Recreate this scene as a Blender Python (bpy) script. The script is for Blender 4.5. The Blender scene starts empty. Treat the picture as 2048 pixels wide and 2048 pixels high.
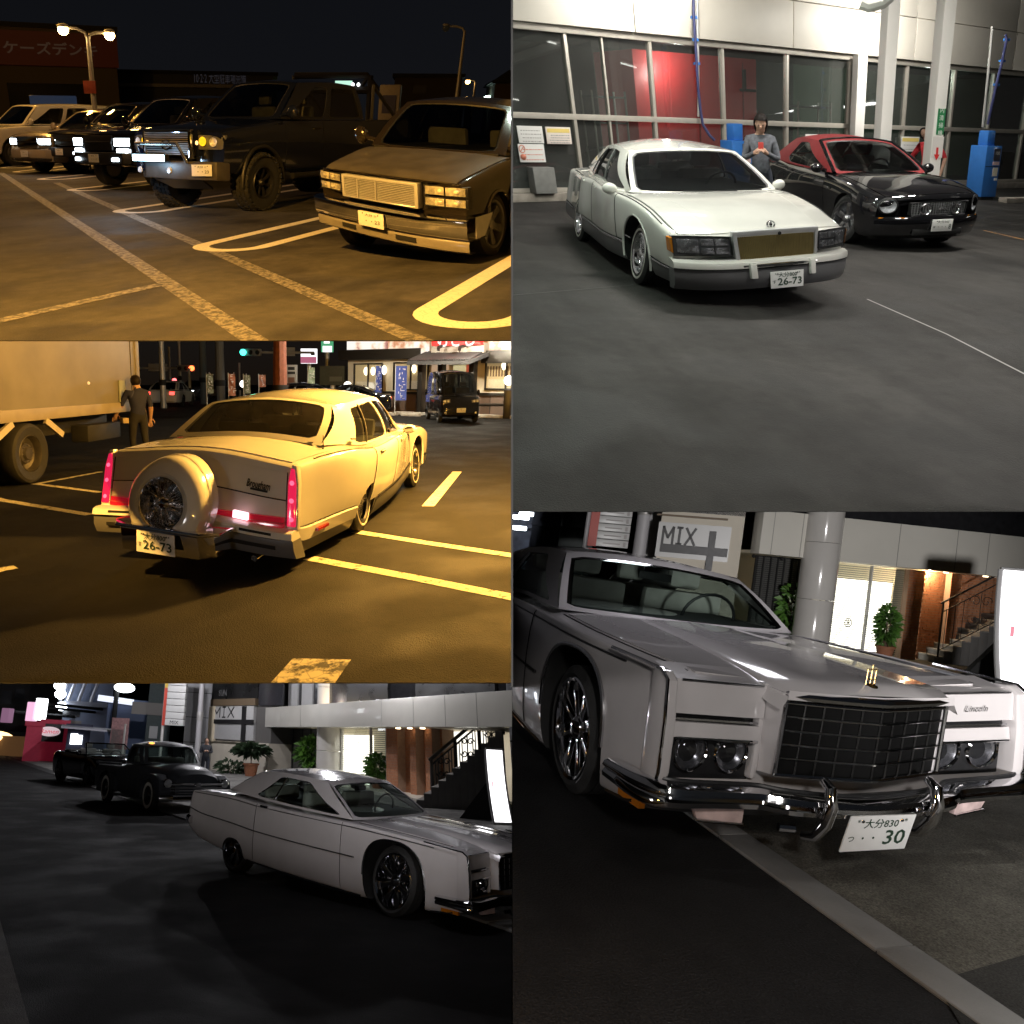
import bpy, bmesh, math, random
import numpy as np
from mathutils import Matrix, Vector
random.seed(7)
SC = bpy.context.scene
COL = SC.collection
# ------------------------------------------------------------------ camera, world, exposure
FPX = 1400.0                      # focal length in pixels of the 2048 px picture
cd = bpy.data.cameras.new('camera'); cam = bpy.data.objects.new('camera', cd); COL.objects.link(cam)
cd.sensor_width = 36.0; cd.lens = 36.0*FPX/2048.0; cd.clip_start = 0.05; cd.clip_end = 3000
cam.rotation_euler = (math.radians(90), 0, 0); SC.camera = cam
W = bpy.data.worlds.new('World'); SC.world = W; W.use_nodes = True
nt = W.node_tree; nt.nodes.clear()
sky = nt.nodes.new('ShaderNodeTexSky'); sky.sky_type = 'NISHITA'; sky.sun_disc = False
sky.sun_elevation = math.radians(-2.5); sky.sun_rotation = math.radians(200)
bg = nt.nodes.new('ShaderNodeBackground'); bg.inputs['Strength'].default_value = 0.07
wo = nt.nodes.new('ShaderNodeOutputWorld')
nt.links.new(sky.outputs[0], bg.inputs[0]); nt.links.new(bg.outputs[0], wo.inputs[0])
SC.view_settings.view_transform = 'Standard'; SC.view_settings.look = 'None'
SC.view_settings.exposure = 0.0; SC.view_settings.gamma = 1.0; SC.view_settings.use_curve_mapping = False
SC.cycles.use_denoising = True
SC.cycles.max_bounces = 8; SC.cycles.transparent_max_bounces = 16
SC.cycles.sample_clamp_indirect = 4.0
SC.cycles.caustics_reflective = False; SC.cycles.caustics_refractive = False

# ------------------------------------------------------------------ the five places, each on its own tilted terrace
def rotv(w):
    w = np.array(w, float); th = np.linalg.norm(w); k = w/th
    K = np.array([[0, -k[2], k[1]], [k[2], 0, -k[0]], [-k[1], k[0], 0]])
    return np.eye(3)+math.sin(th)*K+(1-math.cos(th))*K@K
class Place:
    def __init__(s, pose, off, lean=0.):
        s.R = rotv(pose[:3]); s.t = np.array(pose[3:]); s.off = off; s.k = np.append((s.R.T@np.array([lean, 0, 0]))[:2], 0)
        s.C = -s.R.T@s.t; s.C = s.C-s.k*s.C[2]    # everything upright on a terrace leans by k metres per metre of height
        s.M = Matrix([[*map(float, s.R[i]), float(s.t[i])] for i in range(3)]+[[0, 0, 0, 1]])
        s.up = s.R[:, 2]
    def ray(s, a, b):
        z = 1024/1932; u = (a*z+s.off[0]-1024)/FPX; v = (1024-(b*z+s.off[1]))/FPX
        d = s.R.T@np.array([u, 1, v]); return d-s.k*d[2]
    def g(s, a, b, z=0.0):                       # where a sight line meets the level z
        d = s.ray(a, b); return s.C+(z-s.C[2])/d[2]*d
    def w(s, a, b, A, B):                        # where it meets the upright wall through A and B
        n = np.array([-(B[1]-A[1]), B[0]-A[0], 0.]); d = s.ray(a, b)
        return s.C+(n@(np.array([A[0], A[1], 0])-s.C))/(n@d)*d
LOT = Place([-0.66103, -1.04594, 4.03642, -1.02398, 8.33353, 3.12288], (0, 0), .18)
FUEL = Place([0.40214, 0.38776, -1.39079, 2.32908, 7.89409, 2.57635], (1024, 0), -.215)
DINER = Place([0.15306, -0.13898, 1.50055, -2.37429, 10.55567, 0.39428], (0, 683), .05)
STREET = Place([-3.1388, -0.61354, -6.27009, -0.67639, 7.91474, -4.44863], (0, 1366), -.12)
FRONT = Place([0.41863, -0.14586, 4.94981, 1.23143, 4.02031, -1.60375], (1024, 1024), .06)
LOT.key, FUEL.key, DINER.key, STREET.key, FRONT.key = 'LOT', 'FUEL', 'DINER', 'STREET', 'FRONT'

# ------------------------------------------------------------------ lamps (street lamps, canopy tubes, lit rooms, added fills)
def lamp(P, kind, loc, energy, color, size=0.1, aim=None, spot=None, blend=.5, sizey=None, far=None):
    if far: loc = P.M.inverted()@Vector(far)      # far: world position of an added fill lamp, out of sight
    l = bpy.data.lights.new(kind.lower()+'_lamp', kind); o = bpy.data.objects.new(kind.lower()+'_lamp', l); COL.objects.link(o)
    l.energy = energy; l.color = color
    if kind == 'AREA':
        l.shape = 'RECTANGLE'; l.size = size; l.size_y = sizey or size
    else: l.shadow_soft_size = size
    if spot: l.spot_size = math.radians(spot); l.spot_blend = blend
    M = Matrix.Translation(loc)
    if aim is not None:
        d = Vector(aim)-Vector(loc); M = M@d.to_track_quat('-Z', 'Y').to_matrix().to_4x4()
    o.matrix_world = P.M@M
    return o
SOD = (1., .50, .09)
lamp(LOT, 'SPOT', (7.2, .6, 5.2), 6600, SOD, .12, aim=(1.5, -1.0, .3), spot=80, blend=.6)
lamp(LOT, 'POINT', (-12, -26, 7.5), 1800, SOD, .3)
lamp(LOT, 'POINT', (-4, -16, 6.5), 900, (1., .52, .2), .3)
lamp(LOT, 'POINT', (-.7, -6.1, .85), 26, (.45, .7, 1.), .1)
for x, y, e in ((-2.2, 0., 320), (-2.2, 5., 420), (3.5, 0., 110), (3.5, 5.0, 150)):
    lamp(FUEL, 'AREA', (x, y, 4.85), e, (1., .96, .88), .15, aim=(x, y, 0), sizey=1.3)
lamp(FUEL, 'AREA', (-8.0, 2., 4.75), 230, (1., .96, .88), .15, aim=(-9.6, 2, 2.5), sizey=1.3)
lamp(FUEL, 'AREA', (-10.3, 9., 4.75), 300, (1., .96, .88), .15, aim=(-12, 9, 2.5), sizey=1.3)
lamp(FUEL, 'POINT', (1.0, -2.1, 3.0), 130, (.82, 1., .84), .1)  # added greenish fill for the saloon's right side
lamp(FUEL, 'POINT', (-2.2, -2.1, 3.0), 130, (.82, 1., .84), .1)  # second added fill, further back along the same side
lamp(FUEL, 'POINT', (-12.2, 3.4, 2.9), 150, (1., .96, .9), .1)
lamp(FUEL, 'POINT', (-14.5, 12., 2.9), 130, (.9, 1., .9), .1)
lamp(DINER, 'POINT', (-1.6, -2.2, 2.6), 3000, SOD, .12)
lamp(DINER, 'POINT', (3.8, -1.95, 4.4), 1700, SOD, .12)
lamp(DINER, 'POINT', None, 55, SOD, .1, far=(-.9, .6, 0.))  # added fill beside the viewer for the near ground and rear face
lamp(DINER, 'POINT', (17.5, 4.5, 3.2), 900, (1., .88, .66), .1)
lamp(DINER, 'POINT', (18.2, .3, 3.2), 600, (1., .88, .66), .1)
lamp(STREET, 'SPOT', None, 2500, (1., .95, .92), .4, aim=(-11.5, 2.4, .8), spot=15, blend=.9, far=(-4, -9, 1.2))  # added fill from behind the viewer onto the old pickup
lamp(STREET, 'SPOT', None, 2200, (1., .95, .92), .4, aim=(-2.6, -.5, .6), spot=27, blend=.9, far=(-4, -9, 1.2))  # added fill from the same spot onto the coupe's flank
lamp(STREET, 'POINT', (-20, 13.6, 3.2), 260, (1., .78, .5), .02)
for x, y, e in ((-30, 10, 1000), (-22, 9.5, 760), (-13.5, 8.5, 620)):
    lamp(STREET, 'POINT', (x, y, 5.7), e, (.97, .95, 1.), .1)  # added fills above the frame that brighten the shop fronts
lamp(STREET, 'AREA', None, 22, (.95, .93, 1.), .8, aim=(-.3, .3, .8), far=(-1.4, 6.9, -.7), sizey=.8)  # added overhead fill for the coupe, hidden below the next terrace
lamp(FRONT, 'SPOT', None, 110, (1., .95, .94), .4, aim=(-.6, -.5, .7), spot=44, blend=.8, far=(2.5, -5, -.55))  # added frontal fill for the coupe's nose
lamp(FRONT, 'SPOT', None, 5000, (.98, .95, .94), .4, aim=(-8.5, 6.0, 1.8), spot=34, blend=.8, far=(2.5, -5, -.5))  # added fill reaching past the coupe to the shop front
lamp(FRONT, 'POINT', (-6.85, 8.4, 1.6), 40, (1., .72, .42), .02)
lamp(FRONT, 'SPOT', None, 95, (1., .95, .93), .3, aim=(-1.0, -.9, .75), spot=76, blend=.7, far=(-3.2, .3, -.3))  # added fill thrown across from the next terrace onto the fender
lamp(FRONT, 'AREA', None, 8, (.95, .93, 1.), .5, aim=(-.2, -.1, .8), far=(1.3, 4.5, .3), sizey=.7)  # added area fill over the hood, hidden from view
lamp(FRONT, 'SPOT', None, 260, (1., .95, .9), .2, aim=(1.5, -.4, .1), spot=70, blend=.9, far=(.7, -1.2, 1.2))  # added flash-like fill near the viewer for gutter and car front


# ------------------------------------------------------------------ materials
MC = {}
def mat(name, col, rough=.5, metal=0., coat=0., noise=0., nscale=8., bump=0., bscale=60., emit=None, estr=0., spec=.5, ior=1.45):
    if name in MC: return MC[name]
    m = bpy.data.materials.new(name); m.use_nodes = True; t = m.node_tree; b = t.nodes['Principled BSDF']
    b.inputs['Base Color'].default_value = (*col, 1); b.inputs['Roughness'].default_value = rough
    b.inputs['Metallic'].default_value = metal; b.inputs['Coat Weight'].default_value = coat
    b.inputs['Coat Roughness'].default_value = .03; b.inputs['Specular IOR Level'].default_value = spec
    if emit: b.inputs['Emission Color'].default_value = (*emit, 1); b.inputs['Emission Strength'].default_value = estr
    tc = t.nodes.new('ShaderNodeTexCoord')
    if noise:
        n = t.nodes.new('ShaderNodeTexNoise'); n.inputs['Scale'].default_value = nscale; n.inputs['Detail'].default_value = 6
        t.links.new(tc.outputs['Object'], n.inputs['Vector'])
        r = t.nodes.new('ShaderNodeMapRange'); r.inputs['From Min'].default_value = .3; r.inputs['From Max'].default_value = .7
        r.inputs['To Min'].default_value = 1-noise; r.inputs['To Max'].default_value = 1+noise
        t.links.new(n.outputs['Fac'], r.inputs['Value'])
        mx = t.nodes.new('ShaderNodeVectorMath'); mx.operation = 'SCALE'; mx.inputs[0].default_value = col
        t.links.new(r.outputs[0], mx.inputs['Scale']); t.links.new(mx.outputs[0], b.inputs['Base Color'])
        r2 = t.nodes.new('ShaderNodeMapRange'); r2.inputs['To Min'].default_value = max(0, rough-.12*noise/.3); r2.inputs['To Max'].default_value = min(1, rough+.12*noise/.3)
        t.links.new(n.outputs['Fac'], r2.inputs['Value']); t.links.new(r2.outputs[0], b.inputs['Roughness'])
    if bump:
        n2 = t.nodes.new('ShaderNodeTexNoise'); n2.inputs['Scale'].default_value = bscale; n2.inputs['Detail'].default_value = 4
        t.links.new(tc.outputs['Object'], n2.inputs['Vector'])
        bp = t.nodes.new('ShaderNodeBump'); bp.inputs['Strength'].default_value = bump; bp.inputs['Distance'].default_value = .02
        t.links.new(n2.outputs['Fac'], bp.inputs['Height']); t.links.new(bp.outputs[0], b.inputs['Normal'])
    MC[name] = m; return m
def glass(name, tint=(.6, .65, .62), refl=1.0):
    if name in MC: return MC[name]
    m = bpy.data.materials.new(name); m.use_nodes = True; t = m.node_tree; t.nodes.clear()
    o = t.nodes.new('ShaderNodeOutputMaterial'); a = t.nodes.new('ShaderNodeBsdfTransparent'); a.inputs[0].default_value = (*tint, 1)
    g = t.nodes.new('ShaderNodeBsdfGlossy'); g.inputs['Roughness'].default_value = .015; g.inputs['Color'].default_value = (refl, refl, refl, 1)
    lw = t.nodes.new('ShaderNodeLayerWeight'); lw.inputs[0].default_value = .5; pw = t.nodes.new('ShaderNodeMath'); pw.operation = 'POWER'; pw.inputs[1].default_value = 4.5; t.links.new(lw.outputs['Facing'], pw.inputs[0])
    f = t.nodes.new('ShaderNodeMath'); f.operation = 'MULTIPLY_ADD'; f.inputs[1].default_value = .9; f.inputs[2].default_value = .06; t.links.new(pw.outputs[0], f.inputs[0])
    x = t.nodes.new('ShaderNodeMixShader')
    t.links.new(f.outputs[0], x.inputs[0]); t.links.new(a.outputs[0], x.inputs[1]); t.links.new(g.outputs[0], x.inputs[2]); t.links.new(x.outputs[0], o.inputs[0])
    MC[name] = m; return m
def dusty(name, tint, veil):  # mixes an uneven grey diffuse haze into the glass
    m = glass(name, tint); t = m.node_tree; o = t.nodes['Material Output']; x = o.inputs[0].links[0].from_node; d = t.nodes.new('ShaderNodeBsdfDiffuse'); d.inputs[0].default_value = (.55, .55, .52, 1); y = t.nodes.new('ShaderNodeMixShader')
    n = t.nodes.new('ShaderNodeTexNoise'); n.inputs['Scale'].default_value = 1.5; r = t.nodes.new('ShaderNodeMapRange'); r.inputs['To Min'].default_value = veil*.6; r.inputs['To Max'].default_value = veil*1.4
    t.links.new(n.outputs[0], r.inputs[0]); t.links.new(r.outputs[0], y.inputs[0]); t.links.new(x.outputs[0], y.inputs[1]); t.links.new(d.outputs[0], y.inputs[2]); t.links.new(y.outputs[0], o.inputs[0]); return m
def emat(name, col, s):
    return mat(name, (.02, .02, .02), .5, emit=col, estr=s)
def asphalt(name, base, patch=.25, rough=.82, bumpy=.5, big=.35, speck=.5):
    m = bpy.data.materials.new(name); m.use_nodes = True; t = m.node_tree; b = t.nodes['Principled BSDF']; L = t.links.new
    tc = t.nodes.new('ShaderNodeTexCoord')
    def nz(s, d=5):
        n = t.nodes.new('ShaderNodeTexNoise'); n.inputs['Scale'].default_value = s; n.inputs['Detail'].default_value = d; L(tc.outputs['Object'], n.inputs['Vector']); return n
    def mr(n, a, c, lo=.3, hi=.7):
        r = t.nodes.new('ShaderNodeMapRange'); r.inputs['From Min'].default_value = lo; r.inputs['From Max'].default_value = hi
        r.inputs['To Min'].default_value = a; r.inputs['To Max'].default_value = c; L(n.outputs[0], r.inputs['Value']); return r
    def mul(a, c):
        k = t.nodes.new('ShaderNodeMath'); k.operation = 'MULTIPLY'; L(a.outputs[0], k.inputs[0]); L(c.outputs[0], k.inputs[1]); return k
    n1 = nz(big, 6); n2 = nz(5, 6); n3 = nz(130, 2); vo = t.nodes.new('ShaderNodeTexVoronoi'); vo.inputs['Scale'].default_value = 110; L(tc.outputs['Object'], vo.inputs['Vector'])
    st = nz(1.1, 9)
    k = mul(mul(mr(n1, 1-patch, 1+patch), mr(n2, .86, 1.14)), mul(mr(n3, 1-speck*.5, 1+speck*.6), mr(st, .55, 1.08, .34, .52)))
    mp = t.nodes.new('ShaderNodeMapping'); mp.inputs['Scale'].default_value = (.12, 1.6, 1); mp.inputs['Rotation'].default_value = (0, 0, .35); L(tc.outputs['Object'], mp.inputs[0]); n5 = t.nodes.new('ShaderNodeTexNoise'); n5.inputs['Scale'].default_value = 1.3; n5.inputs['Detail'].default_value = 7; L(mp.outputs[0], n5.inputs['Vector'])
    v2 = t.nodes.new('ShaderNodeTexVoronoi'); v2.inputs['Scale'].default_value = 24; L(tc.outputs['Object'], v2.inputs['Vector']); n6 = nz(9, 3)
    k = mul(mul(k, mr(n5, 1-patch*.7, 1+patch*.5)), mul(mr(v2, 2.1, 1., .03, .10), mr(n6, .90, 1.1)))
    v = t.nodes.new('ShaderNodeVectorMath'); v.operation = 'SCALE'; v.inputs[0].default_value = base; L(k.outputs[0], v.inputs['Scale']); L(v.outputs[0], b.inputs['Base Color'])
    b.inputs['Specular IOR Level'].default_value = .22; L(mr(st, rough-.07, rough+.08, .38, .56).outputs[0], b.inputs['Roughness'])
    bp = t.nodes.new('ShaderNodeBump'); bp.inputs['Strength'].default_value = bumpy; bp.inputs['Distance'].default_value = .006
    ad = t.nodes.new('ShaderNodeMath'); ad.operation = 'ADD'; L(n3.outputs[0], ad.inputs[0]); L(vo.outputs['Distance'], ad.inputs[1])
    L(ad.outputs[0], bp.inputs['Height']); L(bp.outputs[0], b.inputs['Normal'])
    MC[name] = m; return m
def worn(name, col, under, amount=.45, scale=14, crack=.4):
    m = bpy.data.materials.new(name); m.use_nodes = True; t = m.node_tree; b = t.nodes['Principled BSDF']; L = t.links.new
    tc = t.nodes.new('ShaderNodeTexCoord'); n = t.nodes.new('ShaderNodeTexNoise'); n.inputs['Scale'].default_value = scale; n.inputs['Detail'].default_value = 8; n.inputs['Roughness'].default_value = .7
    vo = t.nodes.new('ShaderNodeTexVoronoi'); vo.feature = 'DISTANCE_TO_EDGE'; vo.inputs['Scale'].default_value = 11
    L(tc.outputs['Object'], n.inputs['Vector']); L(tc.outputs['Object'], vo.inputs['Vector'])
    r = t.nodes.new('ShaderNodeMapRange'); r.inputs['From Min'].default_value = amount-.04; r.inputs['From Max'].default_value = amount+.06; L(n.outputs[0], r.inputs['Value'])
    r2 = t.nodes.new('ShaderNodeMapRange'); r2.inputs['From Min'].default_value = .01; r2.inputs['From Max'].default_value = .05; L(vo.outputs['Distance'], r2.inputs['Value'])
    mu = t.nodes.new('ShaderNodeMath'); mu.operation = 'MULTIPLY'; L(r.outputs[0], mu.inputs[0]); r2.inputs['To Min'].default_value = 1-crack; L(r2.outputs[0], mu.inputs[1])
    x = t.nodes.new('ShaderNodeMix'); x.data_type = 'RGBA'; x.inputs['A'].default_value = (*under, 1); x.inputs['B'].default_value = (*col, 1)
    L(mu.outputs[0], x.inputs['Factor']); L(x.outputs['Result'], b.inputs['Base Color']); b.inputs['Roughness'].default_value = .7
    MC[name] = m; return m
def paint(name, col, rough=.25, metal=0., coat=1.):
    return mat(name, col, rough, metal, coat, noise=.05, nscale=3)
CHROME = mat('chrome', (.78, .78, .8), .07, 1., noise=.06, nscale=9)
BRIGHT = mat('brushed_trim', (.6, .6, .62), .22, 1., noise=.08, nscale=12)
BLACK = mat('black_plastic', (.012, .012, .013), .45, noise=.2, nscale=20)
DARK = mat('dark_underside', (.006, .006, .006), .8, noise=.2, nscale=10)
RUBBER = mat('tyre_rubber', (.018, .018, .018), .75, noise=.3, nscale=14, bump=.2)
WHITEWALL = mat('whitewall_rubber', (.62, .6, .55), .6, noise=.12, nscale=14)
TINT = glass('tinted_glass', (.26, .28, .28))
CLEAR = glass('clear_glass', (.60, .68, .65))
LENS = glass('lamp_lens', (.85, .86, .88))
LCHR = mat('lamp_chrome', (.62, .62, .64), .24, .85, noise=.5, nscale=25)
REFL = mat('lamp_reflector', (.75, .76, .78), .35, .25, noise=.3, nscale=30)
HOUS = mat('lamp_housing', (.16, .16, .17), .3, .4, noise=.2)
FRAMEC = mat('grille_chrome', (.70, .70, .71), .3, .5, noise=.06, nscale=9)
SEAT = mat('seat_cloth', (.22, .21, .20), .8, noise=.2, nscale=8)
SEATW = mat('pale_leather', (.5, .48, .44), .55, noise=.1, nscale=8)
INK = mat('plate_ink', (.02, .05, .03), .5, noise=.1)
PLATE = mat('plate_enamel', (.8, .8, .78), .35, noise=.03, nscale=20)
REDLENS = mat('red_lens', (.35, .01, .015), .12, coat=.5, noise=.1, nscale=30)
AMBER = mat('amber_lens', (.6, .2, .01), .15, coat=.5, noise=.1, nscale=30)
SKIN = mat('skin', (.45, .27, .19), .6, noise=.08, nscale=20)
HAIR = mat('dark_hair', (.010, .007, .006), .6, noise=.3, nscale=40, spec=.15)

# ------------------------------------------------------------------ mesh helpers
def basis(n):
    n = np.array(n, float); n /= np.linalg.norm(n); a = np.array([0, 0, 1.]) if abs(n[2]) < .9 else np.array([1., 0, 0])
    u = np.cross(a, n); u /= np.linalg.norm(u); return u, np.cross(n, u), n
def strokes(mb, wall, s0, z0, w, h, o, gs, t):   # the letters M I X from straight strokes
    k = w/3.2
    def seg(x0, y0, x1, y1, tt=t):
        a, b = wall(s0+gs*x0*k, z0+y0*h, o), wall(s0+gs*x1*k, z0+y1*h, o); d = b-a; L = np.linalg.norm(d); d /= L; mb.obox((a+b)/2, d*(L/2+tt*.3), np.cross(d, wall.n)*tt/2, wall.n*.004)
    for q in ((0, 0, 0, 1), (1, 0, 1, 1), (0, 1, .5, .35), (.5, .35, 1, 1), (1.65, 0, 1.65, 1), (1.42, 0, 1.88, 0), (1.42, 1, 1.88, 1), (2.3, 0, 3.2, 1), (2.3, 1, 3.2, 0)): seg(*q)
    return mb
class MB:
    def __init__(s): s.v = []; s.f = []; s.m = []
    def add(s, v, f, mi=0):
        k = len(s.v); s.v += [tuple(map(float, p)) for p in v]; s.f += [tuple(i+k for i in q) for q in f]; s.m += [mi]*len(f); return s
    def box(s, x0, x1, y0, y1, z0, z1, mi=0):
        v = [(x, y, z) for x in (x0, x1) for y in (y0, y1) for z in (z0, z1)]
        return s.add(v, [(0, 1, 3, 2), (4, 6, 7, 5), (0, 4, 5, 1), (2, 3, 7, 6), (0, 2, 6, 4), (1, 5, 7, 3)], mi)
    def obox(s, c, ax, ay, az, mi=0):            # oriented box from half-axis vectors
        c, ax, ay, az = map(lambda q: np.array(q, float), (c, ax, ay, az))
        v = [c+i*ax+j*ay+k*az for i in (-1, 1) for j in (-1, 1) for k in (-1, 1)]
        return s.add(v, [(0, 1, 3, 2), (4, 6, 7, 5), (0, 4, 5, 1), (2, 3, 7, 6), (0, 2, 6, 4), (1, 5, 7, 3)], mi)
    def prism(s, poly, d, mi=0):                 # polygon of 3-D points pushed along d
        n = len(poly); p = [np.array(q, float) for q in poly]; d = np.array(d, float)
        return s.add(p+[q+d for q in p], [tuple(range(n))[::-1], tuple(range(n, 2*n))]+[(i, (i+1) % n, n+(i+1) % n, n+i) for i in range(n)], mi)
    def tube(s, pts, r, n=8, mi=0, closed=False, flat=None):
        pts = [np.array(p, float) for p in pts]; N = len(pts); v = []; pu = None
        for i in range(N):
            a = pts[(i-1) % N] if (closed or i) else pts[0]; b = pts[(i+1) % N] if (closed or i < N-1) else pts[-1]
            t = b-a; t /= max(np.linalg.norm(t), 1e-9)
            if pu is None: u, w, _ = basis(t)
            else:
                u = pu-t*(pu@t); u /= max(np.linalg.norm(u), 1e-9); w = np.cross(t, u)
            pu = u; rr = r[i] if hasattr(r, '__len__') else r
            for k in range(n):
                c = 2*math.pi*k/n; v.append(pts[i]+rr*(math.cos(c)*u+math.sin(c)*w))
        f = []
        for i in range(N if closed else N-1):
            j = (i+1) % N
            for k in range(n): f.append((i*n+k, i*n+(k+1) % n, j*n+(k+1) % n, j*n+k))
        if not closed: f += [tuple(range(n))[::-1], tuple(range((N-1)*n, N*n))]
        return s.add(v, f, mi)
    def lathe(s, prof, c, ax, n=32, mi=0, ang=2*math.pi):
        u, w, a = basis(ax); c = np.array(c, float); v = []; f = []; m = len(prof); full = ang > 6.28
        K = n if full else n+1
        for k in range(K):
            th = ang*k/n; d = math.cos(th)*u+math.sin(th)*w
            v += [c+r*d+h*a for r, h in prof]
        for k in range(n):
            j = (k+1) % K
            for i in range(m-1): f.append((k*m+i, j*m+i, j*m+i+1, k*m+i+1))
        return s.add(v, f, mi)
    def ball(s, c, r, nu=12, nv=8, mi=0):
        rx, ry, rz = r if hasattr(r, '__len__') else (r, r, r); v = []; f = []
        for j in range(nv+1):
            ph = math.pi*j/nv
            for i in range(nu):
                th = 2*math.pi*i/nu; v.append((c[0]+rx*math.sin(ph)*math.cos(th), c[1]+ry*math.sin(ph)*math.sin(th), c[2]+rz*math.cos(ph)))
        for j in range(nv):
            for i in range(nu): f.append((j*nu+i, (j+1)*nu+i, (j+1)*nu+(i+1) % nu, j*nu+(i+1) % nu))
        return s.add(v, f, mi)
    def grid(s, pts, mi=0, flip=False):          # pts [a][b] of points
        a, b = len(pts), len(pts[0]); v = [p for r in pts for p in r]; f = []
        for i in range(a-1):
            for j in range(b-1):
                q = (i*b+j, (i+1)*b+j, (i+1)*b+j+1, i*b+j+1); f.append(q[::-1] if flip else q)
        return s.add(v, f, mi)
    def text(s, txt, o, u, v, h, n=(0, 0, 0), mi=0, align='CENTER', width=None, bold=0., shear=0.):
        vs, fs = text_mesh(txt, align, bold, shear)
        if not len(vs): return s
        o, u, v = (np.array(q, float) for q in (o, u, v)); k = h
        w = vs[:, 0].max()-vs[:, 0].min(); kx = k if width is None else width/max(w, 1e-6)
        return s.add([o+u*p[0]*kx+v*p[1]*k for p in vs], fs, mi)
TXT = {}
def text_mesh(txt, align, bold, shear):
    key = (txt, align, bold, shear)
    if key not in TXT:
        c = bpy.data.curves.new('lettering', 'FONT'); c.body = txt; c.size = 1; c.align_x = align; c.align_y = 'CENTER'; c.resolution_u = 2; c.offset = bold; c.shear = shear; c.fill_mode = 'FRONT'
        o = bpy.data.objects.new('lettering', c); COL.objects.link(o); dg = bpy.context.evaluated_depsgraph_get(); dg.update()
        me = o.evaluated_get(dg).to_mesh()
        vs = np.array([p.co[:] for p in me.vertices]); fs = [tuple(p.vertices) for p in me.polygons]
        o.evaluated_get(dg).to_mesh_clear(); bpy.data.objects.remove(o); bpy.data.curves.remove(c)
        TXT[key] = (vs, fs)
    return TXT[key]
ALL = []                                         # (object, place) for the trimming at the end
def mk(P, name, mb, mats, parent=None, smooth=30, bevel=0., kind=None, M=None):
    me = bpy.data.meshes.new(name); me.from_pydata(mb.v, [], mb.f)
    mats = mats if isinstance(mats, (list, tuple)) else [mats]
    for m in mats: me.materials.append(m)
    for p, i in zip(me.polygons, mb.m): p.material_index = i
    bm = bmesh.new(); bm.from_mesh(me)
    if bevel: bmesh.ops.remove_doubles(bm, verts=bm.verts, dist=1e-5)
    bmesh.ops.recalc_face_normals(bm, faces=bm.faces)
    if bevel:
        es = [e for e in bm.edges if len(e.link_faces) == 2 and e.calc_face_angle(0) > .5]
        bmesh.ops.bevel(bm, geom=es, offset=bevel, segments=2, profile=.6, affect='EDGES', clamp_overlap=True)
    bm.to_mesh(me); bm.free()
    if smooth:
        me.polygons.foreach_set('use_smooth', [True]*len(me.polygons)); me.set_sharp_from_angle(angle=math.radians(min(smooth, 18) if bevel else smooth))
    me.update()
    o = bpy.data.objects.new(name, me); COL.objects.link(o)
    if parent is not None: o.parent = parent
    else: o.matrix_world = P.M@(M or Matrix())
    if kind: o['kind'] = kind
    ALL.append((o, P)); return o
def thing(P, name, label, cat, loc=(0, 0, 0), rz=0., group=None):
    o = bpy.data.objects.new(name, None); COL.objects.link(o); o.empty_display_size = .3
    o.matrix_world = P.M@Matrix.Translation(loc)@Matrix.Rotation(rz, 4, 'Z')
    o['label'] = label; o['category'] = cat
    if group: o['group'] = group
    ALL.append((o, P)); return o
def sub(parent, name, P, loc=(0, 0, 0)):
    o = bpy.data.objects.new(name, None); COL.objects.link(o); o.parent = parent; o.location = loc; ALL.append((o, P)); return o
def tag(o, label, cat, group=None):
    o['label'] = label; o['category'] = cat
    if group: o['group'] = group
    return o
def pchip(xs, ys, x):                            # monotone cubic through (xs, ys); ys may have trailing axes
    xs = np.array(xs, float); ys = np.array(ys, float); x = np.clip(np.array(x, float), xs[0], xs[-1])
    h = np.diff(xs); sh = (-1,)+(1,)*(ys.ndim-1); d = np.diff(ys, axis=0)/h.reshape(sh)
    m = np.zeros_like(ys); m[0] = d[0]; m[-1] = d[-1]
    if len(xs) > 2:
        w1 = (2*h[1:]+h[:-1]).reshape(sh); w2 = (h[1:]+2*h[:-1]).reshape(sh); a, b = d[:-1], d[1:]
        ok = a*b > 0
        with np.errstate(divide='ignore', invalid='ignore'): hm = (w1+w2)/(w1/a+w2/b)
        m[1:-1] = np.where(ok, hm, 0)
    i = np.clip(np.searchsorted(xs, x, side='right')-1, 0, len(xs)-2); t = ((x-xs[i])/h[i]).reshape((-1,)+(1,)*(ys.ndim-1)); hh = h[i].reshape(t.shape)
    return (2*t**3-3*t**2+1)*ys[i]+(t**3-2*t**2+t)*hh*m[i]+(-2*t**3+3*t**2)*ys[i+1]+(t**3-t**2)*hh*m[i+1]
def make_warp(pts, dis, wid=1.5, lam=.015):                # small smooth correction of a car's shape so that its measured points are met
    X = np.array(pts, float); D = np.array(dis, float); n = len(X)
    K = np.linalg.norm(X[:, None]-X[None], axis=2)+0
    K = np.exp(-(K/wid)**2); A = K+np.eye(n)*lam*8
    L = np.c_[np.ones(n), X]; reg = np.diag([.05, .6, .6, .6])
    ab = np.linalg.solve(L.T@L+reg*n*.3, L.T@D); W_ = np.linalg.solve(A, D-L@ab)
    def f(v):
        v = np.asarray(v, float); k = np.exp(-(np.linalg.norm(v[:, None]-X[None], axis=2)/wid)**2)
        return v+np.c_[np.ones(len(v)), v]@ab+k@W_
    return f
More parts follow.
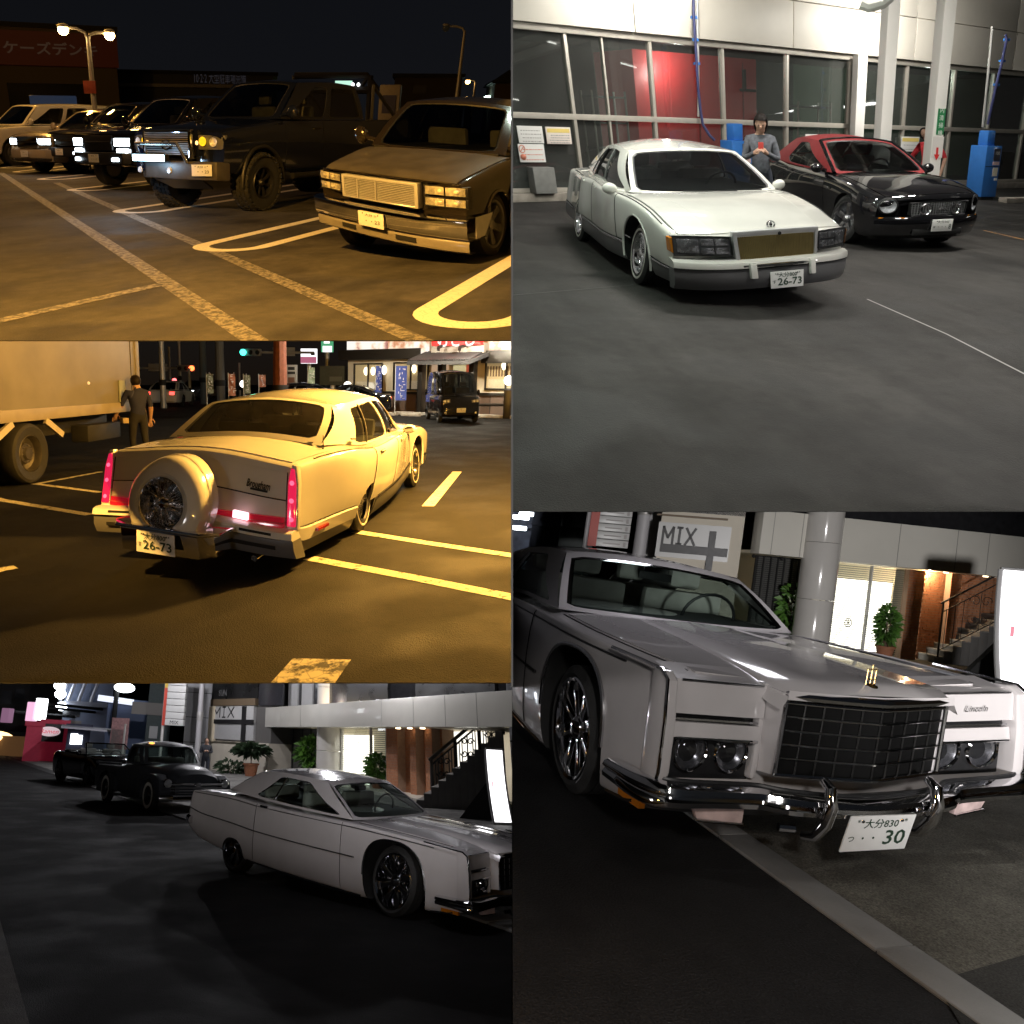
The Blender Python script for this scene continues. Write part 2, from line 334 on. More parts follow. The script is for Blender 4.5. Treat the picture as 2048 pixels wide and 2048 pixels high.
# ------------------------------------------------------------------ vehicles
class Loft:
    """half cross-sections along x; P(X,T) gives points on the right-hand (y<0) side"""
    def __init__(s, rows, tmpl):
        s.x = np.array([r[0] for r in rows], float); s.K = len(tmpl)
        S = []
        for r in rows:
            x, zb, w, zs, zt = r[:5]; sec = []
            for q in tmpl:
                if len(q) == 2: sec.append((w*q[0], zb+q[1]*(zs-zb)))
                else: sec.append((w*q[1], zs+q[2]*(zt-zs)))
            S.append(sec)
        s.S = np.array(S)
    def P(s, X, T):
        X = np.atleast_1d(np.array(X, float)); T = np.atleast_1d(np.array(T, float))
        sec = pchip(s.x, s.S, X)                                   # nx,K,2
        o = pchip(np.arange(s.K), np.swapaxes(sec, 0, 1), T)       # nt,nx,2
        o = np.swapaxes(o, 0, 1); R = np.empty(o.shape[:2]+(3,))
        R[..., 0] = X[:, None]; R[..., 1] = -o[..., 0]; R[..., 2] = o[..., 1]
        return R
    def t_at(s, x, z):                           # t of the side point at height z
        T = np.linspace(1, s.K-1, 200); q = s.P([x], T)[0]; return float(T[np.argmin(abs(q[:, 2]-z))])
MIR = np.array([1, -1, 1.]); NOLEAN = set()
class Car:
    def __init__(s, P, name, label, cat, loc=(0, 0), rz=0., warp=None, group=None, bend=None):
        s.P = P; s.rigid = warp is not None; s.root = thing(P, name, label, cat, (loc[0], loc[1], 0), rz, group); NOLEAN.update([s.root.name] if warp else []); s.warp = warp; s.bend = bend
    def tf(s, v):
        v = np.asarray(v, float)
        if s.bend: v = s.bend(v)
        if s.warp: v = s.warp(v)
        return v
    def add(s, name, mb, mats, parent=None, smooth=35, bevel=0., kind=None, rigid=False):
        if bevel:                                # bevel in true shape first
            o = mk(s.P, name, mb, mats, parent or s.root, smooth, bevel, kind); me = o.data
            v = np.array([p.co[:] for p in me.vertices])
            if not rigid and len(v): me.vertices.foreach_set('co', s.tf(v).ravel()); me.update()
            return o
        if not rigid and mb.v: mb.v = [tuple(p) for p in s.tf(np.array(mb.v))]
        return mk(s.P, name, mb, mats, parent or s.root, smooth, 0, kind)
    def body(s, L, mats, arches=(), nx=70, nt=34, name='body', xs=None, z_in=.52):
        X = np.unique(np.r_[np.linspace(L.x[0], L.x[-1], nx), L.x]); T = np.unique(np.r_[np.linspace(0, L.K-1, nt), np.arange(L.K)])
        R = L.P(X, T); Lf = R*MIR; ring = np.concatenate([R, Lf[:, -2:0:-1]], 1)  # closed ring
        n, m = ring.shape[:2]; v = ring.reshape(-1, 3); f = []
        for i in range(n-1):
            for j in range(m):
                k = (j+1) % m; f.append((i*m+j, i*m+k, (i+1)*m+k, (i+1)*m+j))
        f.append(tuple(range(m))[::-1]); f.append(tuple(range((n-1)*m, n*m)))
        mb = MB().add(v, f)
        o = mk(s.P, name, mb, mats, s.root, 0)
        bm = bmesh.new(); bm.from_mesh(o.data); bmesh.ops.recalc_face_normals(bm, faces=bm.faces); bm.to_mesh(o.data); bm.free()
        if arches:
            c = MB()
            for (x, z, r, *q) in arches:
                fl = q[0] if q else 0.                           # flattened top (squarer opening)
                for sd in (-1, 1):
                    poly = []
                    for k in range(40):
                        a = 2*math.pi*k/40; cx, cz = math.cos(a), math.sin(a)
                        if fl: e = 1/(1+fl); cx, cz = math.copysign(abs(cx)**e, cx), math.copysign(abs(cz)**e, cz)
                        poly.append((x+r*cx, sd*z_in, z+r*cz))
                    c.prism(poly, (0, sd*.9, 0), 1)
            cm = bpy.data.meshes.new('cut'); cm.from_pydata(c.v, [], c.f)
            for m_ in o.data.materials: cm.materials.append(m_)
            for p in cm.polygons: p.material_index = 1
            bm = bmesh.new(); bm.from_mesh(cm); bmesh.ops.recalc_face_normals(bm, faces=bm.faces); bm.to_mesh(cm); bm.free()
            co = bpy.data.objects.new('cut', cm); COL.objects.link(co)
            par = o.parent; o.parent = None; o.matrix_world = Matrix()
            md = o.modifiers.new('b', 'BOOLEAN'); md.object = co; md.operation = 'DIFFERENCE'; md.solver = 'EXACT'
            dg = bpy.context.evaluated_depsgraph_get(); dg.update()
            me = bpy.data.meshes.new_from_object(o.evaluated_get(dg)); o.modifiers.clear(); o.data = me; me.name = name
            bpy.data.objects.remove(co); o.parent = par; o.matrix_parent_inverse = Matrix()
        me = o.data; v = np.array([p.co[:] for p in me.vertices]); me.vertices.foreach_set('co', s.tf(v).ravel())
        me.polygons.foreach_set('use_smooth', [True]*len(me.polygons)); me.set_sharp_from_angle(angle=math.radians(40)); me.update()
        return o
    def patch(s, L, x0, x1, t0, t1, nx=14, nt=8, off=.006, mi=0, side=-1, skirt=.02, mb=None, span=False):
        """a skin panel lifted a little off the body, with turned-in edges"""
        mb = mb or MB(); X = np.linspace(x0, x1, nx); T = np.linspace(t0, t1, nt)
        R = L.P(X, T)
        if span: R = np.concatenate([R, (R*MIR)[:, -2::-1]], 1) if t1 >= L.K-1 else np.concatenate([R, (R*MIR)[:, ::-1]], 1)
        elif side > 0: R = R*MIR
        du = np.gradient(R, axis=0); dv = np.gradient(R, axis=1); N = np.cross(du, dv); N /= np.maximum(np.linalg.norm(N, axis=2, keepdims=True), 1e-9)
        cen = R.mean((0, 1)); ref = R-np.array([0, 0, .5]); ref[..., 0] = 0
        sg = np.sign((N*ref).sum(2).mean()) or 1; N *= sg
        O = R+N*off; I = R-N*skirt
        n, m = O.shape[:2]
        ext = np.empty((n+2, m+2, 3)); ext[1:-1, 1:-1] = O
        ext[0, 1:-1] = I[0]; ext[-1, 1:-1] = I[-1]; ext[1:-1, 0] = I[:, 0]; ext[1:-1, -1] = I[:, -1]
        ext[0, 0] = I[0, 0]; ext[0, -1] = I[0, -1]; ext[-1, 0] = I[-1, 0]; ext[-1, -1] = I[-1, -1]
        return mb.grid(ext, mi, flip=sg < 0)
    def line(s, L, pts, r=.006, side=-1, off=.004, n=6, mb=None):
        """a moulding or seam that follows the skin; pts are (x,t)"""
        mb = mb or MB(); q = []
        for x, t in pts:
            p = L.P([x], [t])[0, 0]; p = p+np.array([0, -off, 0])
            if t > L.K-3: p = p+np.array([0, off, off])
            q.append(p*MIR if side > 0 else p)
        return mb.tube(q, r, n)
    def plate(s, c, yaw, pitch, lines, w=.33, h=.165, name='number_plate'):
        """a 330 x 165 mm number plate with its characters; c = centre, yaw of its outward normal"""
        n = np.array([math.cos(yaw)*math.cos(pitch), math.sin(yaw)*math.cos(pitch), math.sin(pitch)])
        u = np.array([-math.sin(yaw), math.cos(yaw), 0]); v = np.cross(n, u)
        mb = MB().obox(c, u*w/2, v*h/2, n*.004)
        o = s.add(name, mb, PLATE, bevel=.002)
        t = MB(); q = np.array(c)+n*.0062
        for txt, dx, dz, hh, ww in lines: t.text(txt, q+u*dx*w+v*dz*h, u, v, hh*h, width=ww*w if ww else None, bold=.012)
        s.add('characters', t, INK, parent=o, smooth=0)
        for dx in (-.3, .3): s.add('bolt', MB().lathe([(0, .004), (.006, .003), (.008, 0)], q+u*dx*w+v*.36*h, n, 8), BRIGHT, parent=o)
        return o
    def wheel(s, x, y, z, R, width, style, rim=.2, side=None, sink=0.):
        side = side or (1 if y > 0 else -1); c = np.array([[x, y, z]], float); c = s.tf(c)[0] if s.warp else c[0]
        c[2] = R-sink; W_ = sub(s.root, 'wheel', s.P, tuple(c)); a = (0, side, 0); h = width/2
        t = MB(); sw = R-rim
        t.lathe([(rim, -h*.8), (rim+sw*.4, -h), (R-.03, -h*.92), (R, -h*.72), (R, -h*.3), (R-.006, -h*.28), (R-.006, -h*.2), (R, -h*.18), (R, h*.18), (R-.006, h*.2), (R-.006, h*.28), (R, h*.3), (R, h*.72), (R-.03, h*.92), (rim+sw*.4, h), (rim+.004, h*.86), (rim-.01, h*.6)], (0, 0, 0), a, 40)
        if style == 'offroad':
            for k in range(30):
                for q in (-.55, .55, -.95, .95, 0):
                    th = 2*math.pi*(k+(.5 if q in (.55, -.95, 0) else 0))/30; d = np.array([math.cos(th), 0, math.sin(th)]); e = np.array([-math.sin(th), 0, math.cos(th)])
                    t.obox(d*(R+.004-(.03 if abs(q) > .9 else 0))+np.array([0, q*h, 0]), d*.016, np.array([0, .16*h, 0]), e*.03)
        s.add('tyre', t, RUBBER, W_, rigid=True)
        if style in ('wire', 'white'):
            r0, r1 = (rim+.03, rim+.055) if style == 'wire' else (rim+.012, rim+.085)
            s.add('whitewall', MB().lathe([(r0, h*.985), ((r0+r1)/2, h*1.04), (r1, h*1.0)], (0, 0, 0), a, 40), WHITEWALL, W_, rigid=True)
        r = MB()
        if style == 'wire':
            r.lathe([(rim+.012, h*.9), (rim, h*.98), (rim-.018, h*.8), (rim-.03, h*.2), (rim-.05, -h*.2), (0, -h*.3)], (0, 0, 0), a, 40)
            s.add('rim', r, CHROME, W_, rigid=True)
            sp = MB()
            for k in range(44):
                th = 2*math.pi*k/44; t2 = th+(.28 if k % 2 else -.28); q = (.55, .2, .75)[k % 3]
                sp.tube([(math.cos(th)*.045, side*h*q, math.sin(th)*.045), (math.cos(t2)*(rim-.022), side*h*(.35 if k % 2 else .05), math.sin(t2)*(rim-.022))], .0028, 4)
            s.add('spokes', sp, CHROME, W_, rigid=True, kind='stuff')
            s.add('hub', MB().lathe([(0, h*.9), (.03, h*.88), (.04, h*.75), (.05, h*.7), (.05, 0)], (0, 0, 0), a, 20), CHROME, W_, rigid=True)
        elif style in ('five', 'multi', 'offroad', 'truck'):
            dk = style == 'offroad'; M_ = {'five': mat('alloy', (.5, .5, .52), .25, 1., noise=.1), 'multi': CHROME, 'offroad': mat('matt_black_alloy', (.02, .02, .022), .4, .4, noise=.15), 'truck': mat('alloy_dull', (.3, .3, .31), .4, .9, noise=.15)}[style]
            r.lathe([(rim+.014, h*.88), (rim+.004, h*.97), (rim-.012, h*.9), (rim-.022, h*.3), (rim-.03, -h*.5), (0, -h*.55)], (0, 0, 0), a, 44)
            s.add('rim', r, M_, W_, rigid=True)
            ns = {'five': 5, 'multi': 8, 'offroad': 8, 'truck': 6}[style]; wd = {'five': .042, 'multi': .03, 'offroad': .024, 'truck': .035}[style]
            for k in range(ns):
                th = 2*math.pi*k/ns+.3; d = np.array([math.cos(th), 0, math.sin(th)]); e = np.array([-math.sin(th), 0, math.cos(th)]); yy = np.array([0, side, 0])
                m0, m1 = d*.05+yy*h*.55, d*(rim-.008)+yy*h*.66; w0, w1 = wd*.8, wd*1.25
                v = [m0-e*w0, m0+e*w0, m1+e*w1, m1-e*w1]; mbk = MB().prism([p-yy*.05 for p in v], yy*.05)
                s.add('spoke', mbk, M_, W_, rigid=True, bevel=.008)
            s.add('hub', MB().lathe([(0, h*.86), (.035, h*.84), (.06, h*.66), (.07, h*.3)], (0, 0, 0), a, 20), M_, W_, rigid=True)
        else:                                   # 'white': dark steel wheel with small bright cap;  'steel'
            r.lathe([(rim+.012, h*.86), (rim, h*.95), (rim-.02, h*.6), (rim*.75, h*.3), (rim*.55, h*.45), (0, h*.45)], (0, 0, 0), a, 36)
            s.add('rim', r, mat('steel_wheel', (.03, .03, .032), .4, .5, noise=.2), W_, rigid=True)
            s.add('hub_cap', MB().lathe([(0, h*.8), (.04, h*.76), (.075, h*.6), (.085, h*.45)], (0, 0, 0), a, 20), CHROME if style == 'white' else BLACK, W_, rigid=True)
        return W_
    # ---- glasshouse
    def house(s, pts, paintm, glassm, sides, seal=BLACK, crown=.035, wsb=.10, rwb=.06, wins=(.06, .05, .94, .93), rwins=None, tumble=.03, belt_out=.03, roof_name='roof', lining=DARK):
        A = {k: np.array(v, float) for k, v in pts.items()}     # wb wt rt rb : right-hand corners, y<0
        bz = s
        def q3(a, c, e, u): return (1-u)**2*a+2*u*(1-u)*(2*c-.5*(a+e))+u*u*e
        def front(u, v, lo, hi, bl, bh):
            def crv(p, bx, bzz): a, e = p, p*MIR; c = (a+e)/2+np.array([bx, 0, bzz]); return q3(a, c, e, u)
            return crv(lo, bl, 0)*(1-v)+crv(hi, bh, crown)*v
        ws = lambda u, v: front(u, v, A['wb'], A['wt'], wsb, wsb*.55)+np.array([.3, 0, 1])*.018*math.sin(math.pi*v)
        rw = lambda u, v: front(u, v, A['rb'], A['rt'], -rwb, -rwb*.5)+np.array([-.3, 0, 1])*.015*math.sin(math.pi*v)
        zr = pts.get('_', None)
        def rail(u):
            p = A['wt']*(1-u)+A['rt']*u; b = math.sin(math.pi*u); return p+np.array([0, -.035*b, .03*b])
        def belt(u):
            p = A['wb']*(1-u)+A['rb']*u; b = math.sin(math.pi*min(1, max(0, u)))**.6; return p+np.array([0, -belt_out*b, -.01*b])
        def side(u, v):
            return belt(u)*(1-v)+rail(u)*v+np.array([0, -tumble*math.sin(math.pi*v), 0])
        def roof(u, v):                          # u front to back, v across
            r = rail(u); e = r*MIR; c = (r+e)/2+np.array([(wsb*.55)*(1-u)-(rwb*.5)*u, 0, crown*(1+.5*math.sin(math.pi*u))]); return q3(r, c, e, v)
        R = MB(); G = []; SL = MB()
        R.grid([[roof(u, v) for v in np.linspace(0, 1, 17)] for u in np.linspace(0, 1, 15)], 0)
        def holed(fn, u0, u1, poly, rib=3):
            P2 = np.array(poly, float)
            for f_ in (.045, .3, .25):           # round the corners
                nx_ = []
                for i in range(len(P2)):
                    a, b = P2[i], P2[(i+1) % len(P2)]; q_ = min(f_, .04/max(np.linalg.norm(b-a), 1e-6)) if f_ < .1 else (f_ if i % 2 else 0.); nx_ += [a*(1-q_)+b*q_, a*q_+b*(1-q_)]
                P2 = np.array([p for i, p in enumerate(nx_) if i == 0 or np.linalg.norm(p-nx_[i-1]) > 1e-7])
            c = P2.mean(0); asp = 1.
            co = [math.atan2(y-c[1], x-c[0]) for x in (u0, u1) for y in (0, 1)]
            an = sorted(list(np.linspace(-math.pi, math.pi, 56, endpoint=False)+.001)+co); inn = []; out = []
            for t in an:
                d = np.array([math.cos(t), math.sin(t)]); best = None
                for i in range(len(P2)):
                    a, b = P2[i]-c, P2[(i+1) % len(P2)]-c; M_ = np.array([d, a-b]).T
                    det = np.linalg.det(M_)
                    if abs(det) < 1e-12: continue
                    k, w = np.linalg.solve(M_, a)
                    if k > 0 and -1e-6 <= w <= 1+1e-6: best = k if best is None else min(best, k)
                ko = min([k for k in ((u1-c[0])/d[0] if d[0] > 1e-9 else 9e9, (u0-c[0])/d[0] if d[0] < -1e-9 else 9e9, (1-c[1])/d[1] if d[1] > 1e-9 else 9e9, (0-c[1])/d[1] if d[1] < -1e-9 else 9e9)])
                inn.append(c+d*best); out.append(c+d*ko)
            N = len(an)
            def loops(seq): return [[fn(*p) for p in lp] for lp in seq]
            inn, out = np.array(inn), np.array(out)
            lp = loops([out*(1-k)+inn*k for k in np.linspace(0, 1, rib+1)])
            lp = [l+[l[0]] for l in lp]; R.grid(lp, 0)
            sc = [inn, c+(inn-c)*.955]
            ls = loops(sc); ls = [l+[l[0]] for l in ls]
            ctr = np.array(fn(*c)); 
            eps = 1e-3; nn = np.cross(np.array(fn(c[0]+eps, c[1]))-ctr, np.array(fn(c[0], c[1]+eps))-ctr); nn /= np.linalg.norm(nn)
            hub = np.array([-1.6, 0, .8]); nn *= -np.sign(nn@(ctr-hub)) or 1     # nn points inwards
            SL.grid([ls[0], [p+nn*.012 for p in ls[1]]], 0)
            gl = loops([c+(inn-c)*k for k in (.97, .75, .5, .25)]); gl = [[p+nn*.008 for p in l]+[l[0]+nn*.008] for l in gl]
            g = MB().grid(gl); k0 = len(g.v); g.v.append(tuple(ctr+nn*.008)); b0 = 3*(N+1)
            for i in range(N): g.f.append((b0+i, b0+i+1, k0)); g.m.append(0)
            return g
        a, b, c_, d_ = wins
        G.append(('windshield', holed(ws, 0, 1, [(a, b), (c_, b), (c_, d_), (a, d_)])))
        a, b, c_, d_ = rwins or wins
        G.append(('rear_window', holed(rw, 0, 1, [(a, b), (c_, b), (c_, d_), (a, d_)])))
        for (u0, u1, poly) in sides:
            for mir in (0, 1):
                fn = (lambda u, v: side(u, v)*MIR) if mir else side
                G.append(('side_window', holed(fn, u0, u1, poly)))
        ro = s.add(roof_name, R, [paintm], smooth=35); bm = bmesh.new(); bm.from_mesh(ro.data); bmesh.ops.remove_doubles(bm, verts=bm.verts, dist=.002); bmesh.ops.recalc_face_normals(bm, faces=bm.faces); bm.to_mesh(ro.data); bm.free()
        ro.data.polygons.foreach_set('use_smooth', [True]*len(ro.data.polygons)); ro.data.set_sharp_from_angle(angle=math.radians(38))
        s.add('window_seals', SL, seal, smooth=0)
        for nm, g in G: s.add(nm, g, glassm, smooth=60)
        lin = MB().grid([[np.array(roof(u, v))*np.array([1, .97, 1])-np.array([0, 0, .02]) for v in np.linspace(0, 1, 9)] for u in np.linspace(.02, .98, 8)]); lin.prism([A['wb']*np.array([1, .9, 1])+np.array([0, 0, .012]), A['wb']*np.array([1, -.9, 1])+np.array([0, 0, .012]), A['rb']*np.array([1, -.9, 1])+np.array([0, 0, .012]), A['rb']*np.array([1, .9, 1])+np.array([0, 0, .012])], (0, 0, .004))
        s.add('cabin_lining', lin, lining, smooth=40)
        s.side, s.ws = side, ws
        return ro
    def mirror(s, x, y, z, m, h=.12, w=.19, d=.11):
        for sd in (-1, 1):
            mb = MB().ball((x, sd*(y+w*.45), z), (d*.6, w*.5, h*.52), 14, 10); mb.tube([(x-.01, sd*(y-.14), z-.045), (x, sd*(y+.03), z-.02)], .028, 8)
            o = s.add('mirror', mb, m, smooth=60)
            s.add('mirror_glass', MB().prism([(x-d*.56, sd*(y+w*.45)+w*.36*math.cos(a), z+h*.38*math.sin(a)) for a in np.linspace(0, 2*math.pi, 16, endpoint=False)], (-.012, 0, 0)), CHROME, parent=o)
    def seats(s, xs, y, z, m, h=.5, w=.27):
        for x in xs:
            for sd in (-1, 1):
                mb = MB().box(x-.06, x+.06, sd*y-w, sd*y+w, z-.35, z+h-.22); mb.box(x-.1, x+.45, sd*y-w, sd*y+w, z-.4, z-.25); mb.box(x-.08, x+.03, sd*y-.13, sd*y+.13, z+h-.2, z+h-.02)
                s.add('seat', mb, m, bevel=.05)
def seam(C, L, x, t0, t1, sides=(-1, 1), r=.004, m=DARK, name='door_seam', slant=0.):
    for sd in sides:
        C.add(name, C.line(L, [(x+slant*k, t) for k, t in zip(np.linspace(0, 1, 9), np.linspace(t0, t1, 9))], r, sd, off=-.0005, n=5), m)
OITA = lambda num, kana, cls: [('大分'+cls, 0, .27, .30, .56), (kana, -.40, -.12, .24, None), (num, .07, -.14, .60, .74)]
DOTS = [('*', -.36, .33, .2, None), ('*', .36, .33, .2, None)]
def fleetwood(P, kps, label, view):
    """long white four-door saloon, lowered on wire wheels; view 'front' or 'rear' says which end carries the extras"""
    def bend(v):
        v = v.copy(); y = np.abs(v[:, 1]); k = np.clip((v[:, 0]-.3)/.7, 0, 1); v[:, 0] -= .20*(y/.95)**3.2*k
        k = np.clip((-4.1-v[:, 0])/.4, 0, 1); v[:, 0] += k*(np.clip(v[:, 2]-.5, -.2, .5)*.28+.05*(y/.95)**4)
        return v
    C = Car(P, 'saloon_car', label, 'car', warp=make_warp(*kps, 1.1), bend=bend)
    WHITE = paint('ivory_car_paint', (.80, .79, .74), .16); GREY = paint('grey_lower_paint', (.14, .14, .145), .3, coat=.3)
    tm = [(0, 0), (.80, 0), (.95, .03), (.985, .25), (1.0, .5), (.999, .76), (.99, .92), (.968, .98), (.925, 1.0), ('t', .80, .3), ('t', .5, .78), ('t', 0, 1)]
    L = Loft([(-4.62, .24, .915, .90, .91), (-4.585, .21, .94, .915, .925), (-4.3, .18, .95, .92, .94), (-3.6, .17, .965, .935, .975), (-2.5, .16, .975, .93, .95), (-1.2, .16, .975, .92, .95),
              (-.5, .17, .97, .90, .945), (.3, .18, .96, .835, .89), (.75, .20, .945, .76, .795), (.97, .22, .92, .712, .735), (1.03, .24, .90, .685, .70)], tm)
    b = C.body(L, [WHITE, DARK], [(0, .33, .40), (-3.086, .22, .38)])
    top = L.K-1
    C.add('hood', C.patch(L, -.42, .985, 8.35, top, 26, 8, .007, span=True), WHITE)
    for sd in (-1, 1):
        C.add('hood_seam', C.line(L, [(x, 8.27) for x in np.linspace(-.45, .98, 24)], .0045, sd, off=.001), DARK); C.add('hood_crease', C.line(L, [(x, 9.9-.35*(.9-x)/1.3) for x in np.linspace(-.35, .95, 20)], .010, sd, off=-.001), WHITE)
    C.add('trunk_lid', C.patch(L, -4.56, -3.95, 8.3, top, 16, 8, .007, span=True), WHITE)
    for sd in (-1, 1):
        for (x0, x1) in ((-.62, -1.98), (-2.0, -3.02)):
            t0 = 3.3; d = C.add('door', C.patch(L, x1, x0, t0, 7.6, 18, 9, .005, side=sd), WHITE)
            hx = x1+.16; C.add('handle', C.line(L, [(hx, 6.35), (hx+.07, 6.38), (hx+.17, 6.36)], .013, sd, off=.016), WHITE, parent=d)
        for x in (-.61, -1.99, -3.03): C.add('door_seam', C.line(L, [(x, t) for t in np.linspace(3.35, 7.6, 10)], .0035, sd, off=.005), DARK)
        C.add('lower_cladding', C.patch(L, -2.68, -.42, 1.3, 3.1, 20, 6, .012, side=sd), GREY)
        C.add('lower_cladding', C.patch(L, .42, .98, 1.3, 3.1, 10, 6, .012, side=sd), GREY)
        C.add('lower_cladding', C.patch(L, -4.56, -3.48, 1.3, 3.1, 12, 6, .012, side=sd), GREY)
        for x0, x1 in ((-2.66, -.43), (.42, .95), (-4.55, -3.5)):
            C.add('chrome_moulding', C.line(L, [(x, 3.2) for x in np.linspace(x0, x1, 16)], .009, sd, off=.008), BRIGHT)
            C.add('black_moulding', C.line(L, [(x, 3.32) for x in np.linspace(x0, x1, 16)], .006, sd, off=.006), DARK)
        C.add('belt_moulding', C.line(L, [(x, 7.75) for x in np.linspace(-4.25, .72, 40)], .007, sd, off=.004), DARK)
        C.add('arch_lip', MB().tube([(.405*math.cos(a), sd*.958, .33+.405*math.sin(a)) for a in np.linspace(-.25, math.pi+.25, 26)], .013, 8), WHITE)
    # glasshouse
    C.house(dict(wb=(-.52, -.80, .925), wt=(-1.36, -.60, 1.325), rt=(-3.22, -.60, 1.30), rb=(-3.93, -.76, .965)), WHITE, TINT,
            [(0, .425, [(.045, .05), (.41, .05), (.41, .90), (.20, .90)]), (.425, 1, [(.44, .05), (.80, .06), (.765, .86), (.44, .90)])], crown=.05, wins=(.035, .04, .965, .94), rwins=(.05, .09, .95, .93))
    ds = MB()
    for sd in (-1, 1):
        for u in (.42, .645):
            ds.tube([np.array(C.side(u+(.03 if u > .6 else 0)*(1-v), v))*(MIR if sd > 0 else 1)+np.array([0, sd*.003, 0]) for v in np.linspace(.05, .9, 8)], .011 if u > .5 else .006, 6)
    C.add('window_divider', ds, BLACK)
    C.seats((-1.9, -2.95), .38, .82, SEAT); C.add('dashboard', MB().box(-.95, -.6, -.72, .72, .72, .93), DARK, bevel=.04)
    C.add('steering_wheel', MB().tube([(-1.15+.03*math.sin(a), .38+.19*math.cos(a), .93+.18*math.sin(a)) for a in np.linspace(0, 2*math.pi, 24, endpoint=False)], .014, 8, closed=True), BLACK)
    C.mirror(-.74, .90, .945, WHITE)
    for (x, y) in ((0, -.86), (0, .86), (-3.086, -.86), (-3.086, .86)): C.wheel(x, y, .31, .315, .17, 'wire', .205)
    if view == 'front':
        for sd in (-1, 1):
            y0, y1 = sd*.425, sd*.905; ya, yb = min(y0, y1), max(y0, y1)
            h = C.add('headlight', MB().box(.98, 1.062, ya, yb, .525, .70), HOUS, bevel=.012)
            rf = MB()
            for k, (f0, f1, z0, z1) in enumerate(((.04, .27, .625, .685), (.30, .52, .625, .685), (.04, .27, .545, .605), (.30, .52, .545, .605), (.56, .93, .55, .68))):
                a, e = y0+(y1-y0)*f0, y0+(y1-y0)*f1; rf.box(1.058, 1.066, min(a, e), max(a, e), z0, z1)
            C.add('reflector', rf, LCHR, parent=h, bevel=.004)
            C.add('lens', MB().grid([[(1.075, y, z) for z in np.linspace(.53, .695, 5)] for y in np.linspace(ya, yb, 18)]), LENS, parent=h)
            C.add('lamp_trim', MB().tube([(1.07, ya, .522), (1.07, yb, .522), (1.07, yb, .703), (1.07, ya, .703)], .006, 6, closed=True), DARK, parent=h)
            C.add('marker_lamp', MB().prism([(1.07, sd*.905, .54), (1.07, sd*.925, .55), (1.07, sd*.925, .68), (1.07, sd*.905, .69)], (-.12, 0, 0)), AMBER, parent=h)
        g = C.add('grille', MB().box(1.0, 1.045, -.385, .385, .465, .70), DARK)
        fr = MB()
        for z0, z1, y0, y1 in ((.712, .75, -.41, .41), (.452, .472, -.395, .395)): fr.box(1.02, 1.085, y0, y1, z0, z1)
        for sd in (-1, 1): fr.prism([(1.02, sd*.41, .745), (1.02, sd*.375, .745), (1.02, sd*.362, .46), (1.02, sd*.397, .46)], (.062, 0, 0))
        fr.box(1.02, 1.075, -.37, .37, .695, .712)
        C.add('grille_frame', fr, FRAMEC, parent=g, bevel=.006)
        fn = MB()
        for k in range(45):
            y = -.355+.71*k/44; fn.box(1.046, 1.072, y-.0045, y+.0045, .472, .70)
        C.add('grille_fins', fn, mat('gold_fin', (.40, .31, .13), .35, .6, noise=.1), parent=g)
        C.add('crest', MB().lathe([(0, .006), (.014, .006), (.018, 0)], (1.088, 0, .715), (1, 0, 0), 8), DARK, parent=g)
        o = MB(); o.tube([(.93+.0*math.cos(a), .034*math.cos(a), .775+.034*math.sin(a)) for a in np.linspace(-1.2, math.pi+1.2, 16)], .008, 6); o.tube([(.93, 0, .725), (.93, 0, .80)], .009, 6); o.ball((.93, 0, .775), (.006, .017, .02)); o.prism([(.99, -.03, .725), (.99, .03, .725), (.80, .012, .745), (.80, -.012, .745)], (0, 0, .012))
        C.add('hood_ornament', o, CHROME)
        up = MB(); lo = MB(); ys = np.linspace(-.935, .935, 40)
        prof = [(1.0, .485), (1.075, .485), (1.125, .465), (1.135, .44), (1.13, .402), (1.0, .40)]
        up.grid([[(x, y, z) for x, z in prof] for y in ys]); prof2 = [(1.0, .40), (1.118, .397), (1.122, .33), (1.10, .24), (1.05, .185), (.95, .18)]
        lo.grid([[(x, y, z) for x, z in prof2] for y in ys])
        for y in (ys[0], ys[-1]): up.add([(x, y, z) for x, z in prof], [tuple(range(6))]); lo.add([(x, y, z) for x, z in prof2], [tuple(range(6))])
        bp = C.add('bumper', up, WHITE); C.add('bumper_cladding', lo, GREY, parent=bp)
        C.add('bumper_moulding', MB().tube([(1.128, y, .402-.0*abs(y)) for y in ys], .007, 6), DARK, parent=bp)
        C.add('center_trim', MB().tube([(1.06, -.40, .455), (1.12, -.36, .43), (1.14, 0, .425), (1.12, .36, .43), (1.06, .40, .455)], .018, 8), CHROME, parent=bp)
        for y in (-.29, .29):
            C.add('bumper_guard', MB().prism([(1.12, y-.03, .46), (1.17, y-.03, .455), (1.18, y-.03, .31), (1.12, y-.03, .30)], (0, .06, 0)), WHITE, parent=bp, bevel=.015)
        C.plate((1.155, .02, .278), 0, 0, OITA('26-73', 'す', '800')+DOTS)
        for sd in (-1, 1):
            C.add('wiper', MB().tube([(-.44, .1+sd*.15+.3, .945), (-.46, -.15+sd*.15, .955)], .006, 5), BLACK)
            C.add('washer_nozzle', MB().ball((-.1, sd*.6, .9), (.03, .012, .008)), CHROME)
        C.add('script_badge', C.line(L, [(-.30, 3.7), (-.12, 3.7)], .009, -1, off=.006), BRIGHT)
    else:
        lit = mat('lit_tail_lens', (.5, .01, .03), .15, coat=.6, emit=(1., .02, .10), estr=.75)
        litc = mat('lit_tail_core', (.6, .1, .15), .15, emit=(1., .12, .24), estr=1.6)
